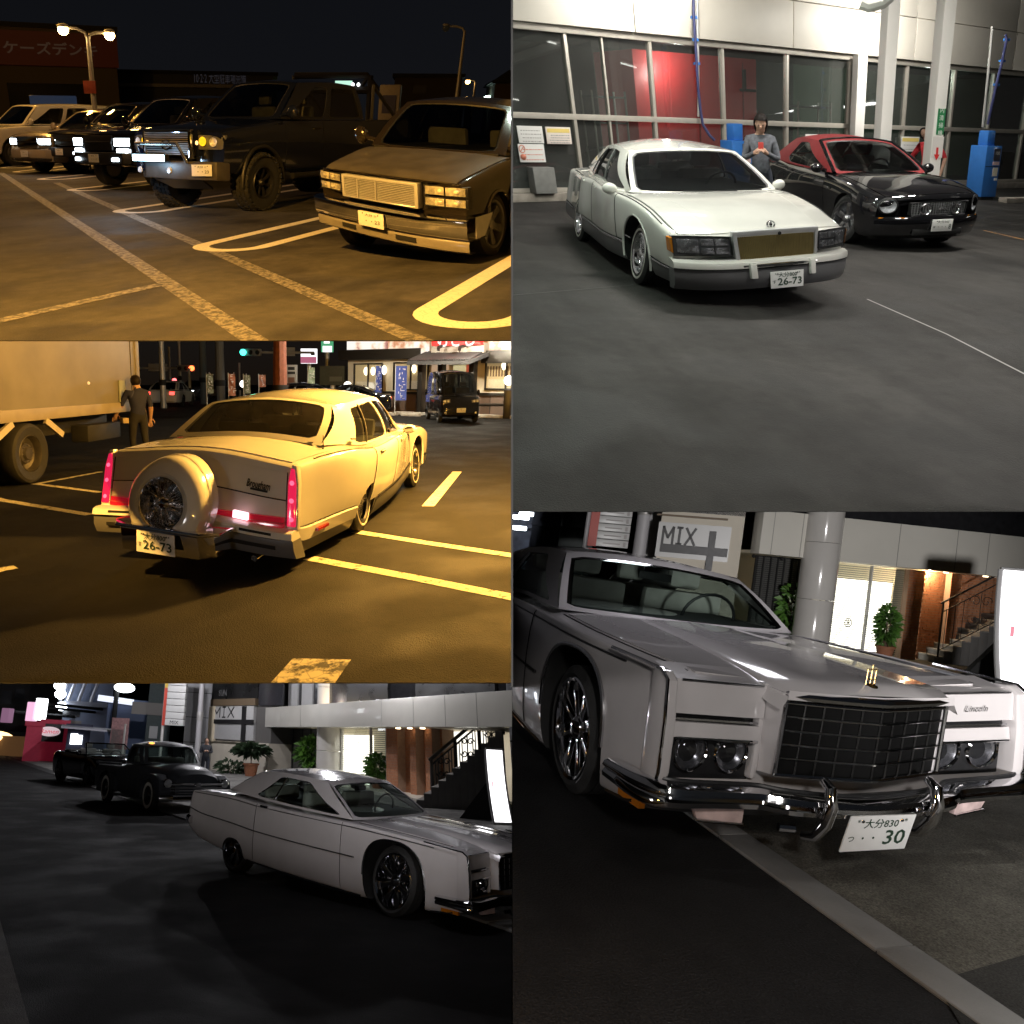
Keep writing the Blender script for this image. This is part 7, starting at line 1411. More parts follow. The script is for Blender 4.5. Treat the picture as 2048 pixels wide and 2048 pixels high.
def signal(a, b, D, lit, col, lab, arm=0):
    c = at(P, a, b, D); k = thing(P, 'traffic_signal', lab, 'traffic light', (c[0], c[1], c[2])); r_ = P.R.T@np.array([1, 0, 0]); r_[2] = 0; r_ /= np.linalg.norm(r_); f = np.cross(r_, (0, 0, 1.)); f = f if f@(P.C-c) > 0 else -f
    mk(P, 'housing', MB().obox(r_*.42*arm, r_*.62, (0, 0, .22), f*.12), mat('signal_grey', (.2, .2, .2), .5), k, bevel=.08); mk(P, 'lit_lens', MB().ball(f*.16, (.18, .18, .18), 12, 8), emat(lab[:4]+'_signal_glow', col, lit), k)
    mk(P, 'lens', MB().ball(r_*.42*arm+f*.1, .14, 10, 8).ball(r_*.84*arm+f*.1, .14, 10, 8), DARK, k); mk(P, 'arm', MB().tube([r_*.9*arm, r_*4.2*arm], .07, 8), PG, k); mk(P, 'blade_sign', MB().obox(r_*2.4*arm+np.array([0, 0, .05]), r_*.65, (0, 0, .25), f*.02), mat('grey_blade_sign', (.3, .3, .3), .5), k)
signal(921, 41, 46, 6., (.05, .9, .65), 'green signal on an arm above the roof line', 1); signal(727, 101, 54, 6., (1, .12, .03), 'red signal on an arm left of the roof', -1)
c = at(P, 662, 147, 52); k = thing(P, 'crossing_signal', 'small red crossing signal on the slim pole', 'traffic light', c); mk(P, 'housing', MB().box(-.1, .1, -.16, .16, -.45, .2), DARK, k, bevel=.03); mk(P, 'lit_lens', MB().ball((-.12, 0, 0), .15, 10, 8), emat('red_crossing_glow', (1, .1, .1), 5.), k)
def signboard(a0, b0, a1, b1, D, m, lab, extra=None, post=True):
    c = (at(P, a0, b0, D)+at(P, a1, b1, D))/2; r_ = P.R.T@np.array([1, 0, 0]); r_[2] = 0; r_ /= np.linalg.norm(r_); f = np.cross(r_, (0, 0, 1.)); f = f if f@(P.C-c) > 0 else -f
    w = abs((at(P, a1, b0, D)-at(P, a0, b0, D))@r_)/2; h = abs(at(P, a0, b0, D)[2]-at(P, a0, b1, D)[2])/2; k = thing(P, 'roadside_sign', lab, 'sign', c); bd = mk(P, 'board', MB().obox((0, 0, 0), r_*w, (0, 0, h), f*.12), m, k, bevel=.02)
    if post: mk(P, 'post', MB().tube([(0, 0, -h), (0, 0, -c[2])], .14, 8), PG, k)
    for (y0, y1, x0, x1, mm) in extra or (): mk(P, 'print_band', MB().obox(r_*w*(x0+x1)/2+np.array([0, 0, h*(y0+y1)/2])+f*.13, r_*w*(x1-x0)/2, (0, 0, h*(y1-y0)/2), f*.012), mm, bd)
    return k
WE = emat('white_lit_sign', (1, .98, 1), 1.6); GE = emat('green_lit_sign', (.15, .75, .35), .5); PE = emat('pink_lit_sign', (.9, .25, .4), .5); GR_ = mat('grey_poster', (.3, .3, .3), .6, emit=(1, 1, 1), estr=.02)
signboard(1134, 27, 1198, 83, 50, WE, 'lit white sign with a pink lower band on a pole', [(-.95, -.1, -1, 1, PE), (.1, .5, .3, .8, mat('logo_black', (.05, .05, .05)))])
signboard(1212, -25, 1258, 40, 44, GE, 'lit green sign with white pattern at the top edge', [(-1, -.3, -.7, .9, WE), (.0, .6, -.5, .5, WE)])
signboard(1083, 88, 1122, 166, 34, GR_, 'pale printed poster board beside the rusty post', [(.5, .8, -.7, .7, DARK), (.1, .35, -.8, .8, DARK), (-.8, -.2, -.7, .7, mat('poster_brown', (.12, .06, .04)))])
signboard(1205, 92, 1305, 165, 38, mat('olive_hoarding', (.045, .045, .025), .7, noise=.15), 'dark olive hoarding left of the restaurant', [(-.6, -.1, -.2, .8, mat('dim_letter2', (.10, .10, .07)))])
for a, b0, b1, m, lb in ((792, 122, 196, mat('sage_banner', (.15, .17, .12), .8), 'grey green banner left of the orange banner'), (875, 122, 205, mat('orange_banner', (.36, .14, .08), .8), 'orange banner behind the car roof'), (932, 126, 196, mat('sage_banner', (.15, .17, .12)), 'pale green banner by the green signal pole'), (990, 126, 172, mat('orange_banner', (.36, .14, .08)), 'short orange banner above the parked hatchback'), (1176, 98, 165, mat('mint_banner', (.25, .32, .25), .8), 'mint banner below the lit white sign')):
    banner(P, ((a-14, b0), (a+12, b1)), 33, m, lb, 4, WM)
GREYC = paint('grey_car_paint', (.10, .10, .11), .2)
for a, D, yaw, tl, hl, lb, mm in ((672, 47, .25, 5., 0, 'far car with glowing red tail lamps in traffic', paint('silver_car_paint', (.55, .52, .48), .25)), (712, 58, 3.2, 0, 9., 'far car with bright headlights behind the tail-lit car', GREYC), (758, 64, 3.3, 0, 9., 'far pale car with headlights left of the roof', paint('silver_car_paint', (.55, .52, .48))), (815, 60, 3.3, 0, 9., 'far car with two white headlights beside the roof edge', GREYC)):
    q = at(P, a, 230, D); plain_car(P, lb, (q[0], q[1]), yaw, mm, tl, hl, 'cars in the far traffic')
q = at(P, 985, 225, 31); plain_car(P, 'dark hatchback hidden behind the yellow roof', (q[0], q[1]), 1.6, paint('black_car_paint', (.006, .006, .007)), 0, 0, h=1.40, name='parked_car'); q = at(P, 1200, 222, 33); plain_car(P, 'dark estate car right of the rusty post', (q[0], q[1]), 1.7, paint('black_car_paint', (.006, .006, .007)), 0, 0, h=1.32, ln=4.2, name='parked_car')
q = at(P, 920, 160, 40); z = q[2]; o = thing(P, 'street_lamp', 'small white globe light by the pale green banner', 'lamp', (q[0], q[1], 0)); mk(P, 'pole', MB().tube([(0, 0, 0), (0, 0, z)], .05, 6), PG, o); mk(P, 'globe', MB().ball((0, 0, z), .2, 10, 8), emat('globe_glow', (1, .95, .85), 4.), o)
# ================================================================== shared pieces of the two street places
WHB = mat('white_band_panel', (.62, .60, .54), .22, coat=.3, noise=.05, nscale=1.); PLA = mat('cream_plaster', (.58, .53, .44), .7, noise=.08, nscale=1.5); TILE = mat('column_tile', (.55, .53, .50), .15, coat=.6, noise=.06, nscale=2)
BRICK = None
def brick_mat():
    m = bpy.data.materials.new('orange_brick'); m.use_nodes = True; t = m.node_tree; b = t.nodes['Principled BSDF']; tc = t.nodes.new('ShaderNodeTexCoord'); n = t.nodes.new('ShaderNodeTexNoise'); n.inputs['Scale'].default_value = 9; oi = t.nodes.new('ShaderNodeObjectInfo')
    r = t.nodes.new('ShaderNodeValToRGB'); r.color_ramp.elements[0].color = (.30, .11, .05, 1); r.color_ramp.elements[1].color = (.52, .24, .12, 1); t.links.new(tc.outputs['Object'], n.inputs['Vector']); t.links.new(n.outputs[0], r.inputs[0]); t.links.new(r.outputs[0], b.inputs['Base Color']); b.inputs['Roughness'].default_value = .8; return m
BRICK = brick_mat(); MORT = mat('brick_mortar', (.34, .22, .15), .9, noise=.1); SHUT = mat('shutter_metal', (.10, .10, .095), .45, .5, noise=.1, nscale=2); IRON = mat('wrought_iron', (.035, .03, .028), .5, .4, noise=.1)
GLOWB = emat('blind_room_glow', (1, .97, .86), 5.)
LEAF = mat('fresh_leaf', (.07, .17, .025), .5, noise=.4, nscale=12); LEAFD = mat('dark_leaf', (.025, .05, .02), .6, noise=.4, nscale=12); POT = mat('terracotta_pot', (.3, .12, .06), .8, noise=.15); STEM = mat('plant_stem', (.10, .07, .04), .8)
def mover(P, root_name, label, cat, o_):
    t = thing(P, root_name, label, cat, o_); o_ = np.array(o_, float)
    def put(nm, mb, mm, par=None, **k): mb.v = [tuple(np.array(v)-o_) for v in mb.v]; return mk(P, nm, mb, mm, par or t, **k)
    return t, put
def bricks(put, wall, s0, s1, z0, z1, o0, o1, bw=.21, bh=.065):
    """running bond built brick by brick on a mortar core (one joined part: each brick is only a few pixels)"""
    core = put('mortar', wall.b(s0+.008, s1-.008, z0, z1, o0, o1-.01), MORT, smooth=0); mb = MB(); rg = random.Random(int(s0*100)); z = z0; k = 0
    while z < z1-.02:
        x = s0-(bw/2 if k % 2 else 0)
        while x < s1:
            a, b = max(x, s0), min(x+bw-.012, s1)
            if b-a > .03: wall.box(mb, a, b, z, min(z+bh-.012, z1), o1-.012, o1+rg.uniform(0, .006))
            x += bw
        z += bh; k += 1
    put('bricks', mb, BRICK, smooth=0, kind='stuff')
def plant(P, loc, h, r, n, size, m, lab, pot=.3, trunk=0., seed=1, grp=None):
    t = thing(P, 'potted_plant', lab, 'plant', (loc[0], loc[1], 0), 0, grp); zc = pot+trunk+h/2
    if pot: mk(P, 'pot', MB().lathe([(0, 0), (pot*.42, 0), (pot*.6, pot), (pot*.66, pot), (pot*.66, pot*.88), (pot*.5, pot*.85), (0, pot*.85)], (0, 0, 0), (0, 0, 1), 18), POT, t)
    mb = MB()
    for k in range(5): mb.tube([(0, 0, pot*.8), (.03*math.cos(k*1.3), .03*math.sin(k*1.3), pot+trunk), (r*.35*math.cos(k*1.3), r*.35*math.sin(k*1.3), pot+trunk+h*.7)], [.02, .016, .007], 6)
    mk(P, 'stems', mb, STEM, t); mk(P, 'foliage', leafy(MB(), (0, 0, zc), (r, r, h/2), n, size, seed), m, t, 0, kind='stuff'); return t
def lightbox(P, base, face, h, w, label, P0=None):
    """bent illuminated sign standing on a dark wedge foot"""
    t = thing(P, 'light_box_sign', label, 'sign', (base[0], base[1], 0), face); c = [(0., .02), (.10*h*.3, .08*h)]; 
    prof = [(.16*h*math.sin(v*1.9)*.9-.02*h, v*h) for v in np.linspace(.03, 1, 14)]; prof = [(-.15*h*(1-v)**2*1.2+.04*h*math.sin(v*math.pi), z) for (x, z), v in zip(prof, np.linspace(.03, 1, 14))]; prof = [(.30*h*(1-v)**2.2, v*h) for v in np.linspace(.02, 1, 14)]
    mb = MB(); mb.grid([[(x, y, z) for x, z in prof] for y in (-w/2, w/2)]); lit = MB().grid([[(x+.03, y, z) for x, z in prof] for y in np.linspace(-w/2+.03*h*.5, w/2-.03*h*.5, 4)])
    fr = MB()
    for y in (-w/2, w/2): fr.tube([(x+.0, y, z) for x, z in prof], .02*h, 8)
    for x, z in (prof[0], prof[-1]): fr.tube([(x, -w/2, z), (x, w/2, z)], .02*h, 8)
    mk(P, 'back_panel', mb, mat('sign_back', (.3, .3, .3), .4), t); g = mk(P, 'lit_face', lit, emat('light_box_glow', (1, .98, 1.0), 3.2), t); mk(P, 'frame', fr, mat('silver_frame', (.5, .5, .5), .3, .8), t)
    mk(P, 'print_mark', MB().box(.30*h*.5**2.2+.035, .30*h*.5**2.2+.045, -w*.30, -w*.24, h*.48, h*.56), mat('pink_mark', (.6, .2, .25), .5, emit=(1, .3, .4), estr=.5), g)
    return t
def railing(put, p0, p1, h, posts=3, scroll=True, k=.03):
    """sloped wrought-iron stair rail from p0 up to p1 with bars and scrolls"""
    p0, p1 = np.array(p0, float), np.array(p1, float); up = np.array([0, 0, h]); d = p1-p0
    put('handrail', MB().tube([p0+up-d*.03, p1+up], k*1.3, 8), IRON); put('lower_rail', MB().tube([p0+up*.12, p1+up*.12], k*.8, 8), IRON); put('upper_rail', MB().tube([p0+up*.82, p1+up*.82], k*.7, 8), IRON)
    for i in range(posts+1): q = p0+d*i/posts; put('baluster', MB().tube([q, q+up], k*1.2, 8), IRON)
    nb = posts*9
    for i in range(nb):
        if i % 9 in (3, 4, 5): continue
        q = p0+d*(i+.5)/nb; put('baluster', MB().tube([q+up*.12, q+up*.82], k*.42, 6), IRON)
    if scroll:
        e = d/np.linalg.norm(d); e[2] = 0; e /= np.linalg.norm(e)
        for i in range(posts):
            c = p0+d*(i+.5)/posts+up*.47; mb = MB()
            for sx in (-1, 1):
                for sz in (-1, 1):
                    pts = [c+e*sx*(.10*h+.11*h*(1-a/9)*math.cos(a))*1.+np.array([0, 0, sz*(.17*h+.11*h*(1-a/9)*math.sin(a))]) for a in np.linspace(0, 7.5, 26)]; mb.tube(pts, k*.45, 5)
            mb.tube([c-up*.34, c+up*.34], k*.5, 6); put('scroll', mb, IRON)
def stairs(put, wl, base, run, rise, n, width, back, m):
    for i in range(n): put('step', MB().obox(base+run*(i+.5)+np.array([0, 0, rise*(i+1)/2])+back*width/2, run*.5, (0, 0, rise*(i+1)/2), back*width/2), m, bevel=.01); put('tread', MB().obox(base+run*(i+.48)+np.array([0, 0, rise*(i+1)+.012])+back*width/2, run*.53, (0, 0, .012), back*width/2*1.01), mat('stair_tread', (.20, .19, .18), .6, noise=.12))
STAIR = mat('stair_stone', (.12, .115, .11), .7, noise=.15, nscale=3); SIDEW = None
# ================================================================== STREET : the long coupe and the old pickup at the kerb
P = STREET
ROAD = asphalt('street_asphalt', (.0028, .0028, .003), .06, .85, .5, .4, .6)
sheet(P, 'road', ROAD, -140, 7, -9, 90)
k0, k1 = P.g(590, 480), P.g(1932, 945); kd = (k1-k0)/np.linalg.norm(k1-k0); kn = np.array([-kd[1], kd[0], 0]); kn = kn if kn@(np.array([-10, 20, 0])-k0) > 0 else -kn
PAVE = asphalt('pavement_grey', (.17, .165, .155), .2, .75, .35, .5, .4)
def quad(nm, pts, m, kind='structure', th=None):
    mb = MB()
    if th: mb.prism([tuple(p) for p in pts], (0, 0, th))
    else: mb.add([tuple(p) for p in pts], [(0, 1, 2, 3)])
    return mk(P, nm, mb, m, None, 0, kind=kind)
g0 = k0-kd*60; g1 = k1+kd*14
quad('pavement', [g0+kn*.45+np.array([0, 0, .004]), g1+kn*.45+np.array([0, 0, .004]), g1+kn*30+np.array([0, 0, .004]), g0+kn*30+np.array([0, 0, .004])], PAVE)
KS = mat('gutter_stone', (.16, .16, .158), .7, noise=.15, nscale=3, bump=.15); L_ = np.linalg.norm(g1-g0); ns = 36
gut = mk(P, 'gutter', MB().add([tuple(g0+np.array([0, 0, .004])), tuple(g1+np.array([0, 0, .004])), tuple(g1+kn*.45+np.array([0, 0, .004])), tuple(g0+kn*.45+np.array([0, 0, .004]))], [(0, 1, 2, 3)]), DARK, None, 0, kind='structure')
for i in range(ns): a = g1-kd*(L_*.0+i*1.2); mk(P, 'kerb_block', MB().obox(a-kd*.6+kn*.225+np.array([0, 0, .012]), kd*.592, kn*.22, (0, 0, .016)), KS, gut, bevel=.008)
a0, a1 = P.g(0, 900), P.g(110, 1290); e = (a1-a0)/np.linalg.norm(a1-a0); en = np.array([-e[1], e[0], 0]); en = en if en@(a0-P.g(300, 1100)) > 0 else -en
quad('far_kerb', [a0-e*6+np.array([0, 0, .006]), a1+e*3+np.array([0, 0, .006]), a1+e*3+en*1.2+np.array([0, 0, .006]), a0-e*6+en*1.2+np.array([0, 0, .006])], asphalt('far_kerb_concrete', (.10, .095, .088), .35, .8, .6, .8, .8))
lincoln(P, ([[0, -.93, .33], [0, -.93, .59], [0, -.93, .07], [-3.23, -.93, .33], [.86, -.97, .8], [.92, -.97, .38], [-4.7, -.95, .84], [-4.68, -.95, .42], [-.72, -.8, .9], [-.72, .8, .9], [-1.33, -.62, 1.27], [-1.33, .62, 1.27], [-3, -.8, .93], [-.42, -1, .55], [1, -.4, .44], [.98, -.42, .74], [-3.9, -.6, .98]],
 [[-.027, -.022, .034], [-.076, -.086, -.018], [.005, .027, .083], [-.003, .022, .127], [.251, .182, -.167], [.198, .156, -.05], [.073, .142, .072], [.092, .197, .17], [-.2, -.25, -.01], [-.374, -.379, -.002], [-.148, -.196, -.059], [-.291, -.324, -.048], [.055, .083, -.002], [-.013, -.05, -.155], [.043, .015, -.089], [.065, .026, -.15], [.074, .115, -.037]]), 'long pearl-white coupe at the kerb seen from its right side with chrome wheels', 3., .12)
old_truck(P, 'dark old rounded pickup with whitewall tyres behind the white coupe', (-11.43, 2.75), -.073)
q = P.g(300, 385); mustang(P, 'black open-topped convertible parked behind the old pickup', (q[0]+.3, q[1]+1.0), -.05, None, False, group='convertible cars')
# facade planes : MIX wall along the street, shop front set back beside it
WM_ = Wall(P, P.g(800, 328), P.g(1012, 352)); mx = WM_.px
t, put = mover(P, 'mix_shop', 'cream corner shop wall with MIX lettering and a black cross', 'building', WM_(0, 0, 0))
sa, sb = mx(792, 200)[0], mx(1014, 200)[0]; zt = mx(900, 84)[1]; zw0, zw1 = mx(900, 222)[1], zt
put('wall', WM_.b(min(sa, sb)-.0, max(sa, sb), 0, zw0, -5, 0), PLA, smooth=0); put('upper_wall', WM_.b(min(sa, sb), max(sa, sb), zw0, zt+7, -5, -.12), mat('upper_dark_wall', (.10, .095, .09), .7), smooth=0)
def pan(w, put_, nm, a0, b0, a1, b1, o0, o1, m, par=None, **k):
    s0, z1 = w.px(a0, b0, o1); s1, z0 = w.px(a1, b1, o1); return put_(nm, w.b(min(s0, s1), max(s0, s1), min(z0, z1), max(z0, z1), o0, o1), m, par, **k)
SGW = mat('sign_panel_white', (.50, .50, .49), .35, noise=.05, nscale=2); SGR = mat('shutter_pale', (.42, .42, .42), .4, noise=.05)
pn = pan(WM_, put, 'sign_panel', 800, 85, 955, 150, -.12, .03, SGW, smooth=0); pan(WM_, put, 'roller_shutter', 800, 148, 955, 218, -.12, .0, SGR, smooth=0)
pan(WM_, put, 'window_sill', 796, 218, 960, 226, -.1, .15, PLA); pan(WM_, put, 'frame_post', 790, 88, 799, 222, -.1, .12, mat('lit_jamb', (.6, .52, .38), .6))
bb = WM_.px(800, 134, .05)[1], WM_.px(800, 150, .05)[1]; s0, s1 = sorted((WM_.px(800, 140, .05)[0], WM_.px(957, 140, .05)[0]))
zA = WM_.px(880, 138, .05)[1]; zB = WM_.px(880, 154, .05)[1]; put('cross_bar', WM_.b(s0, s1, zB, zA, .03, .09), BLACK, pn); s0, s1 = sorted((WM_.px(913, 140, .05)[0], WM_.px(927, 140, .05)[0])); put('cross_upright', WM_.b(s0, s1, WM_.px(920, 222, .05)[1], WM_.px(920, 88, .05)[1], .03, .085), BLACK, pn)
gs = 1. if WM_.d@(P.R.T@np.array([1, 0, 0])) > 0 else -1.; s0 = WM_.px(843, 110, .05)[0]; z = WM_.px(843, 110, .05)[1]; w_ = abs(WM_.px(806, 110, .05)[0]-WM_.px(882, 110, .05)[0]); h_ = abs(WM_.px(843, 92, .05)[1]-WM_.px(843, 130, .05)[1]); put('lettering', strokes(MB(), WM_, s0-gs*w_/2, z-h_/2, w_, h_, .035, gs, h_*.15), BLACK, pn, smooth=0)
pan(WM_, put, 'wood_beam', 795, 62, 962, 84, -.1, .10, mat('brown_beam', (.14, .10, .06), .6)); bl = pan(WM_, put, 'billboard', 805, -40, 972, 58, -.1, .02, mat('dark_billboard', (.012, .012, .012), .3, noise=.4, nscale=1))
zc = WM_.px(850, 35, .04); put('print_lines', MB().text('SUN', WM_(WM_.px(840, 38, .04)[0], WM_.px(840, 38, .04)[1], .03), WM_.d*gs, (0, 0, 1), .5), mat('dim_print', (.2, .2, .2), .5), bl, smooth=0); pan(WM_, put, 'window', 980, -40, 1065, 84, -.1, .0, mat('dark_window', (.03, .03, .035), .15, noise=.3, nscale=.5))
# stacked shop signs on the corner
D = hd(P, WM_(0, 0))-1.5; c0, c1 = at(P, 632, -40, D), at(P, 702, 165, D); r_ = P.R.T@np.array([1, 0, 0]); r_[2] = 0; r_ /= np.linalg.norm(r_); f_ = np.cross(r_, (0, 0, 1.)); f_ = f_ if f_@(P.C-c0) > 0 else -f_
t2, put2 = mover(P, 'stacked_sign', 'tall stack of white shop signs with a red edge strip', 'sign', (c0[0], c0[1], 0)); wr_ = np.linalg.norm((c1-c0)[:2]); zz0, zz1 = c1[2], c0[2]
for i in range(8): z1 = zz1-(zz1-zz0)*i/8; z0 = zz1-(zz1-zz0)*(i+.93)/8; put2('sign_panel', MB().obox(np.array([c0[0], c0[1], (z0+z1)/2])+r_*wr_*.56, r_*wr_*.43, (0, 0, (z1-z0)/2), f_*.12), SGW, bevel=.01)
put2('red_edge', MB().obox(np.array([c0[0], c0[1], zz0+(zz1-zz0)*.35])+r_*wr_*.06, r_*wr_*.065, (0, 0, (zz1-zz0)*.35), f_*.13), mat('edge_red', (.45, .06, .04), .5)); put2('yellow_edge', MB().obox(np.array([c0[0], c0[1], zz0+(zz1-zz0)*.85])+r_*wr_*.06, r_*wr_*.065, (0, 0, (zz1-zz0)*.15), f_*.13), mat('edge_yellow', (.5, .35, .06), .5)); put2('post', MB().tube([(c0[0], c0[1], 0), (c0[0], c0[1], zz1)], .08, 8), PG)
put2('lettering', MB().text('MIX', np.array([c0[0], c0[1], zz0+(zz1-zz0)*.06])+r_*wr_*.56+f_*.125, r_, (0, 0, 1), .28), BLACK, smooth=0)
q = at(P, 742, 300, D+.5); k = thing(P, 'utility_pole', 'white utility pole beside the stacked signs', 'pole', (q[0], q[1], 0)); mk(P, 'shaft', MB().tube([(0, 0, 0), (0, 0, 9)], [.16, .13], 12), mat('pale_pole', (.42, .41, .42), .5), k); mk(P, 'band', MB().lathe([(.16, 0), (.175, .05), (.175, .4), (.16, .45)], (0, 0, 2.6), (0, 0, 1), 12), PG, k)
WG = Wall(P, at(P, 700, 300, D+3), at(P, 790, 300, D+3.0)); t3, put3 = mover(P, 'grey_block', 'grey panelled building corner behind the utility pole', 'building', WG(0, 0, 0)); put3('wall', WG.b(-.2, WG.L+.3, 0, 9, -4, 0), mat('grey_panels', (.30, .30, .31), .5, noise=.08, nscale=1), smooth=0)
for z in (1.4, 2.8, 4.2, 5.6): put3('panel_joint', WG.b(-.2, WG.L+.3, z, z+.03, 0, .01), DARK)
# shop front right of the MIX wall
eR = P.g(1460, 412); WF = Wall(P, WM_(max(mx(1012, 300)[0], mx(800, 300)[0]), 0, -1.3), eR+np.array([0, 0, 0])); fx_ = WF.px
t, put = mover(P, 'lit_shop', 'shop with a glowing blind window and orange brick piers under a white band', 'building', WF(0, 0, 0)); pw_ = lambda a, b, o=0.: WF.px(a, b, o)
sE = WF.px(1700, 300)[0]; s0_ = WF.px(1012, 300)[0]; lo_, hi_ = min(s0_, sE), max(s0_, sE)
put('rear_wall', WF.b(lo_-.3, hi_+6, 0, 12, -3.2, -3.0), PLA, smooth=0)
bz0, bz1 = WF.px(1300, 166, 1.3)[1], WF.px(1300, 72, 1.3)[1]
put('white_band', WF.b(WF.px(965, 150, 1.3)[0], WF.px(2000, 150, 1.3)[0], bz0, bz1, .9, 1.3), WHB, bevel=.01)
for a in (1060, 1135, 1440, 1560, 1680, 1800): s = WF.px(a, 120, 1.3)[0]; put('band_joint', WF.b(s-.012, s+.012, bz0, bz1, 1.3, 1.306), mat('joint_grey', (.3, .29, .27), .7))
put('soffit', WF.b(lo_-.3, hi_+6, bz0+.02, bz0+.12, -3, .9), mat('lit_soffit', (.75, .68, .52), .6), smooth=0)
put('upper_floor', WF.b(lo_-.3, hi_+6, bz1, bz1+6, -2, .55), mat('dark_upper_glass', (.02, .02, .022), .12, noise=.2), smooth=0)
for a0, a1, m in ((1090, 1125, SGR), (1140, 1180, SGR), (1310, 1465, mat('dark_billboard', (.012, .012, .012))), (1570, 1870, mat('dark_billboard', (.012, .012, .012)))):
    x0, x1 = sorted((WF.px(a0, 30, .6)[0], WF.px(a1, 30, .6)[0])); put('balcony_panel', WF.b(x0, x1, bz1+.1, bz1+3, .55, .62), m, smooth=0)
sh0, sh1 = sorted((WF.px(1018, 250)[0], WF.px(1205, 250)[0])); put('shutter_frame', WF.b(sh0, sh1, 0, bz0, -.12, -.06), DARK, smooth=0)
sl = MB()
for i in range(34): z = .08+(bz0-.1)*i/34; WF.box(sl, sh0+.05, sh1, z, z+(bz0/34)*.72, -.06, -.02)
put('shutter_slats', sl, SHUT, kind='stuff')
for a in (1045, 1075, 1105, 1140, 1172): s = WF.px(a, 250)[0]; put('shutter_bar', WF.b(s-.02, s+.02, 0, bz0, -.02, .02), DARK)
for a, b in ((1030, 171), (1088, 171)): s, z = WF.px(a, b); put('lamp_bracket', MB().ball(WF(s, z, .05), .07, 8, 6), DARK)
w0, w1 = sorted((WF.px(1285, 250)[0], WF.px(1456, 250)[0])); wz = WF.px(1350, 168)[1]
m = WF.px(1402, 250)[0]; m0, m1 = (w0, m) if abs(w0-WF.px(1285, 250)[0]) < .01 else (m, w1)
g0, g1 = sorted((WF.px(1278, 250, -.48)[0], WF.px(1408, 250, -.48)[0])); put('window_glow', WF.b(g0, g1, .05, wz-.3, -.5, -.48), GLOWB, smooth=0); g0, g1 = sorted((WF.px(1200, 250, -.54)[0], WF.px(1470, 250, -.54)[0])); put('window_back', WF.b(g0, g1, 0, wz, -.56, -.52), mat('warm_back', (.6, .55, .42), .7, emit=(1, .9, .65), estr=.35), smooth=0)
sl = MB(); nb = 30
for i in range(nb): z = .05+(wz-.05)*i/nb; WF.box(sl, w0, w1, z, z+(wz/nb)*.42, -.1, -.07)
put('blind_slats', sl, mat('blind_grey', (.38, .38, .33), .5), kind='stuff')
for x in (w0, (w0+w1)/2+.8, w1): put('window_post', WF.b(x-.03, x+.03, 0, wz, -.12, .0), mat('silver_frame', (.5, .5, .5)))
put('window_pane', WF.b(w0, w1, 0, wz, -.02, -.012), GLW, smooth=0)
for a0, a1, o0, o1 in ((1458, 1500, -.1, .25), (1500, 1548, -.6, -.1), (1548, 1570, -.1, .25), (1570, 1610, -.6, -.1), (1606, 1632, -.1, .25), (1632, 1672, -.6, -.1)):
    x0, x1 = sorted((WF.px(a0, 300, o1)[0], WF.px(a1, 300, o1)[0])); bricks(put, WF, x0, x1, 0, bz0, o0, o1, .30, .10)
x0, x1 = sorted((WF.px(1668, 300, -1.)[0], WF.px(1790, 300, -1.)[0])); put('lit_entrance', WF.b(x0, x1, 0, bz0, -1.6, -1.55), emat('entrance_glow', (1, .95, .84), 1.6), smooth=0)
for x in (1545, 1590, 1640): s, _ = WF.px(x, 300); put('down_lamp', MB().lathe([(0, -.02), (.09, -.02), (.1, .02)], WF(s, bz0, .45), (0, 0, 1), 14), emat('down_lamp_glow', (1, .75, .45), 6.))
put('porch_floor', WF.b(w0, hi_+2, .0, .10, -1.5, 1.2), mat('pale_porch', (.6, .56, .48), .6), smooth=0)
# round column
D = hd(P, WF(WF.px(1250, 300)[0], 0, 1.6)); q = at(P, 1245, 330, D); wpx = np.linalg.norm(at(P, 1300, 200, D)-at(P, 1196, 200, D))/2
c = thing(P, 'round_column', 'big glossy round column in front of the lit shop', 'column', (q[0], q[1], 0)); zz = bz1+5
for i in range(6): mk(P, 'column_drum', MB().lathe([(0, i*zz/6+.006), (wpx*.985, i*zz/6+.006), (wpx, i*zz/6+.02), (wpx, (i+1)*zz/6-.02), (wpx*.985, (i+1)*zz/6-.006), (0, (i+1)*zz/6-.006)], (0, 0, 0), (0, 0, 1), 40), TILE, c)
# stairs, rail, light box
b0 = P.g(1572, 470); bd = P.w(1900, 150, P.g(1572, 470), P.g(1900, 470)); t, put = mover(P, 'stair_flight', 'dark stone stairs rising to the right with iron rail', 'stairs', b0); 
rdir = P.R.T@np.array([1, 0, 0]); rdir[2] = 0; rdir /= np.linalg.norm(rdir); bk = np.cross((0, 0, 1.), rdir); bk = bk if bk@(P.C-b0) < 0 else -bk
top = P.w(1895, 185, b0, b0+rdir); nst = 12; run = rdir*((top-b0)@rdir)/nst; rise = top[2]/nst; stairs(put, None, b0, run, rise, nst, 3.5, bk, STAIR)
q0 = b0+run*.6+bk*3.2; 
railing(put, q0+np.array([0, 0, rise]), b0+run*nst+bk*3.2+np.array([0, 0, rise*nst]), rise*6.2, 3, True, .05)
q = P.g(1880, 528); hh = zat(P, 1840, 250, q); fa = math.atan2(*(P.C[:2]-q[:2])[::-1]); lightbox(P, q, fa+.25, hh, hh*.27, 'tall bent white light-box sign standing by the stairs'); wf = q+bk*.7-rdir*.3; ft = MB().prism([wf-rdir*hh*.42, wf+rdir*hh*.15, wf+rdir*hh*.1+np.array([0, 0, hh*.62])], bk*.25); tag(mk(P, 'wedge_board', ft, DARK, None), 'dark wedge board behind the light-box sign', 'board')
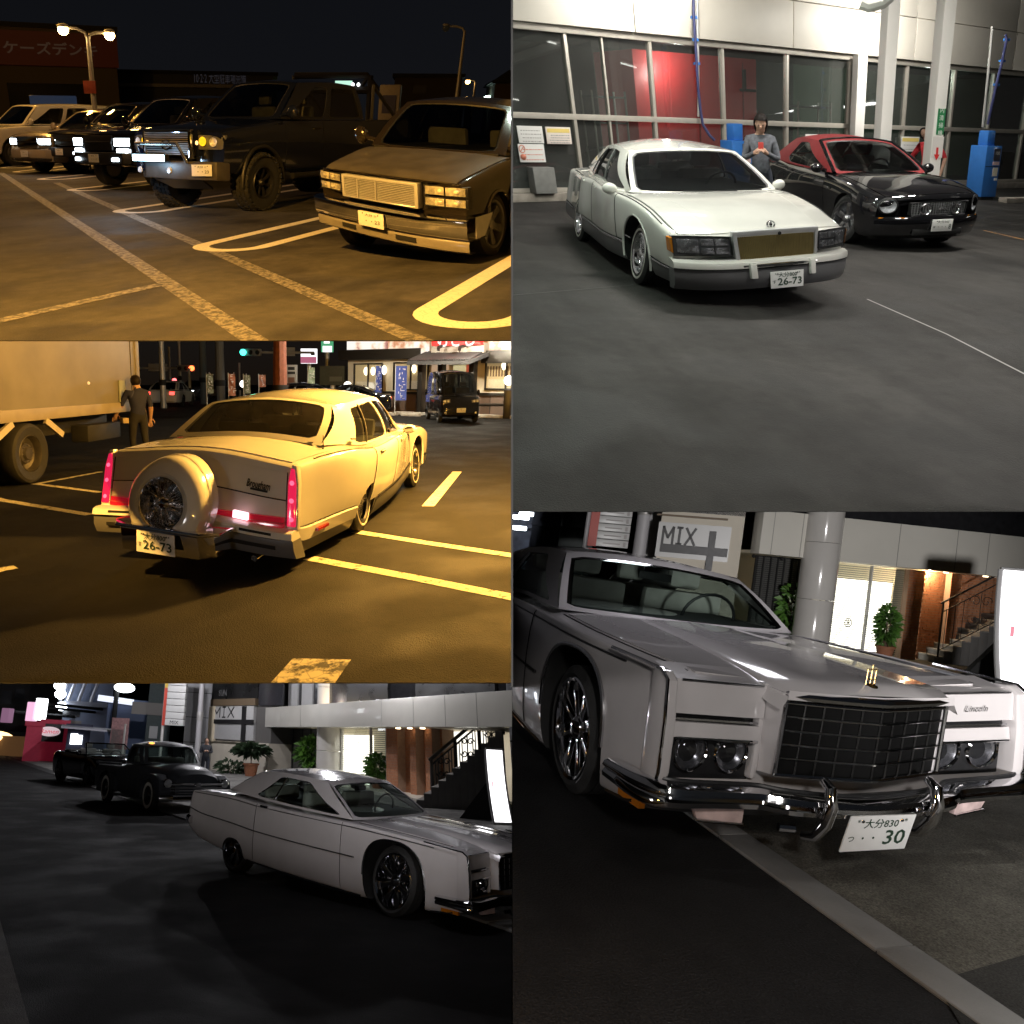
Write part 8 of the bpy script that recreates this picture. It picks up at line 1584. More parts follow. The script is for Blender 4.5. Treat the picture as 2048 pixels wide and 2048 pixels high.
D2 = hd(P, q)+2.; q2 = at(P, 1925, 430, D2); c = thing(P, 'wall_end', 'pale panelled wall end at the right edge behind the light box', 'wall', (q2[0], q2[1], 0)); mk(P, 'panel', MB().obox(rdir*1.0+np.array([0, 0, 3.5]), rdir*.9, (0, 0, 3.5), bk*.2), mat('cool_panel', (.42, .43, .48), .4, noise=.06), c, bevel=.02); mk(P, 'panel_joint', MB().obox(rdir*1.0+np.array([0, 0, 2.0])-bk*.2, rdir*.9, (0, 0, .02), bk*.012), DARK, c)
# plants and the bystander
def onw(a, b): return P.g(a, b)
q = P.g(945, 352); plant(P, q, zat(P, 945, 240, q)-1.2, 1.0-.3, 420, .42, LEAFD, 'dark spiky plant in a terracotta pot by the MIX wall', .6, .55, 3); q = P.g(872, 342); plant(P, q, .6, .7, 200, .3, LEAFD, 'low dark shrub left of the terracotta pot', 0, 0, 5)
q = at(P, 1172, 345, hd(P, WF(WF.px(1172, 300)[0], 0, 1.1))); plant(P, q, zat(P, 1172, 210, q)-.5, .6, 520, .36, LEAF, 'bright green lit bush left of the round column', .5, .0, 8); q = at(P, 1424, 380, hd(P, WF(WF.px(1424, 300)[0], 0, .9))); plant(P, q, zat(P, 1424, 270, q)-.4, .36, 420, .26, LEAF, 'bushy green plant before the glowing blinds', .4, 0, 9)
D = hd(P, P.g(800, 335))-9; q = at(P, 773, 330, D); H = zat(P, 770, 210, q)/.985
person(P, 'bystander in a dark jacket holding a lit phone behind the pickup', q, math.atan2(*(P.C[:2]-q[:2])[::-1]), H, pose(lel=(.03, .14, .66), lwr=(.13, .04, .68), lha=(.15, .01, .70), rel=(.03, -.14, .66), rwr=(.13, -.04, .68), rha=(.15, -.01, .70)), clothes(mat('dark_jacket', (.02, .022, .03), .7, noise=.2), DENIM, SHOE), hair=(.0, .08, .35))
# far end of the street
def block(a0, b0, a1, D, m, lab, name='building', zbase=0, wins=()):
    w = Wall(P, at(P, a0, 280, D), at(P, a1, 280, D)); t, put = mover(P, name, lab, 'building', w(0, 0, 0)); h = at(P, a0, b0, D)[2]; put('wall', w.b(0, w.L, zbase, h, -6, 0), m, smooth=0); put('parapet', w.b(-.1, w.L+.1, h, h+.25, -6, .1), m)
    for (x0, x1, y0, y1, mm) in wins: s0, z1 = w.px(x0, y0); s1, z0 = w.px(x1, y1); put('window', w.b(min(s0, s1), max(s0, s1), z0, z1, -.02, .06), mm, smooth=0)
    return w, put
DB = mat('dusk_block', (.045, .04, .038), .8, noise=.3, nscale=.3); BL = mat('blue_wall', (.05, .075, .15), .6, noise=.15, nscale=.6); WIN = mat('dim_window', (.02, .02, .025), .2)
block(-200, -60, 215, 75, DB, 'dark tall buildings at the far end of the street', wins=((10, 40, 30, 80, WIN), (60, 90, 20, 60, WIN)))
w, put = block(215, -60, 400, 62, mat('pale_blue_block', (.16, .19, .28), .6, noise=.2, nscale=.5), 'pale blue lit building with balcony and white lamps', wins=((240, 300, 100, 130, WIN), (250, 305, 140, 165, mat('dim_sign', (.2, .18, .17)))))
z0 = w.px(300, 72)[1]; z1 = w.px(300, 88)[1]; put('balcony_slab', w.b(0, w.L+2, z1, z0, 0, 1.6), mat('balcony_pale', (.35, .37, .45), .5))
for a in (232, 262, 300, 345): s = w.px(a, 40)[0]; put('balcony_post', MB().tube([w(s, z0, 1.5), w(s+.8, z0+3.5, 1.5)], .12, 6), mat('white_post', (.6, .62, .7), .5))
for a, b, e_ in ((225, 10, 14), (228, 42, 14), (232, 88, 9), (474, 18, 0)): 
    if e_: s, z = w.px(a, b, 1.6); put('white_lamp', MB().ball(w(s, z, 1.6), (.35, .35, .30), 10, 8), emat('cold_lamp_glow', (.85, .92, 1), float(e_)))
w, put = block(385, 72, 545, 52, BL, 'deep blue building with a flat roof lamp', wins=((420, 442, 165, 215, mat('poster_pink', (.25, .14, .14), .6, noise=.3)),)); s, z = w.px(470, 18, .6); put('roof_lamp', MB().ball(w(s, z, .6), (.6, .6, .3), 14, 8), emat('roof_lamp_glow', (.9, .95, 1), 8.)); s, z = w.px(438, 60, .4); put('roof_lamp_rim', MB().tube([w(s-1, z, .4), w(s+1, z-.15, .4)], .18, 8), emat('dim_lamp_rim', (.8, .85, 1), 1.2)); put('roof_post', MB().tube([w(s, z-2, .5), w(s, z+2.5, .5)], .15, 8), DARK)
w, put = block(540, -60, 632, 48, mat('teal_dark_wall', (.035, .05, .05), .7, noise=.15), 'dark teal building with a small pale door', wins=((565, 592, 162, 210, mat('pale_door', (.3, .31, .31), .5)), (500, 640, 70, 125, mat('brown_panel', (.13, .12, .11), .6))))
w, put = block(142, 152, 242, 50, mat('red_hoarding', (.45, .03, .07), .6, noise=.1, emit=(.8, .05, .12), estr=.06), 'red fronted stall with a black panel and oval sign', 'stall'); s0, s1 = sorted((w.px(140, 190)[0], w.px(240, 190)[0])); k = put('black_panel', w.b(s0, s1, w.px(190, 222)[1], w.px(190, 152)[1], .02, .1), BLACK); s, z = w.px(186, 183, .15); rx = abs(w.px(145, 183)[0]-w.px(230, 183)[0])/2; e1 = w.d
ov = MB().prism([w(s, z, .1)+e1*rx*math.cos(a)+np.array([0, 0, rx*.48*math.sin(a)]) for a in np.linspace(0, 2*math.pi, 28, endpoint=False)], w.n*.08); put('oval_sign', ov, mat('oval_lit', (.7, .6, .62), .5, emit=(1, .8, .85), estr=.45), k); gs2 = 1 if w.d@(P.R.T@np.array([1, 0, 0])) > 0 else -1; put('lettering', MB().text('Ramen', w(s, z, .2), w.d*gs2, (0, 0, 1), rx*.6, shear=.2), mat('oval_red', (.6, .05, .1), .5, emit=(1, .1, .2), estr=.4), k, smooth=0)
w2, put = block(84, 160, 146, 49, mat('red_hoarding', (.45, .03, .07)), 'red pillar at the left end of the stall', 'stall_pillar')
w3_, put = block(242, 170, 330, 47, mat('navy_stall', (.02, .022, .05), .7), 'dark navy stall with bright white openings', 'stall', wins=((268, 290, 190, 232, emat('stall_glow', (.9, .95, 1), 3.5)), (293, 308, 196, 232, emat('stall_glow', (.9, .95, 1), 3.5)))); aw = MB().prism([w3_(-.3, w3_.px(260, 165)[1], 0), w3_(w3_.L+1.5, w3_.px(330, 176)[1], 0), w3_(w3_.L+1.5, w3_.px(330, 182)[1], 1.2), w3_(-.3, w3_.px(260, 172)[1], 1.2)], (0, 0, .1)); put('awning', aw, mat('grey_awning', (.3, .3, .34), .6), smooth=0)
for a0, b0, a1, b1, col, s_, lb in ((105, 72, 138, 145, (1, .55, .8), 1.0, 'pink lit vertical sign at the far left'), (138, 58, 172, 140, (.95, .98, 1), 7., 'glaring white lit sign by the pink sign'), (10, 95, 45, 150, (.9, .45, .75), .25, 'dim pink banner sign at the far left edge')):
    c = (at(P, a0, b0, 56)+at(P, a1, b1, 56))/2; wv = np.linalg.norm((at(P, a1, b0, 56)-at(P, a0, b0, 56))[:2])/2; hv = abs(at(P, a0, b0, 56)[2]-at(P, a0, b1, 56)[2])/2; k = thing(P, 'street_sign', lb, 'sign', c); mk(P, 'lit_face', MB().obox((0, 0, 0), rdir*wv, (0, 0, hv), bk*.25), emat('sign_glow_%d' % a0, col, s_), k, bevel=.05); mk(P, 'bracket', MB().tube([rdir*0+np.array([0, 0, hv*.6]), bk*19+np.array([0, 0, hv*.6])], .1, 6), DARK, k)
c = thing(P, 'lit_stall', 'warm lit food stall at the far left of the street', 'stall', at(P, 35, 268, 58)*np.array([1, 1, 0])); zt = at(P, 35, 170, 58)[2]; mk(P, 'roof', MB().obox((0, 0, zt), rdir*3, (0, 0, .2), bk*1.5), DARK, c); mk(P, 'lanterns', MB().ball(rdir*-1.2+np.array([0, 0, zt-.6]), (1.1, 1.1, .4), 12, 8).ball(rdir*1.9+np.array([0, 0, zt-1.2]), (.35, .35, .8), 10, 8), emat('lantern_glow', (1, .62, .25), 3.5), c); mk(P, 'counter', MB().obox((0, 0, .6), rdir*2.6, (0, 0, .6), bk*.5), mat('counter_brown', (.3, .2, .1), .6, emit=(1, .5, .2), estr=.06), c); mk(P, 'posts', MB().tube([rdir*-2.8, rdir*-2.8+np.array([0, 0, zt])], .1, 6).tube([rdir*2.8, rdir*2.8+np.array([0, 0, zt])], .1, 6), DARK, c)
q = at(P, 440, 292, 45); o = thing(P, 'street_board', 'narrow poster board on a white post before the blue wall', 'sign', (q[0], q[1], 0)); mk(P, 'post', MB().tube([rdir*.3, rdir*.3+np.array([0, 0, 2.2])], .08, 6), PG, o); mk(P, 'board', MB().obox((0, 0, zat(P, 440, 190, q)), rdir*.45, (0, 0, .8), bk*.05), mat('poster_pink', (.25, .14, .14)), o); mk(P, 'lower_board', MB().obox((0, 0, 1.), rdir*.4, (0, 0, .9), bk*.05), mat('board_grey', (.2, .21, .2), .6), o)
# ================================================================== FRONT : close view of the same kind of coupe
P = FRONT
ROAD5 = asphalt('front_road_asphalt', (.013, .013, .014), .3, .7, .7, .8, 1.0); sheet(P, 'road', ROAD5, -50, 4.4, -4, 40)
k0, k1 = P.g(655, 1140), P.g(1740, 1932); j0, j1 = P.g(790, 1140), P.g(1890, 1932)
kd = (k1-k0)/np.linalg.norm(k1-k0); kn = np.array([-kd[1], kd[0], 0]); kn = kn if kn@(j0-k0) > 0 else -kn; gw = .5*(((j0-k0)@kn)+((j1-k1)@kn)); gw = max(.15, gw)
g0, g1 = k0-kd*25, k1+kd*3
quad('pavement', [g0+kn*gw+np.array([0, 0, .004]), g1+kn*gw+np.array([0, 0, .004]), g1+kn*30+np.array([0, 0, .004]), g0+kn*30+np.array([0, 0, .004])], asphalt('front_pavement', (.092, .088, .076), .18, .8, .7, 1.2, .9))
gut = mk(P, 'gutter', MB().add([tuple(p+np.array([0, 0, .004])) for p in (g0, g1, g1+kn*gw, g0+kn*gw)], [(0, 1, 2, 3)]), DARK, None, 0, kind='structure')
js = P.g(1310, 1668); sj = float((js-k0)@kd)
GST = mat('front_gutter_stone', (.20, .20, .20), .65, noise=.12, nscale=6, bump=.25, bscale=90)
for i in range(-14, 3): a = k0+kd*(sj+i*.95); mk(P, 'kerb_block', MB().obox(a+kd*.475+kn*gw*.5+np.array([0, 0, .006]), kd*.472, kn*gw*.49, (0, 0, .008)), GST, gut, bevel=.003)
mk(P, 'pavement_patch', MB().add([tuple(P.g(*p)+np.array([0, 0, .008])) for p in ((1590, 1780), (1932, 1680), (2100, 1640), (2100, 2100), (1790, 2100))], [(0, 1, 2, 3, 4)]), asphalt('dark_patch', (.030, .030, .029), .2, .8, .7, 1.0, .8), None, 0, kind='structure')
lincoln(P, ([[1.05, -.165, .33], [1.05, .165, .33], [1.0, -.165, .17], [1.0, .165, .17], [.98, -.42, .74], [.98, .42, .74], [1.0, -.4, .44], [1.0, .4, .44], [1.07, 0, .74], [1.09, 0, .44], [.86, -.97, .8], [.92, -.97, .38], [.92, .97, .38], [.88, -.8, .5], [.9, -.58, .5], [.88, .8, .5], [.9, .58, .5], [0, -.93, .33], [0, -.93, .07], [-.72, -.8, .9], [-.72, .8, .9], [-1.33, -.62, 1.27], [-1.33, .62, 1.27], [.85, 1.02, .32], [.95, -1.0, .32], [-.42, -1, .55]],
 [[-.017, -.025, -.013], [-.027, -.031, -.008], [-.013, -.027, -.021], [-.028, -.032, -.008], [.018, .019, -.021], [.033, .023, -.039], [-.027, -.037, .002], [-.012, -.003, .029], [.038, .036, -.016], [-.016, -.014, .01], [.026, .052, .011], [.01, .026, .011], [.005, .018, .061], [.015, .025, -.001], [-.006, -.014, -.011], [-.052, -.048, -.005], [-.019, -.016, .007], [-.001, -.029, -.04], [-.014, -.023, .017], [-.022, -.059, .026], [.022, .027, -.026], [.013, .034, .046], [.112, .171, -.064], [.028, .035, .049], [.022, .044, .004], [-.005, -.01, .01]]), 'pearl-white coupe close up from the front with black chrome-barred grille')
WF = Wall(P, P.g(1400, 547), P.g(1600, 562)); wx = WF.px
rdir = P.R.T@np.array([1, 0, 0]); rdir[2] = 0; rdir /= np.linalg.norm(rdir); bk = np.cross((0, 0, 1.), rdir); bk = bk if bk@(P.C-WF.A) < 0 else -bk
t, put = mover(P, 'lit_shop', 'shop front with glowing blinds and brick piers beyond the close-up hood', 'building', WF(0, 0, 0)); pz = lambda a, b, o=0.: WF.px(a, b, o)
SS = lambda a, o=0., b=350: WF.px(a, b, o)[0]
def sp(a0, a1, o=0., b=350): return tuple(sorted((SS(a0, o, b), SS(a1, o, b))))
bz0, bz1 = WF.px(1330, 195, .7)[1], WF.px(1330, 30, .7)[1]; x0, x1 = sp(830, 2300)
put('rear_wall', WF.b(x0, x1, 0, bz1+1, -2.6, -2.5), PLA, smooth=0); put('white_band', WF.b(x0, x1, bz0, bz1, .4, .7), WHB, bevel=.006)
for a in (980, 1090, 1240, 1460, 1680, 1800): s = SS(a, .7, 120); put('band_joint', WF.b(s-.006, s+.006, bz0, bz1, .7, .704), mat('joint_grey', (.3, .29, .27)))
put('soffit', WF.b(x0, x1, bz0+.01, bz0+.06, -2.5, .4), mat('lit_soffit', (.75, .68, .52)), smooth=0); put('upper_floor', WF.b(x0, x1+4, bz1, bz1+3, -2, .25), mat('dark_upper_glass', (.02, .02, .022)), smooth=0)
s0, s1 = sp(905, 1085); put('shutter_frame', WF.b(s0, s1, 0, bz0, -.1, -.06), DARK, smooth=0); sl = MB()
for i in range(44): z = .03+(bz0-.05)*i/44; WF.box(sl, s0+.03, s1, z, z+bz0/44*.7, -.06, -.03)
put('shutter_slats', sl, SHUT, kind='stuff')
for a in (930, 958, 985, 1010, 1040, 1065): s = SS(a); put('shutter_bar', WF.b(s-.010, s+.010, 0, bz0, -.03, .0), DARK)
for a in (912, 1020): s = SS(a, .1, 210); put('lamp_bracket', MB().ball(WF(s, bz0-.03, .05), .035, 8, 6), DARK)
s0, s1 = sp(1190, 1500); m = SS(1410); put('window_back', WF.b(s0, s1, 0, bz0, -.5, -.46), mat('warm_back', (.6, .55, .42)), smooth=0); ga, gb = sp(1195, 1425, -.44); zg = WF.px(1320, 258)[1]
put('window_glow', WF.b(ga, gb, .03, zg, -.45, -.43), GLOWB, smooth=0); sl = MB()
for i in range(42): z = .02+(bz0-.03)*i/42; WF.box(sl, s0, s1, z, z+bz0/42*.40, -.09, -.07)
put('blind_slats', sl, mat('blind_grey', (.38, .38, .33)), kind='stuff'); put('window_pane', WF.b(s0, s1, 0, bz0-.02, -.02, -.014), GLW, smooth=0)
for a in (1190, 1345, 1500): s = SS(a); put('window_post', WF.b(s-.012, s+.012, 0, bz0, -.06, .01), mat('silver_frame', (.5, .5, .5)))
mb = MB().tube([WF(SS(1285)+.07*math.cos(a), WF.px(1285, 420)[1]+.07*math.sin(a), -.06) for a in np.linspace(0, 6.28, 16, endpoint=False)], .008, 5, closed=True)
for a in (0, .8, 1.6, 2.4): mb.tube([WF(SS(1285)-.07*math.cos(a), WF.px(1285, 420)[1]-.07*math.sin(a), -.06), WF(SS(1285)+.07*math.cos(a), WF.px(1285, 420)[1]+.07*math.sin(a), -.06)], .006, 5)
put('lattice_rosette', mb, mat('blind_grey', (.38, .38, .33)))
for a0, a1, o0, o1 in ((1488, 1548, -.05, .1), (1546, 1650, -.40, -.12), (1648, 1690, -.05, .1), (1688, 1830, -.40, -.12)): q0, q1 = sp(a0, a1, o1); bricks(put, WF, q0, q1, 0, bz0, o0, o1, .15, .05)
q0, q1 = sp(1830, 2100, -1.); put('lit_entrance', WF.b(q0, q1, 0, bz0, -1.2, -1.15), emat('entrance_glow', (1, .95, .84), 1.6), smooth=0)
for a in (1600, 1750): s = SS(a); put('down_lamp', MB().lathe([(0, -.01), (.04, -.01), (.045, .01)], WF(s, bz0, .15), (0, 0, 1), 14), emat('down_lamp_glow', (1, .75, .45), 6.))
# MIX wall to the left, along the street
sB = WF(SS(905), 0, .3); WX = Wall(P, sB, sB+np.array([-1., .55, 0])); WX = Wall(P, P.w(838, 300, WF(0, 0, .3), WF(1, 0, .3))*np.array([1, 1, 0]), P.w(838, 300, WF(0, 0, .3), WF(1, 0, .3))*np.array([1, 1, 0])+(-rdir+bk*.22))
t, put = mover(P, 'mix_shop', 'cream wall with MIX lettering and black cross above the coupe roof', 'building', WX(0, 0, 0)); xs = lambda a, b, o=0.: WX.px(a, b, o)
def pn5(nm, a0, b0, a1, b1, o0, o1, m, par=None): 
    s0, z1 = WX.px(a0, b0, o1); s1, z0 = WX.px(a1, b1, o1); return put(nm, WX.b(min(s0, s1), max(s0, s1), min(z0, z1), max(z0, z1), o0, o1), m, par, smooth=0)
L5 = max(0., WX.px(540, 200)[0]); put('wall', WX.b(-.02, L5, 0, WX.px(700, -20)[1], -2, 0), PLA, smooth=0); sgn = pn5('sign_panel', 556, 36, 812, 190, 0, .03, SGW)
# panel edges follow the wall, so bars are set by height on the panel
zc = WX.px(690, 145, .05)[1]; hz = abs(WX.px(690, 128, .05)[1]-WX.px(690, 160, .05)[1]); s0, s1 = sorted((WX.px(558, 140, .05)[0], WX.px(812, 160, .05)[0])); put('cross_bar', WX.b(s0, s1, zc-hz/2, zc+hz/2, .03, .055), BLACK, sgn)
s0, s1 = sorted((WX.px(738, 140, .05)[0], WX.px(764, 140, .05)[0])); put('cross_upright', WX.b(s0, s1, WX.px(750, 245, .05)[1], WX.px(750, 72, .05)[1], .03, .052), BLACK, sgn)
gs = 1. if WX.d@rdir > 0 else -1.; s_, z_ = WX.px(630, 90, .05); w_ = abs(WX.px(568, 90, .05)[0]-WX.px(690, 90, .05)[0]); h_ = abs(WX.px(630, 58, .05)[1]-WX.px(630, 120, .05)[1]); put('lettering', strokes(MB(), WX, s_-gs*w_/2, z_-h_/2, w_, h_, .035, gs, h_*.15), BLACK, sgn, smooth=0)
pn5('wood_beam', 548, 5, 815, 32, 0, .06, mat('brown_beam', (.14, .10, .06))); put('billboard', WX.b(-.02, L5, WX.px(700, 4)[1], WX.px(700, 4)[1]+1.2, -.1, .0), mat('dark_billboard', (.012, .012, .012)), smooth=0)
pn5('wall_lamp', 940, 98, 954, 110, .0, .05, mat('small_lamp', (.8, .8, .7), .4, emit=(1, .95, .8), estr=2.)) if False else None
D = hd(P, WX(L5, 0))+.6; r_ = rdir; f_ = -bk
def strip_sign(a0, b0, a1, b1, D, n, lab):
    c0, c1 = at(P, a0, b0, D), at(P, a1, b1, D); t2, p2 = mover(P, 'stacked_sign', lab, 'sign', (c0[0], c0[1], 0)); w_ = np.linalg.norm((c1-c0)[:2]); z0_, z1_ = c1[2], c0[2]
    for i in range(n): za = z1_-(z1_-z0_)*i/n; zb = z1_-(z1_-z0_)*(i+.93)/n; p2('sign_panel', MB().obox(np.array([c0[0], c0[1], (za+zb)/2])+r_*w_*.62, r_*w_*.37, (0, 0, (za-zb)/2), f_*.05), SGW, bevel=.004)
    p2('red_edge', MB().obox(np.array([c0[0], c0[1], (z0_+z1_)/2])+r_*w_*.15, r_*w_*.10, (0, 0, (z1_-z0_)/2), f_*.052), mat('edge_red', (.45, .06, .04))); p2('post', MB().tube([(c0[0], c0[1], 0), (c0[0], c0[1], z1_)], .04, 8), mat('pale_pole', (.42, .41, .42)))
    tx = MB()
    for i in range(n): zz = z1_-(z1_-z0_)*(i+.5)/n; tx.obox(np.array([c0[0], c0[1], zz])+r_*w_*.6+f_*.055, r_*w_*.2, (0, 0, .012), f_*.003); tx.obox(np.array([c0[0], c0[1], zz])+r_*w_*.9+f_*.055, r_*w_*.03, (0, 0, .04), f_*.003)
    p2('print_marks', tx, mat('print_grey', (.35, .33, .32)), smooth=0)
strip_sign(295, -20, 438, 140, D, 5, 'stack of white shop signs with red edge above the coupe roof')
q = at(P, 475, 200, D+.3); k = thing(P, 'utility_pole', 'pale round pole between the stacked signs and the MIX wall', 'pole', (q[0], q[1], 0)); mk(P, 'shaft', MB().tube([(0, 0, 0), (0, 0, 4.)], .14, 16), mat('pale_pole', (.42, .41, .42)), k); mk(P, 'band', MB().lathe([(.14, 0), (.146, .01), (.146, .05), (.14, .06)], (0, 0, 2.2), (0, 0, 1), 16), PG, k)
q = at(P, 525, 200, D+.35); k = thing(P, 'grey_block', 'grey panelled wall strip left of the MIX sign', 'building', (q[0], q[1], 0)); mk(P, 'wall', MB().obox((0, 0, 2), r_*.28, (0, 0, 2.), f_*.1), mat('grey_panels', (.30, .30, .31)), k)
for nm, a0, a1, b0, D_, m, lab in (('building', 60, 300, -40, 22, mat('blue_night_wall', (.09, .11, .17), .6, noise=.3, nscale=.8), 'blue lit building glimpsed above the coupe roof at left'), ('building', -60, 85, -40, 26, mat('night_block_mottled', (.14, .15, .20), .6, noise=.6, nscale=1.5), 'mottled bright blue building at the far left edge'), ('building', 170, 300, -40, 17, mat('teal_night_wall', (.05, .06, .058), .7, noise=.1), 'dark teal wall behind the stacked signs')):
    w = Wall(P, at(P, a0, 150, D_), at(P, a1, 150, D_)); t2, p2 = mover(P, nm, lab, 'building', w(0, 0, 0)); p2('wall', w.b(0, w.L, 0, at(P, a0, b0, D_)[2]+1, -2, 0), m, smooth=0)
    z = w.px((a0+a1)/2, 60)[1]; p2('ledge', w.b(0, w.L, z, z+.15, 0, .3), m)
for a, b, D_ in ((30, 20, 24), (62, 8, 24), (20, 60, 24)):
    c = at(P, a, b, D_); k = thing(P, 'street_lamp', {30: 'small blue-white lamp at the top left behind the coupe', 62: 'second blue-white lamp beside the first at top left', 20: 'lowest blue-white lamp at the left edge'}[a], 'lamp', c); mk(P, 'lamp_glow', MB().obox((0, 0, 0), r_*.32, (0, 0, .07), f_*.08), emat('cold_lamp_glow', (.85, .92, 1), 2.5), k, bevel=.04); mk(P, 'bracket', MB().tube([(0, 0, 0), tuple(-f_*2)], .03, 6), DARK, k)
# column, plant, stairs, light box
D = hd(P, WF(SS(1130), 0, 1.0)); q = at(P, 1125, 480, D); wpx = np.linalg.norm(at(P, 1230, 200, D)-at(P, 1082, 200, D))/2
c = thing(P, 'round_column', 'glossy round column rising beside the close-up windshield', 'column', (q[0], q[1], 0))
for i in range(5): zz = .95; mk(P, 'column_drum', MB().lathe([(0, i*zz+.003), (wpx*.99, i*zz+.003), (wpx, i*zz+.012), (wpx, (i+1)*zz-.012), (wpx*.99, (i+1)*zz-.003), (0, (i+1)*zz-.003)], (0, 0, 0), (0, 0, 1), 48), TILE, c)
q = at(P, 1405, 540, hd(P, WF(SS(1405), 0, .75))); zt = zat(P, 1420, 355, q); plant(P, q, zt-.25, .14, 520, .12, LEAF, 'slender leafy plant in front of the glowing blinds', .25, 0, 21); q = at(P, 1050, 420, hd(P, WF(SS(1050), 0, .35))); plant(P, q, zat(P, 1050, 270, q)-.2, .18, 220, .15, LEAF, 'bright bush half hidden left of the round column', .2, 0, 22)
b0 = at(P, 1590, 600, hd(P, WF(SS(1700), 0, 1.1)))*np.array([1, 1, 0]); t, put = mover(P, 'stair_flight', 'stone stairs with scrolled iron rail at the right edge', 'stairs', b0); n_ = 9
top = P.w(1900, 400, b0, b0+rdir); run = rdir*max(.5, (top-b0)@rdir)/n_; rise = max(.6, top[2])/n_; stairs(put, None, b0, run, rise, n_, 1.2, bk, STAIR); zr = P.w(1600, 335, b0, b0+rdir)[2]-P.w(1600, 545, b0, b0+rdir)[2]
p0 = P.w(1605, 548, b0-bk*.02, b0-bk*.02+rdir); p1 = P.w(1905, 395, b0-bk*.02, b0-bk*.02+rdir); railing(put, p0, p1, zr, 1, True, .014); railing(put, p1, p1+(p1-p0)*.8, zr, 1, False, .014); put('finial', MB().ball(p1+np.array([0, 0, zr+.05]), (.02, .02, .04), 10, 8), IRON)
q = P.g(1895, 702); hh = zat(P, 1900, 230, q); fa = math.atan2(*(P.C[:2]-q[:2])[::-1]); qq = at(P, 1910, 690, hd(P, q)); lightbox(P, qq*np.array([1, 1, 0]), fa+.3, hh*1.02, hh*.42, 'bright bent white light-box sign cut by the right edge'); ft = MB().prism([qq*np.array([1, 1, 0])+bk*.3-rdir*hh*.42, qq*np.array([1, 1, 0])+bk*.3+rdir*hh*.2, qq*np.array([1, 1, 0])+bk*.3+rdir*hh*.1+np.array([0, 0, hh*.6])], bk*.1); tag(mk(P, 'wedge_board', ft, DARK, None), 'dark wedge board behind the cut-off light box', 'board')
# ================================================================== unseen edge-on boards, added to block light between the terraces
BRD = mat('baffle_black', (.004, .004, .004), .95, noise=.1); BRG = mat('baffle_bounce_grey', (.16, .16, .16), .9, noise=.1)
class World: M = Matrix(); key = 'WORLD'
def board(pts, d, m=None): o = mk(World, 'light_baffle', MB().prism(pts, d), m or BRD, None, 0); o['kind'] = 'structure'  # added light blockers, thin and edge-on so they stay unseen
board([(-.0006, 1.0, -.25), (-.0006, .4, -.1), (-.0006, .4, 8), (-.0006, 80, 90), (-.0006, 80, -20)], (.0012, 0, 0), BRG)  # grey one, so it also bounces light onto the coupe's side
SL = (1024-682.667)/1400
board([(-.0006, -.15, -6), (-.0006, -9, -6), (-.0006, -9, 6), (-.0006, -.15, 6)], (.0012, 0, 0)); board([(-.01, -.15, .15*SL), (-.01, -9, 9*SL), (-9, -9, 9*SL), (-9, -.15, .15*SL)], (0, 0, .002))
board([(-.002, 1.0, SL), (-.002, 4.9, SL*4.9), (-3.7, 4.9, SL*4.9), (-.75, 1.0, SL)], (0, 0, .0012)); board([(-.002, 1.0, -SL), (-.002, 3.8, -SL*3.8), (-2.9, 3.8, -SL*3.8), (-.75, 1.0, -SL)], (0, 0, -.0012)); board([(.002, 2.0, 0), (.002, 3.3, 0), (2.5, 3.3, 0), (1.5, 2.0, 0)], (0, 0, .0012))
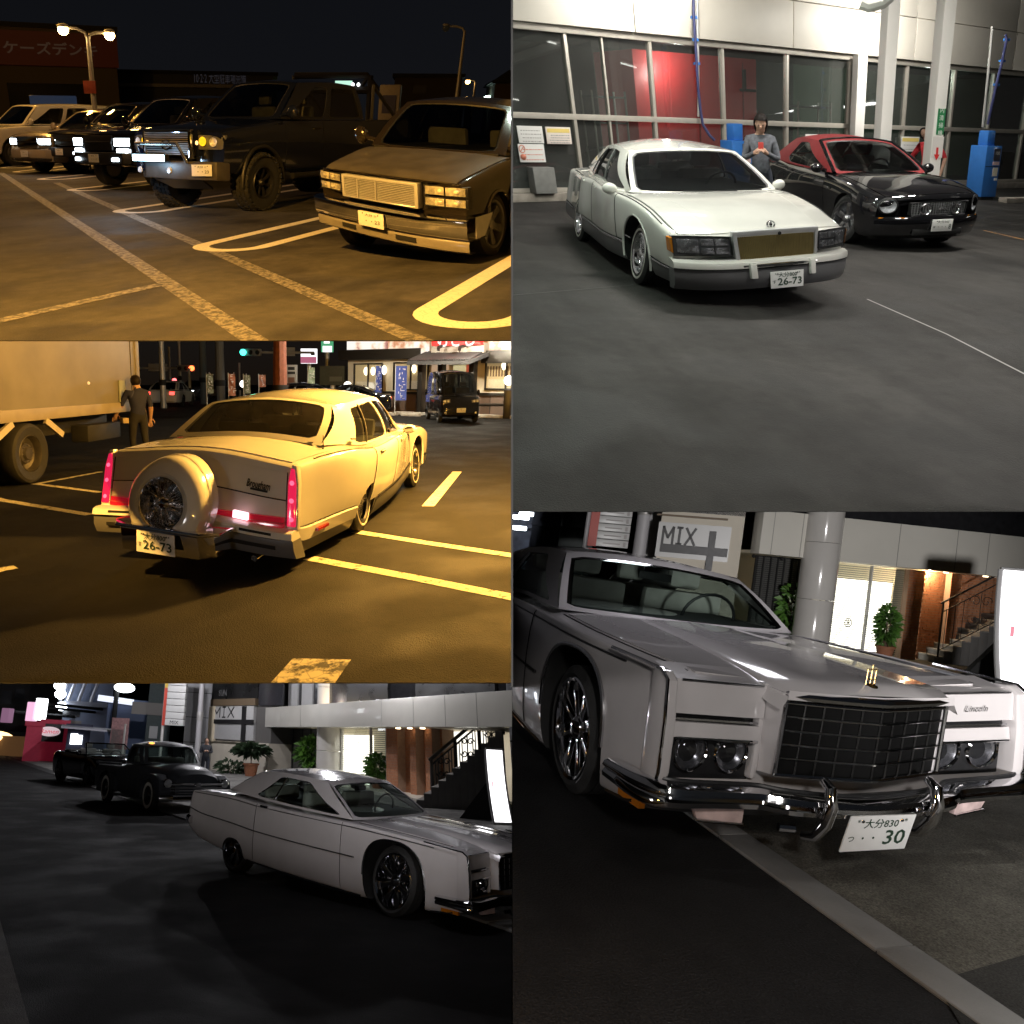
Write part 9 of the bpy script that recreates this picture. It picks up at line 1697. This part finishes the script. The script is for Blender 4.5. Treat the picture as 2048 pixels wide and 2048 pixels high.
# ================================================================== trim every place to its own terrace
def groundplane(G, below): return (Vector(G.t)-Vector(G.up)*below, Vector(G.up))
PL = {'LOT': [((-.002, 0, 0), (1, 0, 0)), ((0, 0, 0), (0, SL, -1))], 'FUEL': [((.002, 0, 0), (-1, 0, 0)), ((0, 0, 0), (0, 0, -1))], 'DINER': [((-.002, 0, 0), (1, 0, 0)), ((0, 0, 0), (0, -SL, -1))], 'STREET': [((-.002, 0, 0), (1, 0, 0))], 'FRONT': [((.002, 0, 0), (-1, 0, 0))]}
TOP = {'DINER': (LOT, SL), 'STREET': (DINER, -SL), 'FRONT': (FUEL, 0.)}
bpy.context.view_layer.update()
for o, P_ in ALL:                                # lean: uprights of a terrace share one slightly tilted plumb line
    if o.type != 'MESH' or P_.key == 'WORLD' or not len(o.data.vertices): continue
    r = o
    while r.parent: r = r.parent
    if r.name in NOLEAN: continue
    A_ = np.array(P_.M.inverted()@o.matrix_world); B_ = np.linalg.inv(A_); me = o.data; v = np.empty(len(me.vertices)*3); me.vertices.foreach_get('co', v); v = v.reshape(-1, 3)@A_[:3, :3].T+A_[:3, 3]
    v = v+v[:, 2:3]*P_.k; v = v@B_[:3, :3].T+B_[:3, 3]; me.vertices.foreach_set('co', v.ravel()); me.update()
def cut(o, co, no):
    W_ = o.matrix_world; me = o.data; n = len(me.vertices)
    if not n: return
    v = np.empty(n*3); me.vertices.foreach_get('co', v); v = v.reshape(-1, 3); M_ = np.array(W_); w = v@M_[:3, :3].T+M_[:3, 3]; no = np.array(no, float); no /= np.linalg.norm(no); dd = (w-np.array(co))@no
    if dd.max() < 1e-5: return
    if me.users > 1: o.data = me = me.copy()
    if dd.min() > -1e-6: me.clear_geometry(); return
    I = W_.inverted(); bm = bmesh.new(); bm.from_mesh(me); lc = I@Vector(co); ln = (W_.to_3x3().transposed()@Vector(no)).normalized()
    bmesh.ops.bisect_plane(bm, geom=bm.verts[:]+bm.edges[:]+bm.faces[:], dist=1e-6, plane_co=lc, plane_no=ln, clear_outer=True); bm.to_mesh(me); bm.free()
for o, P_ in ALL:
    if o.type != 'MESH' or P_.key not in PL: continue
    for co, no in PL[P_.key]: cut(o, co, no)
    if P_.key in TOP and len(o.data.vertices):
        G, sl = TOP[P_.key]; me = o.data; M_ = np.array(o.matrix_world); v = np.empty(len(me.vertices)*3); me.vertices.foreach_get('co', v); w = v.reshape(-1, 3)@M_[:3, :3].T+M_[:3, 3]
        over = (w[:, 2]-sl*w[:, 1] > -.001)
        if over.any():
            gp = (Vector(G.t)-Vector(G.up)*.06, Vector(G.up)); y0 = {'LOT': 4.95, 'DINER': 3.9, 'FUEL': 3.4}[G.key]
            near = w[over][:, 1].min() < y0
            if near: cut(o, (0, 0, -.001), (0, -sl, 1))
            else: cut(o, gp[0], gp[1])
gone = True
while gone:                                      # nothing left of it: drop it
    gone = False
    for o, P_ in list(ALL):
        if (o.type == 'MESH' and len(o.data.polygons) == 0 and not o.children) or (o.type == 'EMPTY' and not o.children):
            ALL.remove((o, P_)); bpy.data.objects.remove(o); gone = True
